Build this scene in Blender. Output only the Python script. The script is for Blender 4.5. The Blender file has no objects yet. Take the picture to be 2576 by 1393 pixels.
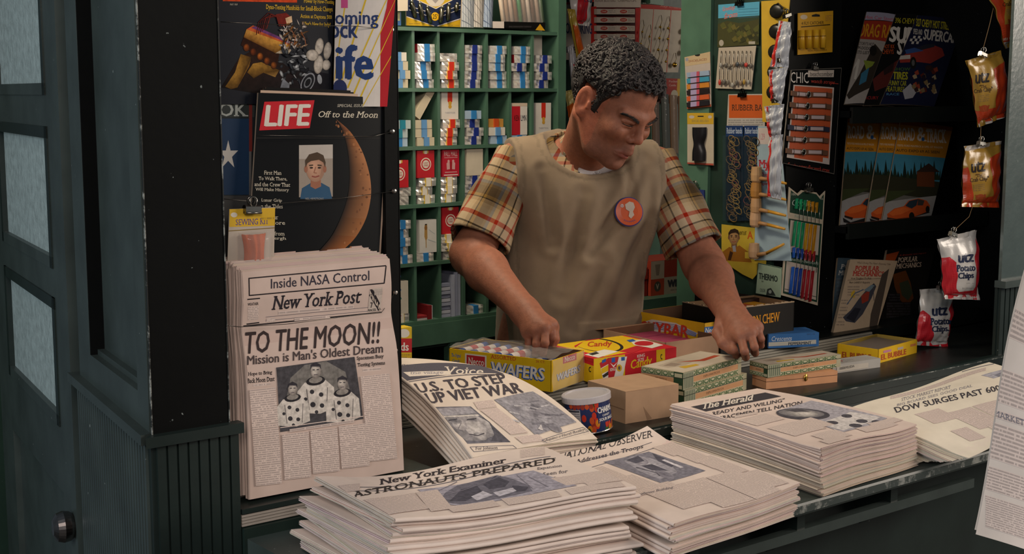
import bpy, bmesh, math, random
import numpy as np
from mathutils import Vector as V, Matrix
random.seed(7)
R_ = math.radians
scene = bpy.context.scene
COL = scene.collection

# ---------------------------------------------------------------- camera
CAM_YAW, CAM_PITCH, FPX = R_(38.1), R_(7.7), 3434.0
CAM = V((0, 0, 1.6))
cd = bpy.data.cameras.new('camera'); cam = bpy.data.objects.new('camera', cd); COL.objects.link(cam)
cam.location = CAM; cam.rotation_euler = (R_(90) - CAM_PITCH, 0, -CAM_YAW)
cd.sensor_width = 36; cd.lens = FPX / 2576 * 36; cd.clip_start = .05
scene.camera = cam
# ---------------------------------------------------------------- light
w = bpy.data.worlds.new('world'); scene.world = w; w.use_nodes = True
w.node_tree.nodes['Background'].inputs[0].default_value = (.55, .72, .85, 1)
w.node_tree.nodes['Background'].inputs[1].default_value = .10
def area(name, loc, tgt, sx, sy, power, col):
    l = bpy.data.lights.new(name, 'AREA'); l.shape = 'RECTANGLE'; l.size = sx; l.size_y = sy
    l.energy = power; l.color = col
    o = bpy.data.objects.new(name, l); COL.objects.link(o); o.location = loc
    o.rotation_euler = (V(tgt) - V(loc)).to_track_quat('-Z', 'Y').to_euler(); return o
area('street_daylight', (5.5, -1.0, 2.7), (2.0, 1.9, 1.1), 2.0, 1.8, 135, (1, .87, .74))
area('front_daylight', (-.7, -1.7, 3.2), (1.7, 1.8, 1.0), 2.0, 1.4, 74, (1, .86, .76))
area('open_shade_daylight', (-2.6, 1.2, 2.3), (.8, 2.1, 1.2), 2.0, 2.4, 58, (.90, .97, 1))
area('booth_lamp', (1.75, 2.62, 2.34), (2.0, 2.5, 1.0), .5, .25, 13, (1, .84, .62))
vs = scene.view_settings
scene.display_settings.display_device = 'sRGB'
vs.view_transform = 'Standard'; vs.look = 'None'; vs.gamma = 1; vs.use_curve_mapping = False
vs.exposure = 0.10

# ---------------------------------------------------------------- where a point seen in the photo stands
_F = V((math.sin(CAM_YAW) * math.cos(CAM_PITCH), math.cos(CAM_YAW) * math.cos(CAM_PITCH), -math.sin(CAM_PITCH)))
_R = V((math.cos(CAM_YAW), -math.sin(CAM_YAW), 0)); _U = _R.cross(_F)
def ray(x, y): return (_F * FPX + _R * (x - 1288) - _U * (y - 696.5))
def onz(x, y, z): d = ray(x, y); return CAM + d * ((z - CAM.z) / d.z)
def ony(x, y, Y): d = ray(x, y); return CAM + d * (Y / d.y)
def onx(x, y, X): d = ray(x, y); return CAM + d * (X / d.x)
def atD(x, y, D): return CAM + ray(x, y) * (D / FPX)
def onp(x, y, P, N): d = ray(x, y); return CAM + d * ((V(P) - CAM).dot(V(N)) / d.dot(V(N)))

# ---------------------------------------------------------------- colour and materials
def lin(h):
    if not isinstance(h, str): return tuple(h)
    r = []
    for i in (0, 2, 4):
        c = int(h[i:i + 2], 16) / 255
        r.append(c / 12.92 if c <= .04045 else ((c + .055) / 1.055) ** 2.4)
    return tuple(r)
MATS = {}
def N(nt, t, **k):
    n = nt.nodes.new(t)
    for a, b in k.items(): setattr(n, a, b)
    return n
def mk(name, rough=.5, metal=0, spec=.5, noise=(0, 50), bump=(0, 50), sss=0, coat=0, extra=None, sheen=0):
    m = bpy.data.materials.new(name); m.use_nodes = True; nt = m.node_tree; L = nt.links.new
    b = nt.nodes['Principled BSDF']
    at = N(nt, 'ShaderNodeAttribute', attribute_name='Col')
    col = at.outputs['Color']
    b.inputs['Roughness'].default_value = rough; b.inputs['Metallic'].default_value = metal
    b.inputs['Specular IOR Level'].default_value = spec
    b.inputs['Coat Weight'].default_value = coat; b.inputs['Sheen Weight'].default_value = sheen
    if sss:
        b.inputs['Subsurface Weight'].default_value = sss; b.inputs['Subsurface Radius'].default_value = (.012, .005, .003); b.inputs['Subsurface Scale'].default_value = .6
    tc = N(nt, 'ShaderNodeTexCoord')
    if noise[0]:
        nz = N(nt, 'ShaderNodeTexNoise'); nz.inputs['Scale'].default_value = noise[1]; nz.inputs['Detail'].default_value = 6
        L(tc.outputs['Object'], nz.inputs['Vector'])
        mr = N(nt, 'ShaderNodeMapRange'); mr.inputs[1].default_value = .3; mr.inputs[2].default_value = .7
        mr.inputs[3].default_value = 1 - noise[0]; mr.inputs[4].default_value = 1 + noise[0]
        L(nz.outputs['Fac'], mr.inputs[0])
        mx = N(nt, 'ShaderNodeVectorMath', operation='SCALE'); L(col, mx.inputs[0]); L(mr.outputs[0], mx.inputs['Scale'])
        col = mx.outputs[0]
    if extra: col = extra(nt, L, tc, col, b) or col
    L(col, b.inputs['Base Color'])
    if bump[0]:
        nb = N(nt, 'ShaderNodeTexNoise'); nb.inputs['Scale'].default_value = bump[1]; nb.inputs['Detail'].default_value = 5
        L(tc.outputs['Object'], nb.inputs['Vector'])
        bp = N(nt, 'ShaderNodeBump'); bp.inputs['Strength'].default_value = bump[0]; bp.inputs['Distance'].default_value = .002
        L(nb.outputs['Fac'], bp.inputs['Height']); L(bp.outputs['Normal'], b.inputs['Normal'])
    MATS[name] = m; return m
def chips(nt, L, tc, col, b):                      # chipped, scuffed paint: small pale flecks
    nz = N(nt, 'ShaderNodeTexNoise'); nz.inputs['Scale'].default_value = 75; nz.inputs['Detail'].default_value = 3
    L(tc.outputs['Object'], nz.inputs['Vector'])
    r = N(nt, 'ShaderNodeMapRange'); r.inputs[1].default_value = .745; r.inputs[2].default_value = .78
    L(nz.outputs['Fac'], r.inputs[0])
    mx = N(nt, 'ShaderNodeMix', data_type='RGBA'); L(r.outputs[0], mx.inputs[0]); L(col, mx.inputs[6]); mx.inputs[7].default_value = (.22, .25, .24, 1)
    return mx.outputs[2]
def typeset(nt, L, tc, col, b):                     # columns of set type: lines broken into words
    uv = N(nt, 'ShaderNodeUVMap', uv_map='UV'); sp = N(nt, 'ShaderNodeSeparateXYZ'); L(uv.outputs[0], sp.inputs[0])
    fr = N(nt, 'ShaderNodeMath', operation='FRACT'); L(sp.outputs[1], fr.inputs[0])
    fl = N(nt, 'ShaderNodeMath', operation='FLOOR'); L(sp.outputs[1], fl.inputs[0])
    a = N(nt, 'ShaderNodeMath', operation='COMPARE'); L(fr.outputs[0], a.inputs[0]); a.inputs[1].default_value = .5; a.inputs[2].default_value = .27
    cb = N(nt, 'ShaderNodeCombineXYZ'); L(sp.outputs[0], cb.inputs[0]); m9 = N(nt, 'ShaderNodeMath', operation='MULTIPLY'); L(fl.outputs[0], m9.inputs[0]); m9.inputs[1].default_value = 7.31; L(m9.outputs[0], cb.inputs[1])
    nz = N(nt, 'ShaderNodeTexNoise'); nz.inputs['Scale'].default_value = 1.1; nz.inputs['Detail'].default_value = 2; L(cb.outputs[0], nz.inputs['Vector'])
    g = N(nt, 'ShaderNodeMapRange'); g.inputs[1].default_value = .36; g.inputs[2].default_value = .46; L(nz.outputs['Fac'], g.inputs[0])
    mu = N(nt, 'ShaderNodeMath', operation='MULTIPLY'); L(a.outputs[0], mu.inputs[0]); L(g.outputs[0], mu.inputs[1])
    m8 = N(nt, 'ShaderNodeMath', operation='MULTIPLY'); L(mu.outputs[0], m8.inputs[0]); m8.inputs[1].default_value = .42
    mx = N(nt, 'ShaderNodeMix', data_type='RGBA'); L(m8.outputs[0], mx.inputs[0]); L(col, mx.inputs[6]); mx.inputs[7].default_value = (.05, .045, .055, 1)
    return mx.outputs[2]
def plaid(nt, L, tc, col, b):                       # madras check from the UV of the cloth
    uv = N(nt, 'ShaderNodeUVMap', uv_map='UV'); sp = N(nt, 'ShaderNodeSeparateXYZ'); L(uv.outputs[0], sp.inputs[0])
    cur = None
    def ramp(ax, scale):
        mu = N(nt, 'ShaderNodeMath', operation='MULTIPLY'); L(sp.outputs[ax], mu.inputs[0]); mu.inputs[1].default_value = scale
        fr = N(nt, 'ShaderNodeMath', operation='FRACT'); L(mu.outputs[0], fr.inputs[0])
        cr = N(nt, 'ShaderNodeValToRGB'); L(fr.outputs[0], cr.inputs[0]); cr.color_ramp.interpolation = 'CONSTANT'
        e = cr.color_ramp.elements
        st = [(0, 'e6dcc8'), (.10, 'd0492c'), (.17, 'e9dfce'), (.30, '2c2a2c'), (.325, 'ddd2be'), (.44, 'c4553a'), (.49, 'cdbb98'), (.56, '8d97a6'), (.61, '93836a'), (.66, '7d6d55'), (.80, 'b59c62'), (.85, '2c2a2c'), (.87, 'cbbba0'), (.93, 'e3d6be')]
        while len(e) < len(st): e.new(.5)
        for x, (p, c) in zip(e, st): x.position = p; x.color = (*lin(c), 1)
        return cr.outputs[0]
    a, c = ramp(0, 6.6), ramp(1, 6.6)
    mx = N(nt, 'ShaderNodeMix', data_type='RGBA'); mx.inputs[0].default_value = .5; L(a, mx.inputs[6]); L(c, mx.inputs[7])
    m2 = N(nt, 'ShaderNodeMix', data_type='RGBA', blend_type='MULTIPLY'); m2.inputs[0].default_value = .45; L(mx.outputs[2], m2.inputs[6]); L(a, m2.inputs[7])
    m3 = N(nt, 'ShaderNodeMix', data_type='RGBA', blend_type='MULTIPLY'); m3.inputs[0].default_value = .45; L(m2.outputs[2], m3.inputs[6]); L(c, m3.inputs[7])
    m4 = N(nt, 'ShaderNodeMix', data_type='RGBA', blend_type='MULTIPLY'); m4.inputs[0].default_value = 1; L(m3.outputs[2], m4.inputs[6]); L(col, m4.inputs[7])
    return m4.outputs[2]
def seethru(nt, L, tc, col, b):
    b.inputs['Alpha'].default_value = .12
mk('paint', .38, spec=.35, noise=(.22, 9), bump=(.12, 70), extra=chips)
mk('black', .5, spec=.12, noise=(.2, 9), bump=(.1, 70), extra=chips)
mk('matte', .8, spec=.06, noise=(.1, 30))
mk('card', .55, spec=.25, noise=(.06, 30))
mk('print', .58, spec=.25, noise=(.04, 60))
mk('gloss', .34, spec=.35, noise=(.05, 30))
mk('paper', .9, spec=.2, noise=(.06, 25), bump=(.15, 40))
mk('ink', .85, spec=.2, noise=(.12, 400))
mk('photo', .85, spec=.2, noise=(.30, 150))
mk('type', .9, spec=.2, extra=typeset)
mk('wood', .6, noise=(.15, 20))
mk('cardboard', .85, spec=.2, noise=(.08, 30), bump=(.1, 80))
mk('metal', .28, metal=1, noise=(.12, 80))
mk('foil', .16, metal=.52, spec=1, noise=(.1, 200))
mk('enamel', .26, spec=.9, noise=(.1, 20), bump=(.2, 90), coat=.6, extra=chips)
mk('film', .08, spec=.9, bump=(1, 55), extra=seethru)
mk('pouch', .26, spec=.6, bump=(.6, 28), noise=(.05, 30))
mk('cloth', .95, spec=.1, noise=(.10, 18), bump=(.12, 900), sheen=.1)
mk('plaid', .95, spec=.1, bump=(.12, 800), extra=plaid)
mk('skin', .58, spec=.3, noise=(.13, 90), bump=(.3, 260), sss=.35)
mk('hair', .6, spec=.4, noise=(.3, 60))
mk('frost', .35, noise=(.22, 55), bump=(.8, 190))
mk('rubber', .7)
def worn(nt, L, tc, col, b):                        # an edge rubbed down to the pale primer in places
    nz = N(nt, 'ShaderNodeTexNoise'); nz.inputs['Scale'].default_value = 38; nz.inputs['Detail'].default_value = 8; nz.inputs['Roughness'].default_value = .7
    L(tc.outputs['Object'], nz.inputs['Vector'])
    r = N(nt, 'ShaderNodeMapRange'); r.inputs[1].default_value = .50; r.inputs[2].default_value = .60; L(nz.outputs['Fac'], r.inputs[0])
    mx = N(nt, 'ShaderNodeMix', data_type='RGBA'); L(r.outputs[0], mx.inputs[0]); L(col, mx.inputs[6]); mx.inputs[7].default_value = (.28, .29, .27, 1)
    return mx.outputs[2]
mk('worn', .5, extra=worn)

# ---------------------------------------------------------------- mesh building
ORG = {}
def rgba(c): c = lin(c); return (c[0], c[1], c[2], 1)
class MB:
    def __init__(s): s.v = []; s.f = []; s.c = []; s.m = []; s.u = []; s.s = []
    def add(s, verts, faces, col='808080', mat='card', sm=False, uv=None, cols=None):
        i = len(s.v); s.v += [tuple(p) for p in verts]; c0 = rgba(col)
        for k, f in enumerate(faces):
            s.f.append(tuple(j + i for j in f)); s.c.append([rgba(cols[j]) for j in f] if cols else c0); s.m.append(mat); s.s.append(sm)
            s.u.append([uv[j] for j in f] if uv else None)
        return s
    def box(s, x0, x1, y0, y1, z0, z1, col, mat='paint'):
        if col == '0a0b0b': mat = 'black'
        return s.obox(V((x0, y0, z0)), V((x1 - x0, 0, 0)), V((0, y1 - y0, 0)), V((0, 0, z1 - z0)), col, mat)
    def obox(s, o, a, b, c, col, mat='paint'):
        o, a, b, c = V(o), V(a), V(b), V(c)
        p = [o, o + a, o + a + b, o + b, o + c, o + a + c, o + a + b + c, o + b + c]
        f = [(0, 3, 2, 1), (4, 5, 6, 7), (0, 1, 5, 4), (1, 2, 6, 5), (2, 3, 7, 6), (3, 0, 4, 7)]
        if a.cross(b).dot(c) < 0: f = [t[::-1] for t in f]
        return s.add(p, f, col, mat)
    def tube(s, path, r, col, mat='metal', n=8, caps=True):
        path = [V(p) for p in path]; rr = r if isinstance(r, (list, tuple)) else [r] * len(path)
        vs, fs = [], []; prev = None
        for i, p in enumerate(path):
            t = (path[min(i + 1, len(path) - 1)] - path[max(i - 1, 0)]).normalized()
            if prev is None: a = t.orthogonal().normalized()
            else: a = (prev - t * prev.dot(t)).normalized()
            prev = a; b = t.cross(a)
            for k in range(n):
                th = 2 * math.pi * k / n; vs.append(p + (a * math.cos(th) + b * math.sin(th)) * rr[i])
        for i in range(len(path) - 1):
            for k in range(n):
                k2 = (k + 1) % n; fs.append((i * n + k, i * n + k2, (i + 1) * n + k2, (i + 1) * n + k))
        if caps: fs.append(tuple(range(n))[::-1]); fs.append(tuple(range((len(path) - 1) * n, len(path) * n)))
        return s.add(vs, fs, col, mat, True)
    def lathe(s, o, ax, prof, col, mat='metal', n=24, cols=None):
        o, ax = V(o), V(ax).normalized(); a = ax.orthogonal().normalized(); b = ax.cross(a); vs, fs = [], []
        for r, h in prof:
            for k in range(n):
                th = 2 * math.pi * k / n; vs.append(o + ax * h + (a * math.cos(th) + b * math.sin(th)) * r)
        for i in range(len(prof) - 1):
            for k in range(n):
                k2 = (k + 1) % n; s.add([vs[i * n + k], vs[i * n + k2], vs[(i + 1) * n + k2], vs[(i + 1) * n + k]], [(0, 1, 2, 3)], cols[i] if cols else col, mat, False)
        return s
    def ell(s, c, r, col, mat='card', n=12, ax=None):
        c = V(c); ax = ax or (V((1, 0, 0)), V((0, 1, 0)), V((0, 0, 1))); vs, fs = [], []; m = max(4, n // 2)
        for i in range(m + 1):
            ph = math.pi * i / m
            for k in range(n):
                th = 2 * math.pi * k / n
                vs.append(c + ax[0] * (r[0] * math.sin(ph) * math.cos(th)) + ax[1] * (r[1] * math.sin(ph) * math.sin(th)) + ax[2] * (r[2] * math.cos(ph)))
        for i in range(m):
            for k in range(n):
                k2 = (k + 1) % n; fs.append((i * n + k, (i + 1) * n + k, (i + 1) * n + k2, i * n + k2))
        return s.add(vs, fs, col, mat, True)
    def prism(s, pts, d, col, mat='card', ecol=None):
        pts = [V(p) for p in pts]; d = V(d); n = len(pts)
        nn = (pts[1] - pts[0]).cross(pts[2] - pts[1])
        q = [p + d for p in pts]
        s.add(pts, [tuple(range(n))], col, mat); s.add(q, [tuple(range(n))[::-1]], ecol or col, mat)
        for i in range(n):
            j = (i + 1) % n; s.add([pts[j], pts[i], q[i], q[j]], [(0, 1, 2, 3)], ecol or col, mat)
        return s
    def sheet(s, fn, nu, nv, th, col, mat='card', edge=None, back=None, sm=True):
        us = [i / nu for i in range(nu + 1)]; vv = [j / nv for j in range(nv + 1)]
        A = [[V(fn(u, v)) for u in us] for v in vv]
        B = [[A[j][i] - nrm(fn, us[i], vv[j]) * th for i in range(nu + 1)] for j in range(nv + 1)]
        W = nu + 1; fa = [(j * W + i, (j + 1) * W + i, (j + 1) * W + i + 1, j * W + i + 1) for j in range(nv) for i in range(nu)]
        s.add([p for r in A for p in r], fa, col, mat, sm)
        s.add([p for r in B for p in r], [f[::-1] for f in fa], back or col, mat, sm)
        def strip(P, Q):
            for i in range(len(P) - 1): s.add([P[i], P[i + 1], Q[i + 1], Q[i]], [(0, 1, 2, 3)], edge or col, mat)
        strip(A[0], B[0]); strip(A[-1][::-1], B[-1][::-1])
        strip([r[0] for r in A][::-1], [r[0] for r in B][::-1]); strip([r[-1] for r in A], [r[-1] for r in B])
        return s
    def deco(s, D, fn, cuts=(0, 0), off=.00016, step=.00007):
        """printing on a surface: flat shapes laid just over fn(u, v)"""
        for raw, faces, col, mat, lay, uv, cols in D.items:
            pts = [D.tf(x, y) for x, y in raw]
            if D.clip: pts = [(min(1, max(0, u)), min(1, max(0, v))) for u, v in pts]
            bm = bmesh.new(); uvl = bm.loops.layers.uv.new('UV') if uv else None; cl = bm.loops.layers.float_color.new('C') if cols else None
            bv = [bm.verts.new((x, y, 0)) for x, y in pts]
            for f in faces:
                try: bf = bm.faces.new([bv[i] for i in f])
                except ValueError: continue
                for l, i in zip(bf.loops, f):
                    if uv: l[uvl].uv = uv[i]
                    if cols: l[cl] = rgba(cols[i])
            for ax in (0, 1):
                for k in range(1, cuts[ax]):
                    p = k / cuts[ax]
                    bmesh.ops.bisect_plane(bm, geom=bm.verts[:] + bm.edges[:] + bm.faces[:], plane_co=(p, 0, 0) if ax == 0 else (0, p, 0), plane_no=(1, 0, 0) if ax == 0 else (0, 1, 0))
            o = off + step * lay; idx = {}; vs = []; i0 = len(s.v)
            for bv_ in bm.verts:
                idx[bv_] = i0 + len(vs); u, v = bv_.co.x, bv_.co.y
                vs.append(tuple(V(fn(u, v)) + nrm(fn, min(1, max(0, u)), min(1, max(0, v))) * o))
            s.v += vs; c0 = rgba(col)
            for bf in bm.faces:
                lp = list(bf.loops)
                if bf.normal.z > 0: lp = lp[::-1]
                s.f.append(tuple(idx[l.vert] for l in lp)); s.m.append(mat); s.s.append(False)
                s.c.append([tuple(l[cl]) for l in lp] if cols else c0)
                s.u.append([tuple(l[uvl].uv) for l in lp] if uv else None)
            bm.free()
        return s
    def build(s, name, parent=None, org=None):
        me = bpy.data.meshes.new(name); o = bpy.data.objects.new(name, me); COL.objects.link(o)
        P = np.array(s.v, float)
        if parent is not None: og = ORG[parent.name]; o.parent = parent
        else:
            og = V(org) if org is not None else V(((P[:, 0].min() + P[:, 0].max()) / 2, (P[:, 1].min() + P[:, 1].max()) / 2, P[:, 2].min()))
            o.location = og
        ORG[o.name] = og
        P = P - np.array(og)
        me.from_pydata(P.tolist(), [], s.f)
        names = []
        for m in s.m:
            if m not in names: names.append(m)
        for m in names: me.materials.append(MATS[m])
        ix = {m: i for i, m in enumerate(names)}
        me.polygons.foreach_set('material_index', [ix[m] for m in s.m]); me.polygons.foreach_set('use_smooth', s.s)
        ca = me.color_attributes.new('Col', 'FLOAT_COLOR', 'CORNER'); flat = []
        for f, c in zip(s.f, s.c):
            if isinstance(c, list):
                for x in c: flat.extend(x)
            else: flat.extend(c * len(f))
        ca.data.foreach_set('color', flat)
        if any(u is not None for u in s.u):
            ul = me.uv_layers.new(name='UV'); fl = []
            for f, u in zip(s.f, s.u):
                for k in range(len(f)): fl.extend(u[k] if u else (0, 0))
            ul.data.foreach_set('uv', fl)
        me.update(); return o
def gridded(fn, nu, nv):
    P = [[V(fn(i / nu, j / nv)) for i in range(nu + 1)] for j in range(nv + 1)]
    def g(u, v):
        a, b = u * nu, v * nv; i, j = min(nu - 1, max(0, int(a))), min(nv - 1, max(0, int(b))); a -= i; b -= j
        return (P[j][i] * (1 - a) + P[j][i + 1] * a) * (1 - b) + (P[j + 1][i] * (1 - a) + P[j + 1][i + 1] * a) * b
    return g
def nrm(fn, u, v):
    e = .004; u0, u1, v0, v1 = max(0, u - e), min(1, u + e), max(0, v - e), min(1, v + e)
    n = (V(fn(u, v1)) - V(fn(u, v0))).cross(V(fn(u1, v)) - V(fn(u0, v)))
    return n.normalized() if n.length > 1e-12 else V((0, -1, 0))
def tag(o, label=None, cat=None, group=None, kind=None):
    if label: o['label'] = label
    if cat: o['category'] = cat
    if group: o['group'] = group
    if kind: o['kind'] = kind
    return o
def thing(name, label, cat, loc, group=None):
    o = bpy.data.objects.new(name, None); COL.objects.link(o); o.location = loc; o.empty_display_size = .02
    ORG[o.name] = V(loc); return tag(o, label, cat, group)
def dup(o, loc, label=None, rz=0, group=None):
    c = o.copy(); COL.objects.link(c); c.location = loc; c.rotation_euler.z += rz
    if label: c['label'] = label
    if group: c['group'] = group
    for ch in o.children:
        d = ch.copy(); COL.objects.link(d); d.parent = c
        for g in ch.children:
            h = g.copy(); COL.objects.link(h); h.parent = d
    return c
def bil(tl, tr, br, bl, bow=0, bowv=0):
    tl, tr, br, bl = V(tl), V(tr), V(br), V(bl)
    n = (bl - tl).cross(tr - tl).normalized()
    def fn(u, v):
        p = tl * ((1 - u) * (1 - v)) + tr * (u * (1 - v)) + br * (u * v) + bl * ((1 - u) * v)
        if bow: p = p + n * (bow * math.sin(math.pi * u))
        if bowv: p = p + n * (bowv * math.sin(math.pi * v))
        return p
    return fn
# ---------------------------------------------------------------- printing: shapes and lettering in photo or page coordinates
_T = {}
def glyphs(t, bold, serif, shear):
    k = (t, bold, serif, shear)
    if k in _T: return _T[k]
    c = bpy.data.curves.new('t', 'FONT'); c.body = t; c.resolution_u = 2; c.shear = shear; c.fill_mode = 'FRONT' if hasattr(c, 'fill_mode') else c.fill_mode
    o = bpy.data.objects.new('t', c); COL.objects.link(o)
    dg = bpy.context.evaluated_depsgraph_get(); dg.update()
    me = bpy.data.meshes.new_from_object(o.evaluated_get(dg))
    vs = [(v.co.x, v.co.y) for v in me.vertices]; fs = [tuple(p.vertices) for p in me.polygons]
    bpy.data.objects.remove(o); bpy.data.curves.remove(c); bpy.data.meshes.remove(me)
    if serif and vs:
        cnt = {}
        for f in fs:
            for i in range(len(f)):
                e = tuple(sorted((f[i], f[(i + 1) % len(f)]))); cnt[e] = cnt.get(e, 0) + 1
        d, th = .07, .05
        for (a, b), n_ in list(cnt.items()):
            if n_ != 1: continue
            (x0, y0), (x1, y1) = vs[a], vs[b]
            if abs(y0 - y1) < .004 and .03 < abs(x0 - x1) < .26 and not (.08 < y0 < .42):
                x0, x1 = min(x0, x1) - d, max(x0, x1) + d; up = th if y0 < .3 else -th
                i = len(vs); vs += [(x0, y0), (x1, y0), (x1, y0 + up), (x0, y0 + up)]; fs.append((i, i + 1, i + 2, i + 3))
    if not vs: vs = [(0, 0), (1, 0), (1, 1)]; fs = []
    xs = [p[0] for p in vs]; ys = [p[1] for p in vs]
    _T[k] = (vs, fs, min(xs), max(xs), min(ys), max(ys)); return _T[k]
def homog(src):
    A = []; b = []
    for (x, y), (u, v) in zip(src, [(0, 0), (1, 0), (1, 1), (0, 1)]):
        A += [[x, y, 1, 0, 0, 0, -u * x, -u * y], [0, 0, 0, x, y, 1, -v * x, -v * y]]; b += [u, v]
    h = np.linalg.solve(np.array(A, float), np.array(b, float))
    return lambda x, y: ((h[0] * x + h[1] * y + h[2]) / (h[6] * x + h[7] * y + 1), (h[3] * x + h[4] * y + h[5]) / (h[6] * x + h[7] * y + 1))
def seen_at(p):
    d = V(p) - CAM; z = d.dot(_F); return 1288 + FPX * d.dot(_R) / z, 696.5 - FPX * d.dot(_U) / z
def unproj(fn, h0):
    """where on the surface fn a point of the photo falls (Newton steps from the flat guess h0)"""
    def tf(x, y):
        u, v = h0(x, y)
        for _ in range(5):
            a, b = seen_at(fn(u, v)); e = .002
            if abs(a - x) + abs(b - y) < .15: break
            a1, b1 = seen_at(fn(u + e, v)); a2, b2 = seen_at(fn(u, v + e))
            j = ((a1 - a) / e, (a2 - a) / e, (b1 - b) / e, (b2 - b) / e); d = j[0] * j[3] - j[1] * j[2]
            if abs(d) < 1e-6: break
            u += max(-.1, min(.1, ((x - a) * j[3] - (y - b) * j[1]) / d)); v += max(-.1, min(.1, ((y - b) * j[0] - (x - a) * j[2]) / d))
        return u, v
    return tf
class Deco:
    def __init__(s, px=None, mat='print', tmat=None):
        s.items = []; s.bb = []; s.mat = mat; s.tmat = tmat or mat; s.tf = homog(px) if px else (lambda x, y: (x, y)); s.clip = True; s.nf = 1
    def _put(s, pts, faces, col, mat, uv=None, cols=None, lay=None):
        q = list(pts)
        b = (min(p[0] for p in q), min(p[1] for p in q), max(p[0] for p in q), max(p[1] for p in q)); fixed = lay; lay = fixed or 1
        for bb, l in (() if fixed else s.bb):
            if b[0] < bb[2] and b[2] > bb[0] and b[1] < bb[3] and b[3] > bb[1]: lay = max(lay, min(28, l + 1))
        s.bb.append((b, lay)); s.items.append((q, faces, col, mat, lay, uv, cols)); return s
    def P(s, pts, col, mat=None, cols=None): return s._put(pts, [tuple(range(len(pts)))], col, mat or s.mat, cols=cols)
    def R(s, x0, y0, x1, y1, col, sl=0, mat=None): return s.P([(x0, y0), (x1, y0 + sl * (x1 - x0)), (x1, y1 + sl * (x1 - x0)), (x0, y1)], col, mat)
    def F(s, cx, cy, rx, ry, c0, c1, n=18, rot=0, dx=0, dy=0, mat=None):
        """an ellipse shaded like a rounded form in the picture: c0 in the middle (moved by dx, dy), c1 at the rim"""
        c, q = math.cos(R_(rot)), math.sin(R_(rot)); pts = [(cx + dx, cy + dy)]
        for k in range(n): th = 2 * math.pi * k / n; x, y = rx * math.cos(th), ry * math.sin(th); pts.append((cx + x * c - y * q, cy + x * q + y * c))
        return s._put(pts, [(0, k + 1, (k + 1) % n + 1) for k in range(n)], c0, mat or s.mat, cols=[c0] + [c1] * n)
    def G(s, x0, y0, x1, y1, c0, c1, mat=None): return s.P([(x0, y0), (x1, y0), (x1, y1), (x0, y1)], c0, mat, cols=[c0, c0, c1, c1])
    def E(s, cx, cy, rx, ry, col, n=20, rot=0, a0=0, a1=360, mat=None):
        c, q = math.cos(R_(rot)), math.sin(R_(rot)); pts = []
        for k in range(n if a1 - a0 >= 360 else n + 1):
            th = R_(a0 + (a1 - a0) * k / n); x, y = rx * math.cos(th), ry * math.sin(th); pts.append((cx + x * c - y * q, cy + x * q + y * c))
        return s.P(pts, col, mat)
    def L(s, pts, w, col, mat=None):
        for (x0, y0), (x1, y1) in zip(pts[:-1], pts[1:]):
            d = math.hypot(x1 - x0, y1 - y0) or 1; nx, ny = -(y1 - y0) / d * w / 2, (x1 - x0) / d * w / 2
            s.P([(x0 + nx, y0 + ny), (x1 + nx, y1 + ny), (x1 - nx, y1 - ny), (x0 - nx, y0 - ny)], col, mat)
        return s
    def T(s, t, x0, y0, x1, y1, col, bold=0, serif=0, shear=0, sl=0, up=False, mat=None):
        """lettering filling the box x0 y0 x1 y1 (y down), its baseline sloping by sl"""
        vs, fs, a, b, c, d = glyphs(t, 0, serif, shear); kx, ky = (x1 - x0) / (b - a + 2 * bold or 1), (y1 - y0) / (d - c + bold or 1); l0 = None
        for i, (dx, dy) in enumerate(((0, 0), (-bold, 0), (bold, 0), (-.4 * bold, .5 * bold), (.4 * bold, -.5 * bold)) if bold else ((0, 0),)):
            out = []
            for x, y in vs: X = x0 + (x + dx - a + bold) * kx; out.append((X, y1 - (y + dy - c + bold / 2) * ky + sl * (X - x0)))
            s._put(out, fs, col, mat or s.tmat, lay=None if l0 is None else l0 + .22 * i)
            if l0 is None: l0 = s.items[-1][4]
        return s
    def B(s, x0, y0, x1, y1, n, paper, sl=0, skew=0, cw=None):
        """a block of n lines of set type; skew moves the lower edge sideways"""
        n = int(n * s.nf); w_ = (cw or (x1 - x0) / max(1e-6, (y1 - y0) / n) * 1.1)
        r = random.random() * 50
        pts = [(x0, y0), (x1, y0 + sl * (x1 - x0)), (x1 + skew, y1 + sl * (x1 - x0)), (x0 + skew, y1)]
        return s._put(pts, [(0, 1, 2, 3)], paper, 'type', uv=[(r, r // 1), (r + w_, r // 1), (r + w_, r // 1 + n), (r, r // 1 + n)])
ORD = ['top', 'second', 'third', 'fourth', 'fifth', 'sixth', 'seventh', 'eighth', 'ninth', 'tenth', 'eleventh', 'twelfth', 'thirteenth', 'fourteenth', 'fifteenth', 'sixteenth', 'seventeenth', 'eighteenth', 'nineteenth', 'twentieth']
def nth(i):
    if i < 20: return ORD[i] if i else 'first'
    t = ['twenty', 'thirty', 'forty'][(i + 1) // 10 - 2]; u = (i + 1) % 10
    return t + '-' + (['', 'first'] + ORD[1:])[u] if u else {30: 'thirtieth', 40: 'fortieth'}[i + 1]
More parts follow.
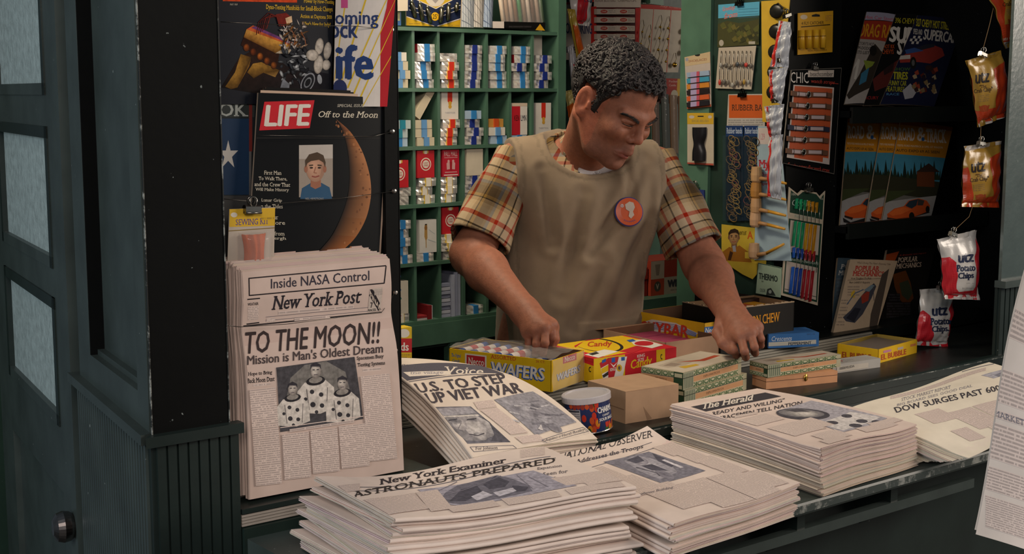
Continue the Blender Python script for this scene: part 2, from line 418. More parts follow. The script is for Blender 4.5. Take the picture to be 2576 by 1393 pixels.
# ================================================================ the setting
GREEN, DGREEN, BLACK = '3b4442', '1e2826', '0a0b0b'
ZL, ZU = .953, .985
INT = '476756'
def struct(name, mb, **k): return tag(mb.build(name, **k), kind='structure')
struct('floor', MB().box(-4, 7, -4, 3.6, -.05, 0, '3a3a38', 'wood'))
struct('ceiling', MB().box(.8, 4.6, 1.9, 3.35, 2.5, 2.56, '20302a'))
wb = MB().box(.85, 4.6, 3.26, 3.32, 0, 2.5, '23362d')
wb.box(3.10, 3.16, 3.235, 3.26, 1.0, 2.5, INT); wb.box(2.62, 2.66, 3.235, 3.26, 1.0, 2.5, INT)
struct('wall_back', wb)
# left post: splayed panelled face towards the doorway, black face towards the street
PX, PY = .788, 1.86
FD = V((.155, .988, 0)).normalized(); FN = V((-FD.y, FD.x, 0))      # along the entrance, and out of it (towards the street door)
P0 = V((PX, PY, 0))
def ent(t, o, z): return P0 + FD * t + FN * o + V((0, 0, z))
def slab(mb, t0, t1, o0, o1, z0, z1, col, mat='paint'):
    return mb.obox(ent(t0, o0, z0), FD * (t1 - t0), FN * (o1 - o0), V((0, 0, z1 - z0)), col, mat)
wl = MB()
wl.prism([(PX, PY, 1.10), (.912, PY, 1.10), (.912, 2.36, 1.10), tuple(ent(.49, -.03, 1.10)), tuple(ent(.02, -.03, 1.10))], (0, 0, 1.5), BLACK, 'black')
slab(wl, .012, .075, -.03, 0, 1.10, 2.6, GREEN); slab(wl, .40, .49, -.03, 0, 1.10, 2.6, GREEN)
slab(wl, .075, .40, -.03, 0, 1.10, 1.155, GREEN); slab(wl, .075, .40, -.030, -.024, 1.155, 2.6, GREEN); slab(wl, .395, .40, -.029, -.0005, 1.155, 2.6, BLACK, 'matte')  # last slab: black strip over green, painted in for shade on the recess edge
slab(wl, .075, .40, -.026, -.012, 1.155, 1.164, GREEN)
wl.box(PX + .001, .912, PY - .0015, PY, 1.10, 2.6, BLACK)
wl.prism([(PX - .004, PY - .004, 0), (.922, PY - .004, 0), (.922, 2.36, 0), tuple(ent(.50, 0, 0)), ], (0, 0, 1.092), DGREEN, 'paint')
k = 0
while k * .0165 < .47:                                                # fine beading on the splayed side
    slab(wl, .012 + k * .0165, .0235 + k * .0165, 0, .0075, 0, 1.09, GREEN); k += 1
for i in range(8): wl.box(PX + .004 + i * .0168, PX + .0175 + i * .0168, PY - .0085, PY - .003, 0, 1.09, DGREEN)
wl.box(.911, .9126, PY - .0028, PY + .001, 1.104, 2.6, '1a1c1b', 'worn'); wl.box(PX - .0005, PX + .001, PY - .0028, PY + .001, 1.104, 2.6, '1a1c1b', 'worn')
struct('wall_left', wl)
lg = MB()
lg.prism([tuple(ent(-.0, .016, 1.088)), tuple(ent(.52, .016, 1.088)), tuple(ent(.52, -.01, 1.088)), tuple(ent(.01, -.01, 1.088))], (0, 0, .016), GREEN, 'paint')
lg.prism([(PX - .017, PY - .018, 1.088), (.928, PY - .018, 1.088), (.928, PY + .002, 1.088), (PX, PY + .002, 1.088)], (0, 0, .016), DGREEN, 'paint')
struct('trim_1', lg)
# the jamb and the glazed door beyond the post
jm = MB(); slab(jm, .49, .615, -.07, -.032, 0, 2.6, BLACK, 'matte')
slab(jm, 1.44, 1.9, -.09, .01, 0, 2.6, DGREEN)
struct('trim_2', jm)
DO = -.045                                                            # the door's face, set in from the wall face
def dpt(x, y): p = onp(x, y, ent(0, DO, 0), FN); q = p - P0; return q.dot(FD), q.z
T0 = .575; T1 = 1.42
door = thing('door_1', None, None, ent(T0, DO, 0)); tag(door, kind='structure')
st = MB()
zs = [(dpt(105, 238)[1], 2.5), (dpt(120, 632)[1], dpt(110, 310)[1]), (dpt(145, 1000)[1], dpt(125, 700)[1])]
ta, tb = T0 + .115, T1 - .16
slab(st, T0, ta, -.02, 0, 0, 2.55, GREEN); slab(st, tb, T1, -.02, 0, 0, 2.55, GREEN)
zz = [2.5, zs[0][0], zs[1][1], zs[1][0], zs[2][1], zs[2][0]]
slab(st, ta, tb, -.02, 0, zs[1][1], zs[0][0], GREEN); slab(st, ta, tb, -.02, 0, zs[2][1], zs[1][0], GREEN)
slab(st, ta, tb, -.02, 0, zs[2][0] - .13, zs[2][0], GREEN); slab(st, ta, tb, -.02, -.014, 0, zs[2][0] - .13, GREEN)
slab(st, ta, tb, -.02, 0, 0, .3, GREEN)
st.build('door_frame', door)
for z0, z1 in zs:
    bd = MB(); e = .022
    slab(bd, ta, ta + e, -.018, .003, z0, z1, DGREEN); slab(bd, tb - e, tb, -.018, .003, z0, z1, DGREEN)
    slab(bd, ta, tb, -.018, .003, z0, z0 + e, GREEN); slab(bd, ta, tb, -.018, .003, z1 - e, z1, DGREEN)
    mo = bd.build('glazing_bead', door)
    gl = MB(); slab(gl, ta + e, tb - e, -.012, -.008, z0 + e, z1 - e, 'aab9b8', 'frost'); gl.build('pane', mo)
kt, kz = dpt(172, 1222)
kb = MB(); c = ent(T0 + .035, DO, kz)
kb.lathe(c, FN, [(.0, 0), (.016, 0), (.015, .008), (.009, .014), (.009, .034), (.020, .042), (.028, .052), (.030, .064), (.026, .076), (.014, .083), (0, .085)], '8c8482', 'metal', 28)
kn = kb.build('door_knob', door); tag(kn, 'tarnished metal door knob')
lp = MB(); slab(lp, T0 + .004, T0 + .05, DO, DO + .004, kz - .115, kz + .045, '4c4b46', 'paint'); lp.build('lock_plate', door)
# right-hand post of the opening
wr = MB()
wr.box(2.975, 3.6, 1.86, 1.868, 1.14, 2.6, '46524f', 'enamel'); wr.box(2.975, 3.6, 1.868, 1.876, 0, 1.14, DGREEN)
for i in range(30): wr.box(2.978 + i * .0205, 2.994 + i * .0205, 1.860, 1.869, 0, 1.138, DGREEN)

struct('wall_right', wr)
struct('wall_side', MB().box(3.47, 3.52, 1.92, 2.60, 0, 2.5, BLACK))
struct('trim_3', MB().box(2.966, 3.62, 1.842, 1.872, 1.128, 1.145, GREEN))
# partition that carries the pegged cards, and its black stile
pt = MB(); pt.box(2.639, 2.838, 2.26, 2.616, .9, 2.5, BLACK); pt.box(2.629, 2.640, 2.29, 2.616, .9, 2.5, '21342c')
struct('wall_partition', pt)

# ================================================================ counters, shelves and racks
ct = thing('newspaper_counter', 'dark green painted street counter the piles of newspapers lie on', 'counter', (2.0, 1.6, 0))
m = MB(); fn = [(1.44, .899), (1.4365, .905), (1.4365, .915), (1.440, .920), (1.90, .920), (1.90, .895), (1.45, .895)]
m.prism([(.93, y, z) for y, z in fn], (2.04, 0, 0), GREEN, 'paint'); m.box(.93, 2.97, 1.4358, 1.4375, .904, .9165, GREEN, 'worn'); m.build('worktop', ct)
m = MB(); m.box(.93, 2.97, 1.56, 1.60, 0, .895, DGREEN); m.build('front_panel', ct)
m = MB(); m.box(1.35, 2.30, 1.475, 1.495, .838, .856, GREEN); m.build('rail', ct)
for x in (1.52, 1.78, 2.04):
    m = MB(); m.prism([(x, 1.478, .895), (x, 1.56, .895), (x, 1.56, .80), (x, 1.545, .80), (x, 1.478, .856)], (.02, 0, 0), DGREEN, 'paint'); m.build('bracket', ct)
dc = thing('display_counter', 'black and dark green stepped counter the candy boxes stand on', 'counter', (2.1, 2.1, 0))

m = MB(); m.box(1.29, 3.46, 1.87, 2.18, .93, ZL, '1a1d1d'); m.box(.925, 1.29, 1.85, 2.0, .958, .966, DGREEN); m.build('lower_step', dc)
m = MB(); m.prism([(1.25, y, z) for y, z in [(1.853, .9205), (1.853, .938), (1.849, .940), (1.849, .957), (1.854, .960), (1.872, .960), (1.878, .954), (1.878, .9205)]], (2.09, 0, 0), '16211f', 'paint'); m.box(1.25, 3.34, 1.8482, 1.8495, .9555, .9578, '1c2825', 'worn'); m.build('front_rail', dc)
m = MB()
for i in range(5):
    m.box(1.29, 2.90, 2.166 + .003 * i, 2.20, ZL + .001 + .0058 * i, ZL + .0055 + .0058 * i, '8f8b80', 'card'); m.box(1.29, 2.90, 2.172 + .003 * i, 2.20, ZL + .0055 + .0058 * i, ZL + .0068 + .0058 * i, '101010')
m.build('ribbed_edge', dc)
m = MB(); m.box(1.29, 3.46, 2.19, 2.455, .955, ZU, '141817'); m.build('upper_step', dc)
m = MB()
for i in range(4): m.box(.925, 1.29, 1.852, 1.90, .938 + .0048 * i, .9418 + .0048 * i, '9c938a', 'card')
m.build('ribbed_edge', dc)
m = MB(); m.box(.925, 1.29, 1.845, 1.90, .86, .936, '1e2b27'); m.build('kick_board', dc)
m = MB(); m.box(1.29, 3.46, 2.42, 2.455, .80, .955, DGREEN); m.build('back_panel', dc)
# left magazine rack
lr = thing('magazine_rack', 'black board rack behind the glossy magazines beside the left post', 'rack', (1.1, 2.0, .96))
m = MB(); m.box(.925, 1.262, 2.0, 2.02, .96, 2.5, BLACK); m.build('back_board', lr)
m = MB(); m.box(1.257, 1.284, 1.95, 2.02, .96, 2.5, BLACK); m.box(1.2835, 1.2848, 1.9492, 1.953, .96, 2.5, BLACK, 'worn'); m.build('side_stile', lr)
for x, y in [(983, 75), (985, 330), (990, 480), (993, 735), (993, 880)]:
    p = ony(x, y, 1.95); m = MB(); m.lathe(p, (0, -1, 0), [(.0042, 0), (.0045, .002), (.003, .005), (0, .0055)], 'cfc8c0', 'metal', 12); m.build('tack', lr)
def wire(pts, col='6a6660', r=.0006):
    return MB().tube(pts, r, col, 'metal', 5).build('wire', lr)
wire([ony(555, 55, 1.945), ony(700, 62, 1.945), ony(900, 66, 1.945), ony(983, 76, 1.945)])
wire([ony(645, 340, 1.945), ony(800, 342, 1.945), ony(940, 343, 1.945), ony(985, 331, 1.945)])
wire([ony(560, 500, 1.945), ony(700, 512, 1.945), ony(860, 498, 1.945), ony(990, 481, 1.945)])
wire([ony(567, 818, 1.868), ony(605, 822, 1.868), ony(720, 815, 1.868), ony(960, 785, 1.868), ony(975, 765, 1.9), ony(993, 736, 1.945)])
# right magazine rack
rr = thing('magazine_rack', 'black shelved rack of motoring magazines in the right corner', 'rack', (3.0, 2.4, 1.0))
m = MB(); m.box(2.838, 3.46, 2.46, 2.48, ZU, 2.5, BLACK); m.build('back_board', rr)
for (x, y) in [(2112, 567), (2112, 276)]:
    z = ony(x, y, 2.24).z; m = MB(); m.box(2.838, 3.46, 2.22, 2.46, z - .02, z - .003, BLACK); m.box(2.838, 3.46, 2.215, 2.225, z - .035, z + .006, '141715'); m.build('shelf', rr)
# pigeonholes
pg = thing('pigeonhole_cabinet', 'green painted wooden cabinet of pigeonholes holding cigarette packs', 'cabinet', (2.2, 3.1, 1.0))
ZS = [.993, 1.151, 1.306, 1.459, 1.611, 1.768]; XD = [1.86 + .08 * i for i in range(9)]
m = MB()
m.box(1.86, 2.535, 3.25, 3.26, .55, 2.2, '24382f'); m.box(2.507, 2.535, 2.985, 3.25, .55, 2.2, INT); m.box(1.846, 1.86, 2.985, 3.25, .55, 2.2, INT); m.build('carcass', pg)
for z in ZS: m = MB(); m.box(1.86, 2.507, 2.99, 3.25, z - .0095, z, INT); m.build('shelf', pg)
for x in XD[:-1]:
    for a, b in zip(ZS[:-1], ZS[1:]):
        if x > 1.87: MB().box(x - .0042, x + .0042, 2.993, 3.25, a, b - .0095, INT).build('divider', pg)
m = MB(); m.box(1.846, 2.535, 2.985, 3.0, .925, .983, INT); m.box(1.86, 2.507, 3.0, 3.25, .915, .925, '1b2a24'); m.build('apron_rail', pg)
for x, x1 in ((1.86, 1.885), (2.13, 2.165), (2.42, 2.45)): MB().box(x, x1, 2.99, 3.02, .55, .925, INT).build('post', pg)
m = MB(); m.box(1.86, 2.507, 3.0, 3.25, .55, .57, '1b2a24'); m.build('base_shelf', pg)
# ================================================================ newspapers
PAPER = 'dac7be'; INK = '2a2528'; GREY = '6b6870'
def stack(name, top, bot, n, bulge, leaves, fold, base_label, grp, top_label, deco, cuts, col=PAPER, jit=.004, lo=None, corner=None, loj=(0, 0)):
    """n folded copies between the surfaces through bot (4 corners) and top; every copy is a thing of its own"""
    ft, fb = bil(*top), bil(*bot)
    up = (nrm(ft, .5, .5) + nrm(fb, .5, .5)).normalized()
    U = (V(top[1]) - V(top[0])).normalized(); W = (V(top[3]) - V(top[0])).normalized()
    H = sum(((V(a) - V(b)).dot(up) for a, b in zip(top, bot))) / 4 / n
    rnd = random.Random(name)
    for i in range(n):
        jx, jy, jr = (rnd.uniform(-jit, jit) for _ in range(3)) if i else (0, 0, 0)
        if i and rnd.random() < .16: jx *= 2.2; jy *= 2
        def surf(t, ex=0, ey=0):
            def f(u, v):
                b = bulge(u, v) if bulge else 0
                p = fb(u, v) * (1 - t) + ft(u, v) * t + up * (b * (.25 + .75 * t))
                if corner and t > 1 - 3.2 / n: p = p + up * (corner(u, v) * (1 - (1 - t) * n / 3.2))
                return p + U * (ex + jx + jr * (v - .5) * 2) + W * (ey + jy - jr * (u - .5))
            return f
        m = MB(); c = col if not lo or i < lo[0] else lo[1]; t1 = 1 - i / n; th = H / leaves
        for k in range(leaves):
            t = t1 - k / leaves / n
            ex, ey = (rnd.uniform(-.0016, .0016), rnd.uniform(-.0022, .0022)) if k else (0, 0)
            cc = tuple(x * rnd.uniform(.86, 1.0) for x in lin(c)) if k else lin(c)
            m.sheet(surf(t, ex, ey), *((24, 28) if i + k == 0 else (12, 8)), th * .78, cc, 'paper')
        for e in fold:                                    # the rounded fold of the outer sheet
            for q in range(12 if e == 'F' else 8):
                ns = 12 if e == 'F' else 8; ring = []
                for s_ in (q / ns, (q + 1) / ns):
                    if e == 'F': a, b, d = surf(t1)(s_, 1), surf(t1 - .86 / n)(s_, 1), W
                    else: a, b, d = surf(t1)(0, s_), surf(t1 - .86 / n)(0, s_), -U
                    c_, h = (a + b) / 2, (a - b) / 2; ring.append([c_ + h * math.cos(g) + d * (h.length * 1.1 * math.sin(g)) for g in [math.pi * x / 6 for x in range(7)]])
                for x in range(6):
                    f4 = [ring[0][x], ring[0][x + 1], ring[1][x + 1], ring[1][x]]
                    m.add(f4 if e == 'F' else f4[::-1], [(0, 1, 2, 3)], c, 'paper', True)
        if i == 0 and deco: g0 = gridded(surf(1), 24, 28); deco.tf = unproj(g0, deco.tf); m.deco(deco, g0, (24, 28))
        o = m.build('newspaper')
        tag(o, top_label if i == 0 else base_label.replace('#', nth(i)), 'newspaper', grp)
def Q(px, z): return [onz(x, y, zz) for (x, y), zz in zip(px, z if isinstance(z, (list, tuple)) else [z] * 4)]

# --- tabloid pile standing against the rack
c4 = [(610, 684), (980, 651), (1016, 1182), (630, 1256)]
D = Deco(c4, 'ink'); sl = -.085; D.nf = 1.75
D.L([(625, 700), (971, 668)], 3, INK); D.L([(627, 743), (966, 712)], 3, INK); D.L([(626, 699), (627, 744)], 3, INK); D.L([(971, 668), (966, 713)], 3, INK)
D.T('Inside NASA Control', 681, 701, 929, 726, '3a3640', .012, sl=sl)
D.T('New York Post', 683, 745, 910, 780, '2e2a30', .02, 1, .25, sl=-.08)
D.L([(622, 753), (654, 750)], 3, INK); D.T('WEATHER', 623, 762, 650, 769, INK, .02, sl=sl)
D.B(623, 772, 650, 806, 5, PAPER, sl); D.L([(620, 815), (652, 811)], 3, INK)
D.L([(612, 820), (960, 785)], 3.5, INK); D.B(700, 783, 890, 791, 1, PAPER, sl); D.L([(668, 797), (955, 770)], 1, GREY); D.L([(668, 806), (955, 779)], 1, GREY); D.B(740, 800, 830, 807, 1, PAPER, sl); D.B(670, 800, 692, 810, 2, PAPER, sl)
D.P([(930, 728), (962, 722), (957, 781), (925, 785)], 'bdb0a6'); D.P([(930, 728), (936, 727), (957, 778), (950, 781)], INK); D.P([(928, 742), (938, 728), (955, 762), (952, 782)], INK)
D.T('FINAL', 931, 733, 957, 746, 'd8c8ba', .02, sl=1.45); D.T('7', 931, 760, 937, 774, INK, .02); D.T('RACES', 926, 777, 945, 783, INK, .02, sl=sl); D.B(941, 728, 961, 742, 3, 'bdb0a6', sl)
D.T('TO THE MOON!!', 616, 835, 956, 891, '3a3030', .022, 0, .12, sl=-.082)
D.T("Mission is Man's Oldest Dream", 621, 894, 963, 918, '4a4040', .02, sl=-.092)
D.T('Hope to Bring', 624, 936, 685, 948, INK, .02, 1, sl=sl); D.T('Back Moon Dust', 622, 952, 691, 964, INK, .02, 1, sl=sl); D.B(637, 966, 680, 972, 1, PAPER, sl)
D.T('Spacemen Busy', 897, 896, 965, 908, INK, .02, 1, sl=sl); D.T('Testing Systems', 898, 913, 968, 925, INK, .02, 1, sl=sl); D.B(912, 927, 958, 935, 1, PAPER, sl)
p4 = [(694, 924), (891, 897), (913, 1053), (704, 1086)]
D.P(p4, '48464a', 'photo')
D.P([(720, 1000), (730, 950), (765, 918), (820, 908), (868, 935), (880, 985), (860, 1010), (800, 1000), (740, 1020)], '77736f', 'photo')
def astro(x, y, s):
    D.P([(x - 38 * s, y + 92 * s), (x - 40 * s, y + 46 * s), (x - 24 * s, y + 26 * s), (x + 22 * s, y + 20 * s), (x + 40 * s, y + 36 * s), (x + 44 * s, y + 80 * s), (x + 10 * s, y + 94 * s)], 'cbc3bb', 'photo')
    D.E(x, y + 22 * s, 21 * s, 10 * s, '2c2a2e', 16, -10, mat='photo'); D.E(x, y + 20 * s, 15 * s, 7 * s, '8c8680', 14, -10, mat='photo')
    D.F(x, y, 12 * s, 17 * s, 'cfc6bc', '7c7470', 18, dx=-3 * s, dy=-2 * s, mat='photo'); D.P([(x - 12 * s, y - 2 * s), (x - 11 * s, y - 13 * s), (x, y - 19 * s), (x + 11 * s, y - 13 * s), (x + 12 * s, y - 3 * s), (x + 8 * s, y - 9 * s), (x - 8 * s, y - 9 * s)], '37343a', 'photo')
    D.L([(x - 7 * s, y - 2 * s), (x - 2 * s, y - 2 * s)], 2 * s, '403c42'); D.L([(x + 2 * s, y - 2.5 * s), (x + 7 * s, y - 2.5 * s)], 2 * s, '403c42'); D.L([(x - 4 * s, y + 9 * s), (x + 4 * s, y + 8 * s)], 1.8 * s, '5c5258')
    for dx, dy, r in ((-8, 46, 5), (12, 52, 5), (-6, 74, 6), (14, 76, 5), (-22, 62, 4), (2, 90, 4)): D.E(x + dx * s, y + dy * s, r * s, r * s, '3a383c', 10, mat='photo')
    D.L([(x - 20 * s, y + 40 * s), (x - 14 * s, y + 86 * s)], 2 * s, '7c7674', 'photo'); D.L([(x + 26 * s, y + 36 * s), (x + 24 * s, y + 84 * s)], 2 * s, '7c7674', 'photo')
D.tf0 = D.tf
astro(793, 932, 1.15); astro(735, 978, 1.0); astro(860, 964, 1.05)
for a, b in (((704, 1075), (913, 1046)), ): D.L([a, b], 2, PAPER)
D.B(727, 1079, 890, 1086, 1, PAPER, -.15)
cols = [(626, 980, 692, 1222, 26, 16), (708, 1092, 775, 1206, 13, 7), (779, 1082, 847, 1191, 13, 7), (850, 1071, 921, 1178, 13, 8), (905, 946, 978, 1160, 26, 20)]
for x0, y0, x1, y1, n, sk in cols: D.B(x0, y0, x1, y1, n, PAPER, -.11, sk)
top = [ony(x, y, Y) for (x, y), Y in zip(c4, (1.880, 1.880, 1.872, 1.872))]
bk = [p + V((0, .075, 0)) + V((-.004, 0, .012 * (p.z > 1.2))) for p in top]
PB = lambda u, v: .010 * math.exp(-((v - .26) / .10) ** 2) * -1 + .005 * math.sin(v * 3.1)
stack('post', top, bk, 13, PB, 5, 'L', 'folded tabloid in the upright pile beside the left post, # from the front', 'upright tabloids', 'front tabloid of the upright pile, headline TO THE MOON over three astronauts', D, (4, 14), 'c9b4aa', .003)

# --- broadsheet pile nearest the camera
c4 = [(795, 1210), (1368, 1130), (1598, 1224), (993, 1314)]
D = Deco(c4, 'ink')
D.nf = 3.2
D.T('New York Examiner', 955, 1205, 1274, 1220, '3a3236', .03, 1, sl=-.175)
D.L([(890, 1225), (1385, 1148)], 1.5, GREY); D.L([(880, 1236), (1398, 1152)], 1.5, GREY)
D.T('ASTRONAUTS PREPARED', 881, 1238, 1397, 1253, '37302f', .012, 1, sl=-.172)
D.B(1310, 1132, 1370, 1152, 3, PAPER, -.13); D.B(850, 1222, 905, 1240, 3, PAPER, -.1)
for i, (t, x) in enumerate((('Expansion', 1352), ('Seen for', 1366), ('Wiretaps', 1378))): D.T(t, x, 1176 + i * 13, x + 62, 1184 + i * 13, '55505a', 0, 1, sl=-.13)
D.P([(1050, 1232), (1342, 1184), (1452, 1222), (1375, 1236), (1240, 1262), (1150, 1272), (1110, 1268)], '9d98a4', 'photo')
D.P([(1105, 1262), (1120, 1240), (1150, 1222), (1190, 1212), (1250, 1196), (1290, 1205), (1330, 1222), (1340, 1236), (1260, 1254), (1160, 1270)], '6d6a76', 'photo')
for pts in ([(1130, 1262), (1160, 1232), (1200, 1222), (1215, 1240), (1170, 1262)], [(1215, 1220), (1246, 1198), (1282, 1212), (1270, 1226), (1232, 1232)], [(1290, 1222), (1330, 1226), (1322, 1236), (1280, 1240)]): D.P(pts, '4c4a56', 'photo')
for pts in ([(1185, 1250), (1215, 1236), (1240, 1246), (1200, 1260)], [(1240, 1240), (1290, 1228), (1300, 1236), (1255, 1250)]): D.P(pts, 'b9b4be', 'photo')
for a, b in (((1080, 1245), (1150, 1212)), ((1110, 1250), (1260, 1198)), ((1330, 1200), (1380, 1226)), ((1300, 1196), (1340, 1230))): D.L([a, b], 1.6, '77737f')
for x0, x1, y0, y1, n in ((915, 1040, 1258, 1298, 7), (1045, 1100, 1240, 1288, 8), (1385, 1440, 1204, 1222, 4), (1440, 1540, 1196, 1222, 5)): D.B(x0, y0, x1, y1, n, PAPER, -.14, 40)
D.B(1120, 1276, 1240, 1290, 3, PAPER, -.14, 20); D.B(1260, 1256, 1400, 1272, 3, PAPER, -.14, 20); D.B(1420, 1232, 1560, 1246, 3, PAPER, -.14, 20)
top = Q(c4, 1.02)
bot = [V((.965, 1.76, .9205)), V((1.37, 1.66, .9205)), V((1.335, 1.425, .9205)), V((.945, 1.505, .9205))]
XB = lambda u, v: .005 * math.exp(-(u / .12) ** 2) * (1 - .35 * v) - .004 * math.sin(5 * u) * (1 - v) + .003 * math.sin(7 * u + 2)
stack('examiner', top, bot, 15, XB, 7, 'F', 'folded broadsheet in the big pile nearest the camera, # from the top', 'broadsheets in the nearest pile', 'top broadsheet of the nearest pile, headline ASTRONAUTS PREPARED', D, (14, 8), 'dccbc1', .009)

# --- paper pile beside it
c4 = [(1352, 1154), (1628, 1092), (2013, 1217), (1698, 1320)]
D = Deco(c4, 'ink')
D.nf = 3.4
D.T('NATIONAL OBSERVER', 1404, 1140, 1643, 1158, '3d383c', 0, 1, sl=-.25)
D.L([(1400, 1180), (1640, 1112)], 1.3, GREY); D.L([(1420, 1196), (1660, 1122)], 1.3, GREY)
D.T('Addresses the Troops', 1448, 1157, 1618, 1170, '45404a', .01, 1, sl=-.235)
D.P([(1518, 1162), (1632, 1136), (1775, 1184), (1665, 1216)], '7d7a85', 'photo')
D.P([(1570, 1160), (1600, 1146), (1635, 1152), (1690, 1172), (1704, 1188), (1660, 1206), (1610, 1186)], '9d99a2', 'photo'); D.F(1640, 1176, 34, 14, 'c8c2c8', '9d99a2', rot=20, mat='photo'); D.F(1606, 1158, 26, 9, 'b8b3ba', '8a8690', rot=16, mat='photo'); D.F(1672, 1194, 26, 8, '6c6974', '8f8b96', rot=20, mat='photo')
for pts in ([(1575, 1158), (1605, 1147), (1622, 1160), (1600, 1166)], [(1640, 1140), (1700, 1166), (1690, 1176), (1655, 1160)], [(1612, 1172), (1640, 1168), (1680, 1184), (1640, 1184)]): D.P(pts, '55535f', 'photo')
D.P([(1664, 1158), (1672, 1156), (1720, 1176), (1712, 1178)], 'd0cad0', 'photo'); D.L([(1600, 1176), (1652, 1190), (1660, 1198)], 2, '625f6a', 'photo')
for x0, y0, x1, n, h, sk in ((1455, 1188, 1515, 6, 30, 75), (1520, 1212, 1590, 8, 36, 92), (1600, 1232, 1680, 9, 50, 120), (1690, 1222, 1770, 9, 56, 130), (1640, 1126, 1690, 5, 22, 55), (1700, 1144, 1742, 5, 22, 55), (1742, 1158, 1788, 5, 22, 55), (1790, 1176, 1835, 5, 20, 50), (1775, 1202, 1850, 9, 56, 130), (1850, 1196, 1905, 6, 34, 80)): D.B(x0, y0, x1, y0 + h, n, PAPER, -.26, sk)
D.T('Defense Building', 1603, 1243, 1694, 1250, '55505a', 0, 1, sl=-.21)
top = Q(c4, .972); bot = [V((p.x - .006, p.y - .0, .9205)) for p in top]
OB = lambda u, v: .003 * math.sin(6 * u + 1) * v
OC = lambda u, v: .016 * max(0, u - .72) / .28 * max(0, .16 - v) / .16 + .004 * max(0, u - .8) * v
stack('observer', top, bot, 9, OB, 5, 'L', 'folded paper in the low middle pile on the counter, # from the top', 'papers in the low middle pile', 'top paper of the low middle pile, a saluting soldier pictured', D, (10, 12), 'dccac0', .006, corner=OC)

# --- tall pile of tabloids
c4 = [(1690, 1017), (1905, 978), (2306, 1062), (2066, 1131)]
D = Deco(c4, 'ink')
D.nf = 3.2
D.P([(1738, 1023), (1925, 987), (1966, 997), (1776, 1035)], '3e3a3f'); D.T('The Herald', 1765, 1014, 1898, 1030, 'd8cdc2', .03, 1, .2, sl=-.18)
D.T('READY AND WILLING"', 1792, 1036, 1974, 1045, '39343a', .014, sl=-.19); D.T('SPACEMEN TELL NATION', 1808, 1048, 2018, 1057, '39343a', .014, sl=-.19)
D.B(1848, 1046, 1905, 1052, 2, PAPER, -.18)
D.P([(1952, 1034), (2040, 1008), (2232, 1052), (2120, 1088)], 'a5a0a8', 'photo')
D.E(2020, 1042, 68, 14, '4a474e', 24, 3, mat='photo'); D.F(2016, 1040, 58, 10, 'a49e9c', '706c70', 22, 3, mat='photo'); D.F(2022, 1041, 36, 8, 'd0c8c2', '8f8a88', 20, 3, dx=8, mat='photo'); D.P([(1975, 1032), (2010, 1030), (2040, 1036), (2000, 1037)], '504c52', 'photo')
D.P([(2060, 1066), (2140, 1036), (2215, 1050), (2120, 1084)], 'cbc4c2', 'photo')
for x, y, rx in ((2093, 1064, 16), (2130, 1047, 14), (2152, 1071, 17), (2168, 1060, 15), (2204, 1062, 12)): D.E(x, y, rx, 4.6, '4c4950', 14, 3, mat='photo')
for x0, y0, x1, n, h, sk in ((1855, 1058, 1925, 5, 14, 50), (1930, 1078, 2010, 6, 20, 70), (1995, 1062, 2040, 5, 18, 60), (2040, 1096, 2100, 5, 14, 45), (2060, 1110, 2115, 3, 8, 25), (2150, 1078, 2230, 4, 10, 30), (2180, 1066, 2260, 3, 8, 20)): D.B(x0, y0, x1, y0 + h, n, PAPER, -.25, sk)
top = Q(c4, 1.002); bot = Q([(1690, 1017), (1905, 978), (2306, 1062), (2066, 1131)], 1.002); bot = [V((p.x - .004, p.y - .006, .9205)) for p in bot]
HB = lambda u, v: .006 * math.sin(2.6 * v + .2) + (.004 * math.sin(6.3 * u - .4) - .004) * v * v
HC = lambda u, v: .007 * max(0, 1 - u / .3) * max(0, v - .85) / .15
stack('herald', top, bot, 26, HB, 3, 'L', 'folded tabloid in the tall pile right of centre, # from the top', 'tabloids in the tall pile', 'top tabloid of the tall pile, an astronaut pictured under a black masthead', D, (8, 10), 'd6c2b8', .003, lo=(14, 'd3c4b4'), corner=HC)

# --- slumped weekly pile between the upright tabloids and the candy
c4 = [(937, 899), (1214, 915), (1503, 1103), (1192, 1150)]
top = [ony(937, 899, 2.10), ony(1214, 915, 2.10), ony(1503, 1103, 1.842), ony(1192, 1150, 1.815)]
dn = V((-.004, .020, -.047)); bot = [p + dn for p in top]
D = Deco(c4, 'ink'); D.nf = 2.6
D.T('The Age of Conscience', 950, 909, 1170, 919, '45404a', 0, 1, sl=.07)
D.P([(960, 924), (1222, 921), (1268, 940), (1020, 958)], '55525c')
D.P([(1014, 936), (1128, 933), (1136, 943), (1030, 947)], 'dcd0c4'); D.T('the village', 1032, 934, 1115, 944, '8a8690', 0, 1, .1, sl=-.02)
D.T('Voice', 1118, 922, 1216, 940, 'dcd0c4', .01, 1, .1, sl=.03)
D.L([(1020, 961), (1268, 943)], 1.6, GREY)
D.T('U.S. TO STEP', 1040, 965, 1270, 991, '4a444a', .035, 0, -.5, sl=-.12); D.T('UP VIET WAR', 1066, 990, 1318, 1018, '4a444a', .035, 0, -.5, sl=-.12)
P1 = [(1074, 1026), (1184, 1022), (1284, 1112), (1176, 1116)]
D.P(P1, '6c6a72', 'photo'); D.P([(1078, 1030), (1180, 1023), (1200, 1040), (1096, 1048)], '9a969c', 'photo'); D.P([(1096, 1049), (1202, 1042), (1206, 1046), (1104, 1052)], 'c6beb8', 'photo')
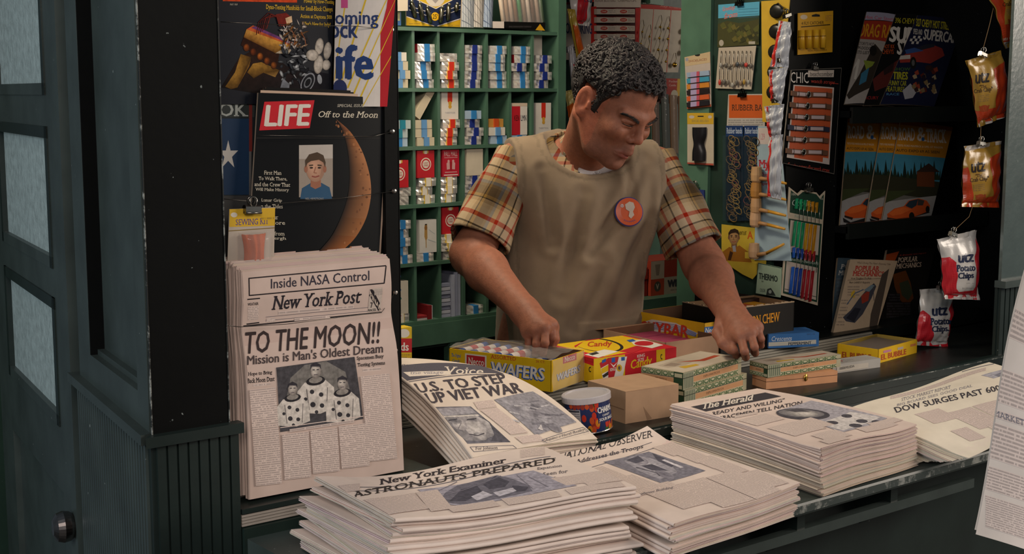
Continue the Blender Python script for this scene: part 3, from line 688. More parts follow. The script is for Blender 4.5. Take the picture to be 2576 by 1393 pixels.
D.P([(1108, 1052), (1200, 1046), (1230, 1062), (1244, 1096), (1206, 1110), (1172, 1108), (1140, 1086)], '9b9596', 'photo', cols=['7c787c', 'a8a2a2', 'b8b2b0', '8a8688', '7c787c', '8f8b8c', '6c696e']); D.F(1196, 1078, 30, 20, 'c4bdb9', 'a8a2a2', rot=30, mat='photo'); D.F(1156, 1068, 20, 14, 'bcb5b2', '98929400'[:6], rot=30, mat='photo'); D.F(1208, 1098, 18, 9, 'b8b2b0', '8f8b8c', rot=20, mat='photo'); D.F(1142, 1058, 20, 7, '5a585e', '8c888a', rot=12, mat='photo'); D.F(1190, 1056, 16, 6, '5a585e', 'a09a9a', rot=8, mat='photo')
D.P([(1210, 1046), (1226, 1060), (1284, 1112), (1236, 1108), (1244, 1090), (1232, 1062)], '57555d', 'photo')
D.L([(1128, 1058), (1150, 1054)], 3, '4a484f', 'photo'); D.L([(1174, 1056), (1198, 1053)], 3, '4a484f', 'photo'); D.L([(1180, 1092), (1202, 1096), (1218, 1090)], 2.5, '504c52', 'photo'); D.L([(1160, 1064), (1152, 1080), (1164, 1084)], 2, '7a767a', 'photo')
D.P([(1242, 1006), (1340, 985), (1450, 1062), (1348, 1096)], '8d8a91', 'photo'); [D.F(1275 + 16 * k + 8 * (k % 3), 1012 + 8 * k + 9 * (k % 2), 20, 9, ['a5a2a8', '6c6971', 'b0adb2'][k % 3], '8d8a91', rot=25, mat='photo') for k in range(8)]
for k in range(22):
    x, y = 1270 + random.random() * 130, 1005 + random.random() * 70
    D.L([(x, y), (x + 12 + 26 * random.random(), y - 6 + 14 * random.random())], 2 + 2 * random.random(), random.choice(['77747c', 'a7a3aa', 'b4b0b4', '6c6971']), 'photo')
D.P([(1352, 1080), (1360, 1068), (1366, 1084)], 'c8c2c2', 'photo')
D.B(1190, 1012, 1238, 1030, 3, PAPER, -.12, 12); D.B(1206, 1032, 1250, 1094, 14, PAPER, -.12, 78)
D.B(1294, 1100, 1352, 1116, 4, PAPER, -.12, 20)
for P in ([(1362, 1108), (1466, 1076), (1480, 1086), (1376, 1116), (1362, 1108)], [(1182, 1124), (1290, 1120), (1300, 1128), (1192, 1136), (1182, 1124)]): D.L(P, 1.4, GREY)
D.T('Aquino a Harsh Reality', 1370, 1106, 1470, 1114, '55505a', 0, 1, sl=-.28); D.T('For Johnson', 1196, 1124, 1252, 1134, '55505a', 0, 1, sl=-.04)
VB = lambda u, v: .020 * math.sin(math.pi * v) + .006 * math.sin(math.pi * u) - .02 * u * max(0, .25 - v)
stack('voice', top, bot, 9, VB, 6, 'L', 'folded weekly in the slumped pile beside the wafer box, # from the top', 'weeklies in the slumped pile', 'top weekly of the slumped pile, headline U.S. TO STEP UP VIET WAR', D, (10, 14), 'd9cabc', .004)

# --- draped pile at the right end
c4 = [(2085, 1046), (2488, 912), (2690, 1010), (2437, 1152)]
top = [onz(2085, 1046, .985), onz(2488, 912, 1.02), onz(2690, 1010, 1.01), onz(2437, 1152, .945)]
D = Deco(c4, 'ink')
D.nf = 3
D.B(2240, 996, 2480, 1004, 1, PAPER, -.3); D.T('STOCK MARKET REPORT', 2268, 1001, 2392, 1009, '8a858c', 0, 1, sl=-.26); D.T('BIG BOARD SEES GOOD DEAL', 2256, 1016, 2446, 1022, '8f8a92', 0, 1, sl=-.26)
D.L([(2420, 935), (2500, 915)], 1.5, GREY); D.P([(2468, 944), (2520, 930), (2545, 938), (2500, 952)], 'a9a6b0', 'photo'); D.P([(2500, 944), (2524, 934), (2534, 940), (2512, 948)], '7d7c88', 'photo')
D.T('DOW SURGES PAST 600!', 2248, 1025, 2525, 1040, '3d3a42', .02, 0, -.4, sl=-.215)
for x0, y0, x1, n, h, sk in ((2300, 1042, 2360, 6, 24, 50), (2375, 1040, 2440, 8, 40, 90), (2445, 1022, 2510, 8, 44, 90), (2515, 1006, 2580, 8, 44, 90), (2390, 1084, 2430, 6, 26, 50), (2480, 1070, 2540, 6, 30, 60)): D.B(x0, y0, x1, y0 + h, n, PAPER, -.25, sk)
bot = [V((p.x, p.y, z)) for p, z in zip(top, (.965, .965, .945, .9225))]; bot[3] = V((top[3].x - .03, 1.47, .9225)); bot[2] = V((top[2].x - .03, 1.47, .93))
WB = lambda u, v: .012 * math.sin(math.pi * min(1, v * 1.1)) + .003 * math.sin(9 * u + v * 3)
stack('dow', top, bot, 8, WB, 6, '', 'broadsheet in the draped pile at the right end, # from the top', 'broadsheets in the draped pile', 'top broadsheet of the draped pile, headline about shares surging', D, (12, 10), 'e0d5c4', .007)

# --- a paper carried past the counter by someone out of view
c4 = [(2592, 640), (2960, 600), (2880, 1500), (2446, 1338)]
tp = [atD(2592, 640, 1.62), atD(2960, 600, 1.50), atD(2880, 1500, 1.40), atD(2446, 1338, 1.52)]
f0 = bil(*tp); nn = nrm(f0, .5, .5)
hold = lambda u, v: f0(u, v) + nn * (.03 * math.sin(math.pi * min(1, u * 1.1)) + .010 * math.sin(5 * v + 3 * u))
D = Deco(c4, 'ink')
for y0, y1, n in ((800, 860, 6), (930, 1010, 8), (1060, 1150, 9), (1170, 1230, 8), (1245, 1325, 14)): D.B(2480, y0, 2700, y1, n, PAPER, .35, 0)
D.B(2500, 1030, 2640, 1050, 2, PAPER, .33); D.T('MARKET NEWS', 2500, 1030, 2640, 1046, '77737c', 0, 1, sl=.33)
m = MB(); m.sheet(hold, 16, 24, .0006, 'd6c9c0', 'paper'); gh = gridded(hold, 16, 24); D.tf = unproj(gh, D.tf); m.deco(D, gh, (16, 24))
m.sheet(lambda u, v: hold(u, v) - nn * (.004 + .004 * u) + V((.004, .006, .004)), 16, 24, .0006, 'd0c3ba', 'paper')
tag(m.build('newspaper'), 'loose newspaper hanging in the right foreground, carried past the counter', 'newspaper')
# ================================================================ left magazine rack
def mag(name, label, cat, px, ys, deco, th, col='101214', edge='c9b8a4', mat='gloss', bow=0, bowv=0, nu=8, nv=8, cuts=(0, 0), group=None, parts=None):
    fn = bil(*[ony(x, y, Y) for (x, y), Y in zip(px, ys)], bow=bow, bowv=bowv)
    m = MB(); m.sheet(fn, nu, nv, th, col, mat, edge=edge)
    if deco:
        if bow or bowv: gf = gridded(fn, nu, nv); deco.tf = unproj(gf, deco.tf); m.deco(deco, gf, (nu, nv))
        else: m.deco(deco, fn, cuts)
    if parts:
        r = thing(name, label, cat, fn(.5, 1), group); m.build(parts, r); return r, fn
    o = m.build(name); tag(o, label, cat, group); return o, fn
def clip(px, Y, s, label, parent=None, col='8f8d88', tilt=0, N_=V((0, -1, 0)), P=None):
    """sprung bulldog clip: jaw and two wire loops; px is the middle of its jaw"""
    c = P or ony(px[0], px[1], Y); n = V(N_); z = V((0, 0, 1)); x = z.cross(n) * -1
    if tilt: rm = Matrix.Rotation(R_(tilt), 3, n); x, z = rm @ x, rm @ z
    t = thing('bulldog_clip', label, 'clip', c)
    def q(a, b, d): return c + x * (a * s) + z * (b * s) + n * (d * s)
    m = MB()
    pr = [(-.9, .55), (-.35, .75), (.35, .75), (.9, .55), (1.0, -.35), (.95, -.55), (.2, -.5), (.2, -.2), (-.2, -.2), (-.2, -.5), (-.95, -.55), (-1.0, -.35)]
    pr = [(0.62 * d, b) for d, b in pr]
    m.prism([q(-1.3, b, d) for d, b in pr], x * (2.6 * s), col, 'metal')
    m.tube([q(-1.32, -.38, .62), q(1.32, -.38, .62)], .13 * s, col, 'metal', 8); m.build('jaw', t)
    for sg in (1, -1):
        m = MB(); pts = []
        for k in range(13):
            a = math.pi * (k / 12); pts.append(q(.62 * math.cos(a), 1.35 + .62 * math.sin(a), sg * (.35 - .12 * math.sin(a))))
        m.tube([q(.3, .6, sg * .4)] + pts + [q(-.3, .6, sg * .4)], .13 * s, col, 'metal', 7); m.build('handle', t)
    return t
def face(D, x, y, s, skin='c89c80', hair='3c2a20', dark='7d4f3a', coat=None):
    """a small generic printed portrait"""
    if coat: D.P([(x - 34 * s, y + 68 * s), (x - 30 * s, y + 44 * s), (x - 10 * s, y + 32 * s), (x + 14 * s, y + 32 * s), (x + 32 * s, y + 42 * s), (x + 38 * s, y + 68 * s)], coat)
    D.P([(x - 10 * s, y + 20 * s), (x + 12 * s, y + 20 * s), (x + 13 * s, y + 40 * s), (x, y + 46 * s), (x - 11 * s, y + 40 * s)], dark)
    D.F(x, y, 21 * s, 30 * s, tuple(min(1, 1.12 * v) for v in lin(skin)), tuple(.62 * v for v in lin(skin)), 26, 0, -6 * s, -6 * s); D.P([(x + 14 * s, y - 8 * s), (x + 21 * s, y - 6 * s), (x + 19 * s, y + 14 * s), (x + 8 * s, y + 27 * s), (x + 13 * s, y + 8 * s)], tuple(.6 * v for v in lin(skin)))
    D.E(x - 21 * s, y + 1 * s, 4 * s, 8 * s, dark); D.E(x + 21 * s, y + 1 * s, 4 * s, 8 * s, dark)
    D.P([(x - 22 * s, y - 2 * s), (x - 23 * s, y - 18 * s), (x - 14 * s, y - 32 * s), (x + 4 * s, y - 37 * s), (x + 18 * s, y - 30 * s), (x + 23 * s, y - 14 * s), (x + 22 * s, y - 2 * s), (x + 18 * s, y - 14 * s), (x + 8 * s, y - 20 * s), (x - 10 * s, y - 17 * s), (x - 18 * s, y - 12 * s)], hair)
    for q in (-1, 1):
        D.L([(x + q * 14 * s, y - 7 * s), (x + q * 5 * s, y - 8 * s)], 3 * s, hair); D.E(x + q * 9 * s, y - 2 * s, 4 * s, 2 * s, '2a201c', 10)
    D.L([(x + 1 * s, y - 4 * s), (x - 3 * s, y + 9 * s), (x + 3 * s, y + 10 * s)], 1.8 * s, dark); D.L([(x - 8 * s, y + 17 * s), (x, y + 19 * s), (x + 9 * s, y + 16 * s)], 3 * s, '8c4a40')

YM = 1.988
# engine magazine
c = [(548, -70), (842, -62), (832, 262), (556, 262)]; D = Deco(c, 'photo', 'print')
D.R(560, -60, 745, 6, 'c4441e', .02)
D.T('MAY 1969', 578, 12, 596, 17, 'b9b4a4', 0, 0, 0)
for t, x0, y0, x1, y1 in (('Power by Flow-Testing', 762, 0, 842, 13), ('Dyno-Testing Manifolds for Small-Block Chevys', 667, 14, 836, 30), ('Action at Daytona 500', 753, 39, 834, 52), ("What's New for Indy?", 757, 58, 831, 71)): D.T(t, x0, y0, x1, y1, 'd2ab2c', .012, 1, sl=.04)
D.P([(556, 222), (600, 150), (650, 120), (720, 170), (840, 190), (836, 236), (640, 236)], '1a1110', cols=['120d0e', '2a1810', '301c10', '1c1414', '11131c', '11131c', '160f0e'])
D.P([(566, 220), (590, 185), (604, 140), (630, 148), (625, 170), (596, 222), (580, 226)], '8a6224', cols=['6c4c18', 'a87c34', '7c581e', '3a260c', '8a6224', '5c3f14', '4a3210']); D.P([(620, 185), (634, 164), (655, 160), (700, 180), (690, 197), (660, 186), (636, 200)], '86601f', cols=['6c4c18', 'a07630', '8a6426', '4a3210', '94703a', '5c3f14', '3a260c'])
D.P([(604, 118), (612, 96), (640, 104), (700, 140), (695, 168), (668, 160), (640, 142)], '2a1208')
for k in range(5): D.F(618 + k * 17, 124 + k * 11, 8, 10, ['a8561c', '7d3912', 'b4621e', '8a4416', '93501a'][k], '2a1208', 12, 0, -2, -3)
D.P([(611, 98), (618, 78), (632, 76), (726, 118), (718, 140), (690, 138)], 'a8742a', cols=['6c4416', 'c48e40', 'b87c30', 'c8923c', '7c5420', '5c3a14']); D.P([(618, 78), (634, 68), (736, 112), (726, 118)], 'b8552c'); D.P([(630, 74), (640, 70), (730, 110), (724, 114)], '6a3a6c')
D.P([(690, 138), (718, 122), (730, 130), (724, 140)], 'b4a48c')
for k in range(6): D.L([(642 + k * 5, 92 - k * 3), (648 + k * 6, 60 - k * 4), (672 + k * 8, 36 + k * 3), (700 + k * 5, 48 + k * 3)], 2.2, random.choice(['4a1612', '6a2018', '331010']))
D.P([(690, 40), (716, 36), (730, 48), (724, 70), (698, 70)], '6c2018'); D.P([(714, 50), (730, 44), (732, 60), (718, 66)], 'c8a884')
rr_ = random.Random(3)
for k in range(70):
    x, y = 698 + rr_.random() * 62 + .2 * k, 60 + rr_.random() * 64; c0, c1 = rr_.choice([('d8ccc0', '4a4440'), ('8d8580', '2a2626'), ('b49a80', '3a2a20'), ('e4dcd4', '6c6460'), ('5c5450', '1c1a1c'), ('94602c', '2a1a10')])
    D.F(x, y, 4 + 9 * rr_.random(), 1.2 + 3 * rr_.random(), c0, c1, 6, rr_.random() * 180, -1, -1)
for k in range(8): D.L([(700 + 9 * k, 66 + 3 * k), (716 + 8 * k, 92 + 2 * k), (706 + 10 * k, 118)], 1.8, rr_.choice(['b8b0a8', '2a2626', '8a5030', '6c6460']))
for k in range(62):
    x, y = 700 + rr_.random() * 84, 130 + rr_.random() * 82; c0, c1 = rr_.choice([('3a3e46', '0e0f12'), ('5f6468', '15161a'), ('a8acb0', '2a2c30'), ('2a2d34', '0c0d10'), ('c8ccd0', '3a3c40'), ('1c1e26', '0a0b0e')])
    D.F(x, y, 4 + 11 * rr_.random(), 1.5 + 4 * rr_.random(), c0, c1, 6, rr_.random() * 180, -1, -1)
for x, y, rx, ry in ((802, 121, 11, 21), (823, 132, 10, 22), (800, 166, 12, 23), (820, 167, 11, 13), (783, 143, 16, 14)): D.E(x, y, rx, ry, '8a837a', 20, 8); D.F(x, y, rx * .84, ry * .88, 'c8c0b6', 'a9a196', 20, 8, 2, -4)
for r_, cc in ((26, '7e8188'), (22, '1a1b20'), (14, '70747a'), (10, '15161a')): D.E(772, 210, r_ * .6, r_, cc, 22, 30)
D.E(803, 202, 6, 12, '8c9096', 14, -10)
D.P([(700, 230), (710, 200), (726, 214), (724, 230)], '6c7078')
mag('magazine', 'dark motoring magazine with a V8 engine, top left of the left rack', 'magazine', c, (YM, YM, YM - .004, YM - .004), D, .004, '11131c')
# rock magazine
c = [(846, -70), (1000, -70), (974, 268), (838, 268)]; D = Deco(c, 'print')
D.P([(846, -70), (985, -70), (955, 90), (962, 268), (838, 268)], 'd8d0c8'); D.P([(985, -70), (1000, -70), (974, 268), (956, 268), (957, 80), (972, 20)], 'b3202a')
for a in range(13):
    th = R_(24 + a * 11); x, y = 820, 330
    D.L([(x + 100 * math.cos(-th), y + 130 * math.sin(-th)), (x + 330 * math.cos(-th), y + 460 * math.sin(-th))], 4.5, 'd6b428')
D.T('Coming', 812, 26, 952, 72, '1c3366', .02); D.T('rock', 812, 50, 900, 96, '1c3366', .03); D.T('life', 822, 112, 940, 201, '16366e', .04)
D.E(855, 222, 18, 22, '1c2a5c', 20); D.R(858, -20, 875, 20, 'c44a86')
mag('magazine', 'white and red magazine with yellow rays and blue lettering, above the moon magazine', 'magazine', c, (YM - .010, YM - .058, YM - .046, YM - .008), D, .004, 'd8d0c8', bow=.006)
# star magazine half hidden
c = [(548, 245), (660, 250), (650, 660), (560, 660)]; D = Deco(c, 'print')
D.R(540, 250, 640, 304, '2a3030'); D.T('LOOK', 486, 262, 624, 302, '9aa09c', .02, 1); D.R(540, 308, 626, 510, '16304e'); D.R(626, 250, 634, 400, '6a2420'); D.R(626, 400, 632, 520, '5c5a5a')
st_ = [(574 + (26 if k % 2 == 0 else 10) * math.sin(math.pi * k / 5), 410 - (40 if k % 2 == 0 else 15) * math.cos(math.pi * k / 5)) for k in range(10)]
D.P(st_, 'b9b6b0'); D.R(548, 512, 640, 660, '3a3a3a')
mag('magazine', 'dark blue magazine with a pale star, half hidden at the left edge of the rack', 'magazine', c, (YM, YM, YM - .006, YM - .006), D, .004, '20262a')
# moon magazine
c = [(650, 233), (976, 246), (950, 700), (622, 700)]; D = Deco(c, 'print')
D.P([(665, 256), (791, 252), (779, 322), (652, 328)], 'c41f2c'); D.T('LIFE', 664, 264, 782, 318, 'dcd6cc', .035, 0, .12, sl=-.02)
D.T('SPECIAL ISSUE', 848, 262, 916, 269, 'b9b3a4', .01, 1, .2); D.T('Off to the Moon', 801, 279, 950, 295, 'cfc6b2', .008, 1, .25, sl=.01)
out = [(846, 300), (880, 330), (906, 370), (922, 410), (932, 455), (932, 500), (920, 550), (895, 595), (866, 625), (835, 650), (800, 690)]
inn = [(846, 300), (862, 330), (873, 370), (878, 410), (879, 455), (873, 500), (858, 545), (836, 590), (812, 620), (790, 645), (764, 690)]
def smooth(p, m=4):
    o = []
    for i in range(len(p) - 1):
        a, b_, c_, d_ = p[max(0, i - 1)], p[i], p[i + 1], p[min(len(p) - 1, i + 2)]
        for j in range(m): t = j / m; o.append(tuple(.5 * (2 * b_[q] + (c_[q] - a[q]) * t + (2 * a[q] - 5 * b_[q] + 4 * c_[q] - d_[q]) * t * t + (3 * b_[q] - a[q] - 3 * c_[q] + d_[q]) * t ** 3) for q in (0, 1)))
    return o + [p[-1]]
out, inn = smooth(out), smooth(inn)
for k in range(40):
    cs = [('1c120d', '8a5230'), ('5c3822', 'a5683c'), ('6c4228', 'b0754a'), ('6c442c', 'ac7248'), ('683f29', 'a87048'), ('643c26', 'a06a42'), ('5c3822', '9c6438'), ('5a331c', '985a2c'), ('5a3016', '9a5624'), ('52290f', '8a4618')][k // 4]; cs = ('1a100b', cs[1])
    D.P([inn[k], out[k], out[k + 1], inn[k + 1]], cs[0], cols=[cs[0], cs[1], cs[1], cs[0]])
for k in range(40):
    t = rr_.random(); j = min(39, int(t * 40)); a, b = inn[j], out[j]; s_ = .5 + .45 * rr_.random()
    D.E(a[0] + (b[0] - a[0]) * s_, a[1] + (b[1] - a[1]) * s_ + rr_.random() * 20, 1.5 + 2 * rr_.random(), 1.5 + 2.5 * rr_.random(), rr_.choice(['7a4c30', '6a4228', '9a6640']), 8)
D.R(752, 365, 837, 496, '9a8f84', -.02); D.R(752, 365, 837, 400, 'b8b0a8', -.02); face(D, 793, 424, 1.12, 'c79a80', '4a3a2c', '9a6650', '2c5272')
D.T('NEIL ARMSTRONG', 768, 497, 814, 502, '9a958c')
for t, x0, x1, y in (('First Man', 664, 708, 439), ('To Walk There,', 650, 722, 454), ('and the Crew That', 640, 730, 468), ('Will Make History', 642, 727, 482), ('Lunar Grip', 657, 709, 509), ('on the Tides', 650, 711, 523), ('Song', 652, 700, 551), ('and Lore', 652, 717, 564), ('A Letter from', 640, 716, 591), ('Lindbergh', 650, 720, 604)): D.T(t, x0, y - 10, x1, y, 'c9c2b0', .005, 1, sl=.02)
D.L([(645, 347), (955, 347)], 1, '3a3634')
lf, lfn = mag('magazine', 'black moon magazine with a red title box, tall beside the sewing kit', 'magazine', c, (YM - .018, YM - .034, YM - .030, YM - .03), D, .006, '0b0c0e', bow=.006)
for k in range(3):
    f2 = (lambda k: lambda u, v: lfn(u, v * .98) + V((.006 * (k + 1), .0035 + .0025 * k, .004 + .0024 * k)))(k)
    m = MB(); m.sheet(f2, 4, 4, .0015, '14110f' if k else 'bda592', 'gloss', edge='c9a98f')
    tag(m.build('magazine'), 'copy showing only its edge, %s behind the black moon magazine' % ORD[k].replace('top', 'directly'), 'magazine', 'copies behind the moon magazine')
# sewing kit
c = [(577, 526), (692, 521), (689, 668), (572, 668)]; D = Deco(c, 'print'); YK = 1.938
D.R(577, 526, 692, 570, 'd0a92e', -.03); D.T('SEWING KIT', 592, 551, 676, 566, '5c4c86', .008, 1, sl=-.04); D.L([(575, 580), (691, 572)], 2, '7c6424'); D.B(655, 545, 690, 553, 1, 'd0a92e', -.03); D.E(588, 540, 8, 6, 'ddd6c8')
t, fk = mag('blister_card', 'sewing kit card with an orange pouch, clipped over the moon magazine', 'card', c, (YK,) * 4, D, .0012, 'b9aea2', parts='backing_card')
m = MB(); pf = bil(*[ony(x, y, YK - .002) for x, y in [(607, 590), (668, 586), (664, 672), (612, 672)]]); pouch = lambda u, v: pf(u + .08 * math.sin(math.pi * v) * (.5 - u) * 2, v) + V((0, -.016 * math.sin(math.pi * u) ** .6 * (.6 + .4 * math.sin(3.1 * v)) - .002 * math.sin(22 * u), 0))
m.sheet(pouch, 20, 12, .002, 'c4561a', 'cloth'); m.build('pouch', t)
m = MB(); bfn = bil(*[ony(x, y, YK - .003) for x, y in [(600, 584), (680, 580), (678, 674), (598, 674)]]); m.sheet(lambda u, v: bfn(u, v) + V((0, -.022 * (math.sin(math.pi * u) * min(1, v * 8)) ** .3, 0)), 16, 10, .0006, 'd8d4d0', 'film'); m.build('blister', t)
clip((634, 528), YK - .004, .0105, 'silver clip holding the sewing kit card', tilt=-3)
# goods hung along the far side of the stile
for k, (y0, y1, cc) in enumerate([(660, 690, 'b9b8be'), (690, 760, '1c5c9c'), (760, 800, '2460a4'), (800, 815, 'c0304c'), (815, 850, 'c23a58'), (850, 905, '1a6660'), (905, 960, '1c4e94'), (950, 1000, 'b02c3c')]):
    if k in (0, 3, 5, 7): continue
    a, b = ony(1002, y0, 1.975), ony(1003, y1, 1.975); m = MB()
    for j in range(3):
        f = (lambda j: lambda u, v: V((a.x + .001 + .004 * math.sin(math.pi * v) + .002 * math.sin(9 * v + j), a.y + .02 * u, a.z + (b.z - a.z) * (j + v) / 3)))(j)
        m.sheet(f, 3, 6, .004, (cc, 'c0304c' if k == 4 else cc, ['b9b8be', '1a6660', 'b02c3c'][k % 3])[j], 'pouch')
    tag(m.build('candy_strip'), 'bright foil candy strip hung on the black stile, %s of the four down' % ORD[[1, 2, 4, 6].index(k)].replace('top', 'first'), 'candy', 'candy strips on the stile')
m = MB(); g = bil(ony(994, 310, 1.97), ony(1012, 322, 1.97), ony(1016, 525, 1.97), ony(996, 540, 1.97)); m.sheet(lambda u, v: g(u, v) + V((.0, .03 * u, 0)), 3, 8, .003, '3c3026', 'cardboard', edge='a08c66'); tag(m.build('display_card'), 'brown card edge jutting past the black stile beside the cigarette packs', 'card')
m = MB(); g = bil(ony(1000, 826, 2.4), ony(1036, 822, 2.4), ony(1036, 905, 2.4), ony(1000, 908, 2.4)); D = Deco([(1000, 826), (1036, 822), (1036, 905), (1000, 908)])
D.R(1000, 851, 1036, 886, 'b5242a'); D.T('ds', 1007, 861, 1028, 882, 'e0d8cc', .03); D.E(1016, 838, 14, 11, 'd9d2c4'); D.B(1004, 889, 1034, 902, 2, 'd0a92e')
m.sheet(g, 2, 2, .03, 'd0ae24', 'card'); m.deco(D, g); m.obox(V((g(0, 1).x, 2.4, ZU + .0005)), (g(1, 1).x - g(0, 1).x, 0, 0), (0, .03, 0), (0, 0, min(g(0, 1).z, g(1, 1).z) + .001 - ZU), 'd0ae24', 'card'); tag(m.build('candy_carton'), 'yellow and red carton lettered ds between the stile and the pigeonholes', 'carton')

# ================================================================ pigeonholes: cigarette packs
SIL, WHT, CRM = 'efece8', 'd0cbc0', 'c2b79e'
BL, DB, RD, YW, TL = '2f78b4', '1d2f7c', 'c8301e', 'd9cba0', '1f7a90'
def endpack(body, mat, stamp, edge=None, side=None):
    """a pack lying with its end to the front: x width, y depth, z height, origin at the front lower left"""
    m = MB(); w_, d_, h_ = .055, .083, .0222; r = random.Random(body + stamp)
    g = lambda u, v: V((w_ * u, .0015 * math.sin(7 * u + 3 * v), h_ * (1 - v)))
    m.obox((0, .0012, 0), (w_, 0, 0), (0, d_, 0), (0, 0, h_), side or body, 'foil' if mat == 'foil' and not side else 'card')
    if mat == 'foil':
        nu, nv = 6, 3; P = [[V((w_ * i / nu, -.0040 * r.random() * (1 if 0 < i < nu else .3) - .0003, h_ * (1 - j / nv))) for i in range(nu + 1)] for j in range(nv + 1)]
        for j in range(nv):
            for i in range(nu):
                a, b, c_, d = P[j][i], P[j][i + 1], P[j + 1][i + 1], P[j + 1][i]; m.add([a, d, c_], [(0, 1, 2)], body, 'foil'); m.add([a, c_, b], [(0, 1, 2)], body, 'foil')
    else: m.obox((0, -.0006, 0), (w_, 0, 0), (0, .002, 0), (0, 0, h_), body, 'card')
    if stamp:
        x0, x1 = w_ * .38, w_ * .66
        if edge: m.obox((x0 - .002, -.0042, -.0002), (x1 - x0 + .004, 0, 0), (0, .03, 0), (0, 0, h_ + .0005), edge, 'card')
        m.obox((x0, -.0048, -.0003), (x1 - x0, 0, 0), (0, .03, 0), (0, 0, h_ + .0008), stamp, 'card')
    return m
def standpack(col, kind):
    m = MB(); w_, d_, h_ = .055, .022, (.0715 if kind in 'LPT' else .088)
    m.box(0, w_, 0, d_, 0, h_, col, 'card'); D = Deco(); g = lambda u, v: V((w_ * u, 0, h_ * (1 - v)))
    if kind == 'L':
        D.E(.5, .5, .31, .24, 'dcd2c0', 26); D.E(.5, .5, .26, .20, 'b4202a', 26); D.E(.5, .5, .2, .15, 'd9cfc0', 24); D.T('LUCKY', .36, .42, .64, .49, '9c2028', .02); D.T('STRIKE', .36, .51, .64, .58, '9c2028', .02); D.R(.34, 0, .66, .1, 'c9a84a'); D.R(.42, 0, .58, .12, 'ddd4c4')
    if kind == 'P':
        D.T('PALL MALL', .1, .06, .9, .24, 'cfa0a0', .02); D.R(.1, .28, .9, .3, 'cfa0a0')
        for x, a in ((.36, 1), (.64, -1)): D.P([(x, .42), (x + .14 * a, .46), (x + .1 * a, .72), (x - .1 * a, .74), (x - .12 * a, .5)], 'c99a9a'); D.E(x, .42, .07, .05, 'c99a9a', 10)
        D.P([(.42, .44), (.58, .44), (.56, .74), (.5, .8), (.44, .74)], '9a1a26'); D.R(.14, .82, .86, .85, 'cfa0a0'); D.R(.08, .92, .92, .96, 'd8c8c0')
    if kind == 'R':
        D.R(.36, 0, .64, .46, 'c8301e'); D.P([(.36, .46), (.64, .46), (.5, .58)], 'c8301e'); D.E(.5, .52, .1, .07, 'c99a3a', 16); D.E(.5, .62, .1, .06, 'c99a3a', 16); D.T('TAREYTON', .2, .78, .8, .83, '8a8c98')
    if kind == 'K':
        D.R(0, .02, .54, 1, 'b71f2c'); D.T('KEN', .16, .38, .48, .56, '4a1014', .02); D.T('LMN', .58, .38, .94, .56, '4a4c54', .02); D.R(0, 0, 1, .1, 'cdb9a4')
    if kind == 'C':
        D.P([(.3, .15), (.45, .12), (.46, .55), (.4, .62), (.4, .85), (.36, .85), (.35, .62), (.28, .5)], 'a8844a'); D.E(.37, .24, .09, .07, '8a6030', 12); D.R(.32, .12, .43, .16, '2a2420'); D.L([(.55, .3), (.9, .45)], .02, 'aab0b4'); D.L([(.5, .6), (.95, .7)], .02, 'aab0b4')
    m.deco(D, g); return m
PK = {}
def pack(kind, x, z, label, y=2.994, lean=0, deep=0):
    if kind not in PK:
        kinds = {'fb': (SIL, 'foil', BL), 'fd': (SIL, 'foil', DB), 'fr': (SIL, 'foil', RD, 'd8a84a'), 'fy': (SIL, 'foil', 'ddd6c8', 'cfae38'), 'pb': (CRM, 'card', '5f90c0'), 'wb': (WHT, 'card', '5f90c0'), 'fn': (SIL, 'foil', ''), 'fm': (SIL, 'foil', BL, None, '7a1c24'), 'ft': ('a9b7b9', 'card', TL), 'kr': ('b4823c', 'card', 'b84a20'), 'bb': ('9fb4c8', 'card', '2f78b4')}
        if kind in kinds: m = endpack(*kinds[kind])
        else: m = {'L': lambda: standpack('b8202a', 'L'), 'P': lambda: standpack('b01c30', 'P'), 'R': lambda: standpack('d6d0c8', 'R'), 'K': lambda: standpack('d8d2ca', 'K'), 'C': lambda: standpack('cfcdc8', 'C'), 'T': lambda: standpack('cfc4b0', 'T'), 'W': lambda: standpack('c9c2b4', 'W')}[kind]()
        o = m.build('cigarette_pack', org=(0, 0, 0)); PK[kind] = o
    else:
        o = PK[kind].copy(); COL.objects.link(o)
    o.location = (x, y + deep, z); o.rotation_euler = (0, lean, 0); tag(o, label, 'cigarette pack', 'cigarette packs in the pigeonholes')
DESC = {'fb': 'silver foil pack with a light blue stamp', 'fd': 'silver foil pack with a dark blue stamp', 'fr': 'silver foil pack with a red stamp', 'fy': 'silver foil pack with a yellow stamp', 'pb': 'cream pack with a blue stamp', 'wb': 'white pack with a blue stamp', 'fn': 'plain silver foil pack', 'fm': 'foil pack with a maroon side', 'ft': 'grey pack with a teal stamp', 'kr': 'small tan box', 'bb': 'pale blue pack', 'L': 'red pack with a white ring', 'P': 'crimson pack with a crest', 'R': 'white pack with a red ribbon', 'K': 'red and white pack', 'C': 'marbled white pack with a brown pipe', 'T': 'cream upright pack', 'W': 'plain white upright pack'}
ROWN = ['bottom', 'second lowest', 'middle', 'second highest', 'top']
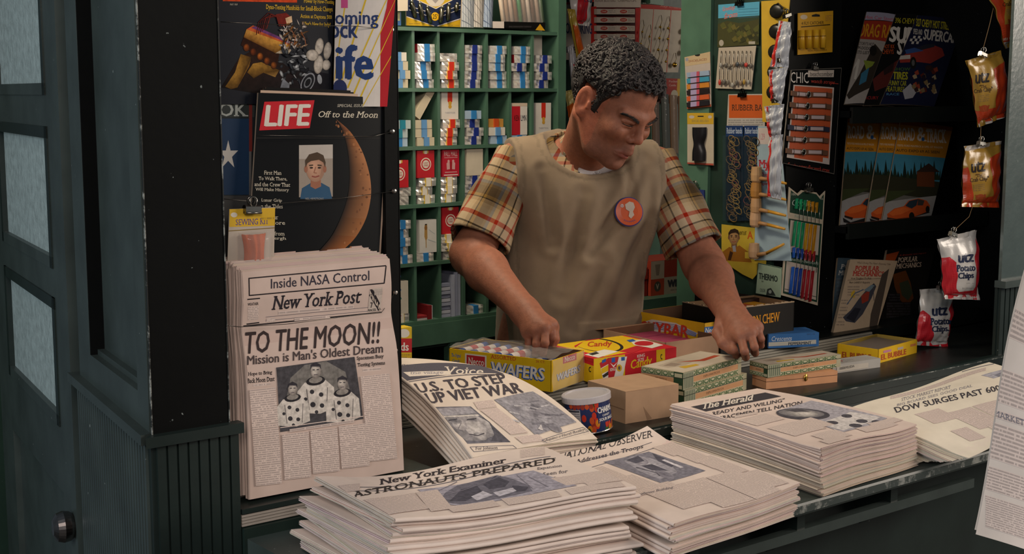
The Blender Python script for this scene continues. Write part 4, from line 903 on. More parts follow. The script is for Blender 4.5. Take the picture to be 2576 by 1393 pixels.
# row (from the bottom), column -> packs listed from the bottom up
HOLES = {(4, 1): ['pb', 'pb', 'pb', 'wb'], (4, 2): ['fb', 'fb', 'fm', 'fb', 'fm'], (4, 3): ['fr', 'fr', 'fr', 'fn'], (4, 4): ['fd', 'fd', 'fd', 'fd', 'fd'][:4] + ['fd'], (4, 5): ['fb', 'fb', 'fb', 'fb', 'fb'], (4, 6): ['fb', 'fb', 'fd', 'fm', 'fb'], (4, 7): ['fd', 'fd', 'fd', 'fd'],
         (3, 1): ['bb', 'ft', 'ft'], (3, 2): ['pb', 'pb', 'pb'], (3, 3): ['fr', 'fr', 'fr', 'R'], (3, 4): ['fd', 'fd', 'fd', 'bb'], (3, 5): ['bb', 'wb', 'kr'], (3, 6): ['bb', 'K'], (3, 7): ['bb', 'R'],
         (2, 1): ['fn', 'fn', 'fn', 'L'][1:], (2, 2): ['fy', 'fy', 'fy', 'L'], (2, 3): ['fy', 'fy', 'fy', 'P'], (2, 4): ['fd', 'fd', 'fd', 'T'],
         (1, 1): ['fb', 'fb', 'fb', 'fb', 'fb'], (1, 2): ['fb', 'C'], (1, 3): ['fy', 'fy', 'fy', 'L'], (1, 4): ['fd', 'fd'],
         (0, 1): ['fy', 'W'], (0, 4): ['fb']}
rp = random.Random(11)
for (row, cn), ps in HOLES.items():
    z = ZS[row] + .0006
    for k, p in enumerate(ps):
        x = XD[cn] + .010 + rp.uniform(-.006, .009) + (.006 if p == 'R' else 0)
        pos = ('bottom', 'second up', 'third up', 'fourth up', 'fifth up', 'sixth up')[k]
        pack(p, x, z, '%s, %s, %s row, %s column' % (DESC[p], pos, ROWN[row], nth(cn)), deep=rp.uniform(0, .008))
        z += (.0715 if p in 'LPT' else .088 if p in 'RKCW' else .0226) + .0004
m = MB(); m.box(0, .022, 0, .055, 0, .085, 'c2b79e', 'card'); m.box(.001, .021, -.0006, 0, .066, .084, 'a89a84', 'card'); o = m.build('cigarette_pack', org=(0, 0, 0)); o.location = (XD[2] + .004, 2.998, ZS[3] + .082); o.rotation_euler = (0, R_(34), 0); tag(o, 'cream pack tilted on edge above the cream packs, second highest row', 'cigarette pack', 'cigarette packs in the pigeonholes')
def at2(o, l, a): o.location = l; o.rotation_euler = a
pack('W', XD[7] + .004, ZS[4] + .0925, 'white upright pack behind the foil packs at the top right pigeonhole', deep=.03)
# stacked matchbooks, booklets in the lowest row
for i in range(9):
    m = MB(); m.box(XD[3] + .006 + .0, XD[3] + .036, 2.996 + .001 * (i % 3), 3.06, ZS[0] + .001 + i * .0105, ZS[0] + .0095 + i * .0105, ['9aa0b4', 'b4b8c6', '8a90a8'][i % 3], 'card'); tag(m.build('matchbook'), 'grey blue matchbook, %s up in the lowest row stack' % nth(i), 'matchbook', 'matchbooks in the lowest row')
for i in range(3):
    m = MB(); m.box(XD[3] + .040 + i * .0115, XD[3] + .0505 + i * .0115, 2.995 + .003 * i, 3.07, ZS[0] + .0006, ZS[0] + .115 + .006 * (i % 2), ['a2a8bc', '8e94ac', '9aa0b6'][i], 'card'); tag(m.build('matchbook_carton'), 'tall thin grey blue carton beside the matchbooks, %s from the left' % nth(i), 'carton', 'thin cartons beside the matchbooks')
m = MB(); m.box(XD[2] + .006, XD[2] + .040, 2.998, 3.06, ZS[0] + .0006, ZS[0] + .012, 'b8b0b0', 'card'); m.box(XD[2] + .006, XD[2] + .040, 2.9975, 3.061, ZS[0] + .0065, ZS[0] + .0125, '8c2a2e', 'card'); tag(m.build('matchbox'), 'small red and grey box lying in the lowest pigeonhole row', 'box')
m = MB(); m.box(XD[2] + .042, XD[2] + .056, 2.998, 3.06, ZS[0] + .0006, ZS[0] + .038, '7a2024', 'card'); m.box(XD[2] + .0555, XD[2] + .0575, 2.997, 3.061, ZS[0] + .0006, ZS[0] + .038, 'b8b4b8', 'card'); tag(m.build('matchbox'), 'small red box standing on edge in the lowest pigeonhole row', 'box')
# goods standing on the cabinet
ZT = ZS[5] + .0006
c = [(1022, -60), (1158, -60), (1161, 68), (1022, 64)]; D = Deco(c, 'print')
D.P([(1022, -60), (1158, -60), (1158, -10), (1095, 22), (1022, -14)], 'c9a62a'); D.E(1093, -6, 24, 22, 'cfc6bc'); D.P([(1075, -12), (1093, 8), (1111, -12), (1093, -24)], '9a9290')
D.P([(1022, -14), (1095, 20), (1158, -12), (1160, 47), (1098, 66), (1022, 40)], '1c2746'); D.L([(1022, -14), (1094, 21), (1158, -12)], 2, 'd8cfc8')
D.L([(1022, 41), (1090, 66)], 2.4, 'd8ccca'); D.L([(1160, 46), (1098, 66)], 2.4, 'd8ccca')
D.P([(1022, 42), (1088, 66), (1022, 66)], 'c9a022'); D.P([(1161, 48), (1100, 67), (1161, 68)], 'c9a022'); D.B(1028, 57, 1056, 62, 1, 'c9a022'); D.B(1126, 62, 1156, 66, 1, 'c9a022')
for y in (18, 28): D.L([(1028, y - 4), (1082, y + 14)], 1.6, 'cfcac8'); D.L([(1104, y + 14), (1158, y - 6)], 1.6, 'cfcac8')
D.E(1092, 41, 10, 11, 'd9a81c', 20); D.T('25', 1086, 35, 1096, 47, '2c2a20', .01); D.T('c', 1097, 35, 1100, 39, '2c2a20')
t, f = mag('display_card', 'navy and yellow card of pocket knives marked 25c, on the pigeonhole cabinet', 'card', c, (3.06,) * 4, D, .003, '1c2746', parts='backing_card')
for x, y0, x1, y1 in ((1034, 4, 1046, 44), (1055, 8, 1064, 52), (1074, 18, 1084, 60), (1112, 18, 1107, 58), (1129, 12, 1126, 52), (1149, 10, 1147, 30)):
    a, b = ony(x, y0, 3.052), ony(x1, y1, 3.052); m = MB(); m.tube([a, a * .8 + b * .2, a * .2 + b * .8, b], [.003, .0068, .0062, .003], '6e6c5e', 'metal', 8); m.ell(a + V((0, -.003, .001)), (.005, .004, .004), 'b8b4a8', 'metal', 8); m.build('pocket_knife', t)
for i, (x0, x1, cc, st_) in enumerate(((1160, 1192, 'b2b6bc', '6a7484'), (1190, 1216, 'beb8b2', '6a6464'), (1214, 1238, 'a3b1c6', '4a5c7e'))):
    c = [(x0 + 4, -40), (x1 + 4, -40), (x1, 70), (x0, 68)]; D = Deco(c, 'cloth')
    for k in range(7): D.L([(x0 - 20, -60 + 22 * k), (x1 + 10, -30 + 22 * k + 16)], 2.2 if k % 2 else 1.1, st_); D.L([(x0 + 6 * k - 8, -40), (x0 + 6 * k - 6, 70)], .8, st_)
    mag('handkerchief', 'folded checked handkerchief on the pigeonhole cabinet, %s from the left' % nth(i), 'handkerchief', c, (3.03, 3.03, 3.03, 3.03), D, .012, cc, mat='cloth', bow=.006, cuts=(6, 6), group='folded handkerchiefs')
t = thing('display_box', 'black tray of wrapped cigars with a yellow triangle, on the pigeonhole cabinet', 'box', ony(1310, 72, 3.02))
c = [(1268, 54), (1372, 57), (1371, 77), (1268, 71)]; D = Deco(c, 'print'); D.P([(1343, 76), (1356, 60), (1371, 77)], 'd79f1c'); D.B(1278, 64, 1332, 70, 1, '14130f')
m = MB(); f = bil(*[ony(x, y, 3.0) for x, y in c]); m.sheet(f, 2, 2, .003, '0e0d0d', 'card'); m.deco(D, f)
p = f(0, 1); m.obox(p + V((-.028, .012, 0)), (.028, -.012, 0), (0, .003, 0), (0, 0, f(0, 0).z - p.z), 'b4aaa4', 'card'); m.obox(p, (.135, 0, 0), (0, .09, 0), (0, 0, .003), '0e0d0d', 'card'); m.build('tray', t)
for i, cc in enumerate(['c8b6a4', '9c7f68', 'b8a090', '7c5a44', '1f7a44', '8a7464', 'c4b4a8', '64483a', 'a89080', '5c6e58']):
    x = 1256 + i * 11; m = MB(); a, b = ony(x + 10, 56, 3.012), ony(x - 2, -40, 3.03); m.tube([a, b], .0065, cc, 'gloss', 8); m.build('cigar', t)
m = MB(); m.sheet(bil(*[ony(x, y, 3.004) for x, y in [(1252, -40), (1352, -40), (1366, 57), (1268, 54)]]), 10, 8, .0008, 'e0dcd8', 'film'); m.build('wrapper', t)
c = [(994, -20), (1026, -20), (1026, 27), (994, 28)]; mag('paper_bag', 'pale paper folder at the far left on top of the cabinet', 'folder', c, (3.03,) * 4, None, .004, 'c6b9a8', mat='paper')
c = [(994, 30), (1009, 30), (1009, 64), (994, 64)]; D = Deco(c); D.R(994, 30, 1006, 52, 'd8cc9c'); mag('candy_carton', 'small blue and cream carton beside the pocket knife card', 'carton', c, (3.05,) * 4, D, .03, '1c5ca0')
# ================================================================ boxes on the counter
class PBox:
    """a carton standing on level z: C, L, R are the photo positions of its near, left and right lower corners, T that of the near upper corner"""
    def __init__(s, C, L, R, T, z, h=None):
        c = onz(*C, z); l = onz(*L, z) - c; r = onz(*R, z) - c
        la, ra = math.atan2(l.y, l.x), math.atan2(r.y, r.x); d = (la - ra) % (2 * math.pi) - math.pi / 2
        la -= d / 2; ra += d / 2
        s.c = c; s.l = V((math.cos(la), math.sin(la), 0)) * l.length; s.r = V((math.cos(ra), math.sin(ra), 0)) * r.length
        if h is None:
            h = .05
            for _ in range(20): h += (seen_at(c + V((0, 0, h)))[1] - T[1]) / 1300
        s.h = V((0, 0, h)); l_, r_ = s.l, s.r
        s.left = lambda u, v: s.c + l_ * (1 - u) + s.h * (1 - v)
        s.right = lambda u, v: s.c + r_ * u + s.h * (1 - v)
        s.top = lambda u, v: s.c + r_ * u + l_ * v * 0 + l_ * (1 - v) + s.h
    def D(s, face, mat='print'): f = getattr(s, face); return Deco([seen_at(f(0, 0)), seen_at(f(1, 0)), seen_at(f(1, 1)), seen_at(f(0, 1))], mat)
    def solid(s, col, mat='card', m=None):
        m = m or MB(); return m.obox(s.c, s.r, s.l, s.h, col, mat)
    def open(s, col, inner='7a5e44', th=.0022, floor=True):
        m = MB(); rn, ln = s.r.normalized() * th, s.l.normalized() * th
        for o, a, b in ((s.c, s.r, ln), (s.c + s.l - ln, s.r, ln), (s.c, rn, s.l), (s.c + s.r - rn, rn, s.l)):
            m.obox(o, a, b, s.h, col, 'card')
        m.obox(s.c + rn + ln, s.r - rn * 2, s.l - ln * 2, V((0, 0, th)), inner, 'cardboard')
        for o, a, d in ((s.c + ln * 1.05, s.r, 1), (s.c + s.l - ln * 1.05, s.r, -1)): m.add([o, o + a, o + a + s.h, o + s.h], [(0, 1, 2, 3)], inner, 'cardboard')
        for o, a in ((s.c + rn * 1.05, s.l), (s.c + s.r - rn * 1.05, s.l)): m.add([o, o + a, o + a + s.h, o + s.h], [(0, 1, 2, 3)], inner, 'cardboard')
        return m
YEL = 'd6b017'
# wafers
b = PBox((1387, 986), (1128, 952), (1470, 957), (1386, 907), ZU)
t = thing('wafer_box', 'yellow carton of wafer rolls under crinkled film, beside the slumped weeklies', 'candy box', b.c)
m = b.open(YEL, '6a4c38')
D = b.D('left'); s_ = .115
D.T('The Original', 1136, 888, 1160, 899, '2c6cb0', .01, 1, .4, sl=s_); D.T('Candy', 1138, 902, 1158, 912, '2c6cb0', .01, 1, .4, sl=s_)
D.R(1170, 888, 1224, 946, 'd8d0c0', s_); D.R(1174, 892, 1220, 944, 'b4242e', s_); D.T('Necco', 1178, 898, 1218, 916, 'ddd4c6', .02, 1, sl=s_)
D.T('ASSORTED', 1234, 891, 1298, 901, 'c0442a', .01, 1, sl=.10); D.T('26 CT.', 1348, 905, 1372, 911, 'b0442a', .01, sl=s_)
D.T('WAFERS', 1234, 908, 1371, 943, '2a56a4', .09, 0, .08, sl=.13); D.T('WAFERS', 1236, 908, 1371, 940, 'ded8d0', .03, 0, .08, sl=.13)
m.deco(D, b.left)
D = b.D('right'); D.R(1416, 893, 1450, 915, 'b4303a', -.3); D.T('Necco', 1420, 897, 1446, 911, 'd8cfc2', .02, 1, sl=-.3); D.T('WAFERS', 1400, 941, 1460, 961, '3c5c9c', .09, 0, .1, sl=-.42); D.T('WAFERS', 1401, 941, 1460, 959, 'd4d0cc', .03, 0, .1, sl=-.42)
m.deco(D, b.right); m.build('carton', t)
m = MB(); m.sheet(lambda u, v: b.top(u, v) + V((0, 0, .003 + .003 * math.sin(14 * v + 9 * u) * math.sin(7 * u + 3 * v) + .004 * math.sin(math.pi * u))), 16, 30, .0004, 'dcd8d4', 'film')
m.sheet(lambda u, v: b.right(u, v) - b.l.normalized() * (.003 + .0015 * math.sin(17 * u + 8 * v)), 12, 10, .0004, 'dcd8d4', 'film'); m.build('film_wrap', t)
ln, rn = b.l.normalized(), b.r.normalized()
RL = None
for k in range(16):
    row = k // 8; f = .05 + .118 * (k % 8); p = b.c + b.l * (1 - f) + b.r * (.10 + .02 * (k % 2)) + V((0, 0, b.h.z - .013 - .017 * row))
    if row == 0 and k % 8 > 4: continue
    e = b.r.length * .82; m = MB(); R1 = .0095
    for a0, a1, cc in ((0, .2, '33508f'), (.2, .42, 'cfc6c2'), (.42, .62, 'b03a48'), (.62, .82, 'cfc6c2'), (.82, 1, '33508f')): m.tube([p + rn * (e * a0), p + rn * (e * a1)], R1, cc, 'card', 12, a0 == 0 or a1 == 1)
    tag(m.build('candy_roll'), 'wax paper roll of wafers in the yellow carton, %s in the %s layer' % (nth(k % 8), 'upper' if row == 0 else 'lower'), 'candy', 'wafer rolls in the yellow carton')
# sweet cigarettes
b = PBox((1493, 964), (1392, 926), (1673, 926), (1492, 902), ZU); m = b.solid('c2202c')
D = b.D('left'); D.R(1380, 880, 1500, 980, YEL, .35); D.P([(1469, 892), (1493, 900), (1493, 911), (1469, 904)], 'b4202a'); D.T('c', 1481, 922, 1487, 936, '2c2a20', .02); m.deco(D, b.left)
D = b.D('right'); s_ = -.2; D.P([(1493, 902), (1572, 888), (1572, 955), (1493, 966)], YEL); D.P([(1651, 880), (1673, 872), (1673, 925), (1651, 925)], YEL); D.T('c', 1661, 890, 1666, 904, '2c2a20', .02)
D.P([(1508, 913), (1530, 900), (1535, 944), (1518, 958)], 'd8d2c8'); D.P([(1508, 913), (1530, 900), (1532, 914), (1511, 926)], 'b4202a'); D.R(1514, 906, 1524, 914, '2a5aa0', -.5); D.P([(1512, 927), (1532, 916), (1534, 930), (1514, 940)], YEL); D.P([(1515, 944), (1532, 932), (1534, 940), (1518, 950)], '2c2a28')
D.P([(1530, 900), (1556, 896), (1549, 946), (1530, 950)], 'b4202a'); D.R(1538, 900, 1547, 912, '2a5aa0', -.2); D.P([(1534, 912), (1543, 919), (1553, 910), (1543, 924)], 'e0d8cc'); D.T('KINGS', 1534, 926, 1549, 934, 'e0d8cc', .02, sl=s_)
D.P([(1556, 898), (1577, 896), (1566, 946), (1544, 948)], 'd8d2c8'); D.R(1562, 898, 1571, 907, '2a5aa0', -.1); D.E(1557, 925, 7, 9, 'd0a42c'); D.E(1557, 925, 3, 5, '5a5248')
D.T('KING', 1603, 892, 1622, 900, 'e0d4cc', .02, sl=s_); D.T('SIZE', 1604, 902, 1620, 910, 'e0d4cc', .02, sl=s_); D.T('Candy', 1586, 906, 1640, 936, 'd9b21a', .03, 0, .1, sl=-.24)
m.deco(D, b.right)
D = b.D('top'); D.P([(1389, 866), (1546, 840), (1620, 856), (1590, 884), (1520, 897)], YEL); D.E(1507, 868, 62, 17, '1f1c18', 30, 6); D.E(1503, 868, 58, 15, YEL, 30, 6); D.L([(1446, 872), (1468, 856), (1505, 851)], 5, 'b4202a'); D.T('Candy', 1478, 860, 1540, 877, 'b03a1c', .03, 0, .1, sl=-.05)
D.P([(1470, 892), (1520, 879), (1556, 884), (1505, 900)], 'd8d2c8'); D.P([(1480, 890), (1500, 885), (1508, 889), (1490, 894)], '2c2a28'); D.P([(1556, 884), (1600, 870), (1640, 868), (1590, 888)], 'b4202a')
D.P([(1584, 856), (1622, 854), (1669, 868), (1640, 876), (1595, 868)], 'd8d2c8'); D.E(1620, 864, 24, 6, 'b4202a', 24); D.P([(1576, 856), (1592, 853), (1600, 858), (1584, 861)], '2a5aa0')
m.deco(D, b.top); o = m.build('candy_box'); tag(o, 'red and yellow sweet cigarette carton lettered Candy, right of the wafer carton', 'candy box')
# plain brown open carton
b = PBox((1673, 922), (1567, 880), (1770, 894), (1672, 862), ZU); t = thing('open_carton', 'plain open brown carton between the red candy carton and the yellow bar box', 'carton', b.c)
b.open('a58368', '6e4e38').build('carton', t)
m = MB(); q = b.c + b.l + b.h; m.prism([q, q + b.r * .9, q + b.r * .9 + b.l.normalized() * .03 + V((0, 0, -.006)), q + b.l.normalized() * .03 + V((0, 0, -.006))], (0, 0, .002), '9a7a60', 'cardboard'); m.build('flap', t)
for i in range(3):
    p = b.c + b.l * (.2 + .26 * i) + b.r * .12 + V((0, 0, .02)); m = MB(); m.obox(p, b.r * .75, b.l * .22, (0, 0, .018), '9a3c58', 'card'); tag(m.build('candy_bar'), 'pink wrapped bar inside the plain brown carton, %s from the front' % nth(i), 'candy', 'pink bars in the brown carton')
# yellow bar box
b = PBox((1771, 893), (1615, 856), (1892, 868), (1760, 813), ZU); t = thing('candy_box', 'open yellow bar box with wavy red lettering, behind the plain brown carton', 'candy box', b.c); m = b.open('d0a01c', '5c4230')
D = b.D('left'); D.P([(1600, 815), (1640, 803), (1700, 812), (1756, 838), (1745, 846), (1700, 832), (1610, 840)], 'c8bcb4')
for k in range(5): D.L([(1606, 822 + 4 * k), (1650, 810 + 4 * k), (1700, 817 + 4 * k), (1752, 838 + 2 * k)], 1.3, '3c5a9c')
D.T('SKYBAR', 1612, 806, 1732, 838, 'ba3a28', .04, 0, .1, sl=.1); m.deco(D, b.left)
D = b.D('right'); D.R(1769, 823, 1810, 838, '2c62a4', -.1); D.T('Necco', 1773, 825, 1806, 837, 'd8d4cc', .01, 1, .2, sl=-.1); D.T('SKYBAR', 1772, 838, 1880, 868, 'd8d0c4', .08, 0, .2, sl=-.22); D.T('SKYBAR', 1773, 838, 1880, 866, 'b4362a', .03, 0, .2, sl=-.22); D.R(1765, 889, 1895, 898, 'cfc8bc', -.2); D.T('24 COUNT', 1820, 884, 1842, 888, '3c5a9c', .02, sl=-.2); m.deco(D, b.right)
m.build('carton', t)
# black chew box
b = PBox((1812, 890), (1736, 864), (1964, 860), (1808, 780), ZU); t = thing('candy_box', 'open torn black box of chews with yellow lettering, under his hand', 'candy box', b.c); m = b.open('16120e', '7c6248')
D = b.D('right'); D.T('CHARLESTON CHEW', 1822, 806, 1962, 830, 'c9861c', .02, 1, 0, sl=-.16); D.T('QUALITY', 1880, 832, 1918, 843, '8a8a2c', .01, 1, sl=-.12); m.deco(D, b.right); m.build('carton', t)
m = MB(); r = random.Random(4)
for f, g, n_ in ((b.right, b.l, 44), (b.left, b.r, 20)):
    e = [f(k / n_, 0) for k in range(n_ + 1)]; d = V(g).normalized() * .003
    for k in range(n_): h0 = V((0, 0, .001 + .0035 * r.random())); m.prism([e[k], e[k + 1], e[k + 1] + h0, e[k] + h0], d, 'a08a70', 'cardboard')
m.build('torn_edge', t)
for i in range(4):
    p = b.c + b.l * .5 + b.r * (.14 + .2 * i) + V((0, 0, b.h.z - .03)); m = MB(); m.obox(p, b.r * .17, b.l * .4, (0, 0, .018), ['c98a1c', 'c8b48c', 'b84a2c', 'c98a1c'][i], 'gloss'); tag(m.build('candy_bar'), '%s wrapped chew inside the black box, %s from the left' % (['amber', 'cream', 'red', 'amber'][i], nth(i)), 'candy', 'chews in the black box')
# blue mint box
b = PBox((1933, 876), (1911, 863), (2053, 868), (1931, 841), ZU); b.l = b.l.normalized() * .078; l_ = b.l; b.left = lambda u, v: b.c + l_ * (1 - u) + b.h * (1 - v); b.top = lambda u, v: b.c + b.r * u + l_ * (1 - v) + b.h
m = b.solid('33649c'); D = b.D('right'); D.R(1931, 861, 2053, 871, 'b0aea4', -.055); D.T('Crescents', 1941, 846, 1992, 858, 'c8ccd0', .0, 1, .3, sl=-.03); D.T('PEPPERMINT', 1983, 861, 2041, 868, '2c3440', .03, sl=-.05); D.B(2030, 838, 2050, 843, 1, '33649c', -.05); m.deco(D, b.right)
tag(m.build('candy_box'), 'blue box lettered PEPPERMINT right of his left hand', 'candy box')
# cigar boxes
def cigar(C, L, R, T, z, lab, wood=False, h=None, top=True):
    b = PBox(C, L, R, T, z, h); m = b.solid('c08a62' if wood else 'b7a98a', 'wood')
    if not wood:
        for fn in ('left', 'right'):
            f = getattr(b, fn); D = Deco(mat='print')
            for y0, y1 in ((0, .34), (.70, 1)):
                D.R(0, y0, 1, y1, '9c9a78'); n_ = 9 if fn == 'right' else 6
                for k in range(n_):
                    D.E((k + .5) / n_, (y0 + y1) / 2, .36 / n_, .13, '4c6444', 12); D.E((k + .5) / n_, (y0 + y1) / 2 - .02, .24 / n_, .07, 'b8b294', 12); D.R(k / n_ - .008, y0 + .03, k / n_ + .008, y1 - .03, '3c5a38')
            D.R(.0, .34, 1, .70, 'bf8f66'); D.R(0, .335, 1, .36, 'd0c4a8'); D.R(0, .68, 1, .70, 'd0c4a8')
            D.T('DIPLOMATICOS', .34, .46, .62, .58, '6a4a34', .01, 1)
            if fn == 'right': D.R(0, 0, .17, 1, '94947c'); [D.L([(.02 + .025 * k, .08), (.03 + .025 * k, .92)], .008, '4a5a48') for k in range(6)]; D.R(.94, 0, 1, 1, 'a7a084')
            else: D.R(.78, 0, 1, 1, '26402a'); D.R(.80, .08, .98, .3, 'a8a284'); D.R(.80, .74, .98, .95, 'a8a284')
            m.deco(D, f)
        if top:
            D = Deco(mat='print'); D.R(0, 0, 1, 1, 'a79b84'); D.R(.02, .03, .98, .97, 'b9ac9a'); D.P([(.12, .2), (.5, .15), (.55, .5), (.3, .62), (.1, .5)], 'a89a88'); D.P([(.36, .30), (.62, .52), (.9, .48), (.92, .6), (.6, .66)], 'a4442c'); D.P([(.2, .6), (.42, .7), (.4, .82), (.18, .78)], 'b8952c'); D.P([(.15, .3), (.32, .25), (.34, .48), (.2, .52)], '8a7a6c'); m.deco(D, b.top)
        m.obox(b.c + b.h * .66 - b.l.normalized() * .0006 - b.r.normalized() * .0006, b.r * 1.002, b.l * 1.002, (0, 0, .0012), '2a2a20', 'card')
    else:
        m.obox(b.c + b.h * .62 - b.l.normalized() * .0005 - b.r.normalized() * .0005, b.r * 1.002, b.l * 1.002, (0, 0, .001), '5a3a26', 'wood'); p = b.right(.55, .32); m.ell(p, (.007, .003, .009), 'b8964a', 'metal', 8)
    tag(m.build('cigar_box'), lab, 'cigar box', 'cigar boxes on the counter'); return b
b1 = cigar((1721, 1026), (1608, 1010), (1908, 985), (1718, 982), ZL, 'lower paper-trimmed cigar box of the left pair, behind the tall pile', top=False)
b2 = cigar((1718, 982), (1604, 967), (1892, 944), (1715, 938), ZL + b1.h.z + .0008, 'upper paper-trimmed cigar box of the left pair, right of the brown cardboard box')
b3 = cigar((1927, 979), (1908, 966), (2063, 950), (1931, 950), ZL, 'plain orange wood cigar box with a brass clasp, under the right one', True)
b4 = cigar((1931, 950), (1892, 938), (2090, 917), (1930, 918), ZL + b3.h.z + .0008, 'paper-trimmed cigar box on top of the plain orange wood box')
# brown cardboard box
b = PBox((1573, 1066), (1478, 1035), (1706, 1044), (1565, 985), ZL); m = b.solid('a8886c', 'cardboard'); D = b.D('right', 'cardboard'); D.L([(1566, 986), (1699, 959)], 2, '8c6c52'); D.P([(1618, 1022), (1640, 1052), (1628, 1056)], '8c6e56'); m.deco(D, b.right)
D = b.D('left', 'cardboard'); D.L([(1480, 1000), (1570, 1030)], 1.5, '7c5e48'); m.deco(D, b.left)
tag(m.build('cardboard_box'), 'closed plain brown cardboard box behind the blue tin', 'box')
# grey slip box and the yellow gum box
b = PBox((2094, 940), (2068, 930), (2182, 917), (2092, 917), ZL); m = b.solid('a6a29c'); m.obox(b.c + b.r * .08 - b.l.normalized() * .001 + V((0, 0, .003)), b.r * .66, b.l * .02, b.h * .55, 'b8b0a4', 'card'); D = b.D('right'); D.T('BERMUDA', 2112, 923, 2148, 929, '5c5a58', .01, sl=-.18); m.deco(D, b.right, off=.0024)
D = b.D('top'); D.B(2070, 895, 2150, 912, 4, 'a6a29c', .1); D.L([(2080, 900), (2120, 908)], 2, '9c4a44'); m.deco(D, b.top)
tag(m.build('slip_box'), 'small grey paper box between the cigar boxes and the gum box', 'box')
b = PBox((2209, 914), (2103, 899), (2314, 888), (2207, 879), ZL); t = thing('gum_box', 'shallow yellow gum box with red lettering, by the chip bags', 'candy box', b.c); m = b.open('d0a61a', '8a7434')
D = b.D('left'); D.T('EL BUBBLE', 2118, 884, 2192, 899, '9a4a1c', .05, 0, 0, sl=.10); m.deco(D, b.left)
D = b.D('right'); D.T('EL BUBBLE', 2216, 892, 2280, 906, 'a84a20', .05, 0, 0, sl=-.24); D.R(2222, 882, 2242, 888, 'b87a90', -.22); D.R(2258, 874, 2272, 880, 'b0a098', -.22); D.R(2290, 866, 2304, 872, 'b8703c', -.22); m.deco(D, b.right); m.build('carton', t)
m = MB(); f = b.top; m.sheet(lambda u, v: f(.05 + .9 * u, .06 + .88 * v) - V((0, 0, .006 - .0015 * math.sin(9 * u + 5 * v))), 8, 8, .003, '6c625c', 'gloss'); m.build('wrapped_gum', t)
# tin of sour balls
c = onz(1483, 1082, ZL) + V((0, 0, .0035)); t = thing('candy_tin', 'short blue tin of sour balls with a pale lid', 'tin', c)
ax = (V((0, 0, 1)) - _R * .11).normalized(); R0 = .0445; sd = (-_F).normalized(); sd = (sd - ax * sd.dot(ax)).normalized(); rt = ax.cross(sd)
cyl = lambda u, v: c + ax * (.060 * (1 - v)) + (sd * math.cos((u - .5) * math.pi) + rt * math.sin((u - .5) * math.pi)) * R0
m = MB(); m.lathe(c, ax, [(0, 0), (R0 - .001, 0), (R0, .001), (R0, .060), (0, .060)], '1f2c58', 'gloss', 40)
m.lathe(c, ax, [(R0 + .0004, 0), (R0 + .0012, .001), (R0 + .0004, .0025)], 'b8b4b0', 'metal', 40)
D = Deco(); r = random.Random(5)
for k in range(26): D.E(.42 + .2 * r.random() if k < 15 else .75 + .25 * r.random(), (.06 + .9 * r.random()) if k < 15 else .72 + .25 * r.random(), .032, .12, r.choice(['b8481c', 'b8301c', '2c5a2c', 'c47a1c', '26481f', '8c2c1c']), 14)
for k in range(6): D.E(.24 + .06 * k, .08 + .04 * r.random(), .03, .09, r.choice(['b8481c', '8c2c1c', 'b8301c']), 14)
D.R(.17, .20, .38, .92, 'a7a5a8')
D.R(.18, .22, .37, .28, '3a3c48'); [D.R(.18, .33 + .07 * k, .37, .345 + .07 * k, '5a5c68') for k in range(8)]
D.R(.615, .18, .93, .70, '1f2c58'); D.T('CHARMS', .62, .18, .90, .38, 'd8d4d0', .05); D.T('CANDY', .69, .43, .84, .50, 'd8d4d0', .03); D.T('SOUR BALLS', .635, .54, .92, .64, 'd8d4d0', .04)
m.deco(D, cyl, (16, 1)); m.build('can', t)
m = MB(); m.lathe(c, ax, [(R0 + .001, .0585), (R0 + .0032, .0585), (R0 + .0035, .0695), (R0 + .002, .071), (R0 - .004, .071), (R0 - .005, .069), (0, .069)], 'b4aeb0', 'gloss', 40); m.build('lid', t)
# striped cartons on a ledge behind him
zb = ony(1680, 742, 2.93).z
t = thing('wall_shelf', 'narrow green ledge on the back wall behind the shopkeeper', 'shelf', (2.95, 3.1, zb)); MB().box(2.62, 3.6, 2.90, 3.26, zb - .03, zb, INT).build('board', t); MB().box(2.66, 2.70, 3.0, 3.26, zb - .14, zb - .03, INT).build('bracket', t)
c = [(1638, 652), (1800, 634), (1794, 702), (1636, 741)]; c3 = [ony(x, y, 2.945) for x, y in c]; x0, x1 = c3[0].x, c3[1].x; h_ = .105
m = MB(); m.obox((x0, 2.945, zb + .0006), (x1 - x0, 0, 0), (0, .12, 0), (0, 0, h_), '9c3a28', 'card'); f = lambda u, v: V((x0 + (x1 - x0) * u, 2.945, zb + h_ * (1 - v))); D = Deco()
D.R(0, 0, .2, 1, 'b5a594'); D.R(0, .52, .2, 1, 'a8442c'); D.E(.1, .74, .05, .15, '4c4840', 18); D.T('V', .075, .66, .125, .82, 'b5a594', .04); D.P([(.06, .1), (.14, .1), (.12, .42), (.08, .42)], '8a7a6c'); D.R(.2, .5, 1, 1, 'a89c8c'); D.R(.2, 0, 1, .5, '9c3a28'); D.T('WHITTEMORE', .25, .58, .94, .82, '3a3a40', .09, 0, 0); D.B(.3, .86, .8, .93, 1, 'a89c8c')
m.deco(D, f); tag(m.build('striped_carton'), 'orange and cream striped carton on the ledge behind his left elbow', 'carton')
m = MB(); m.obox((x0 - .085, 2.955, zb + .0006), (.08, 0, 0), (0, .1, 0), (0, 0, .05), '8a2c24', 'card'); m.obox((x0 - .085, 2.953, zb + .052), (.08, 0, 0), (0, .1, 0), (0, 0, .035), '9a3224', 'card'); tag(m.build('red_carton'), 'dark red carton half hidden behind his side, left of the striped carton', 'carton')
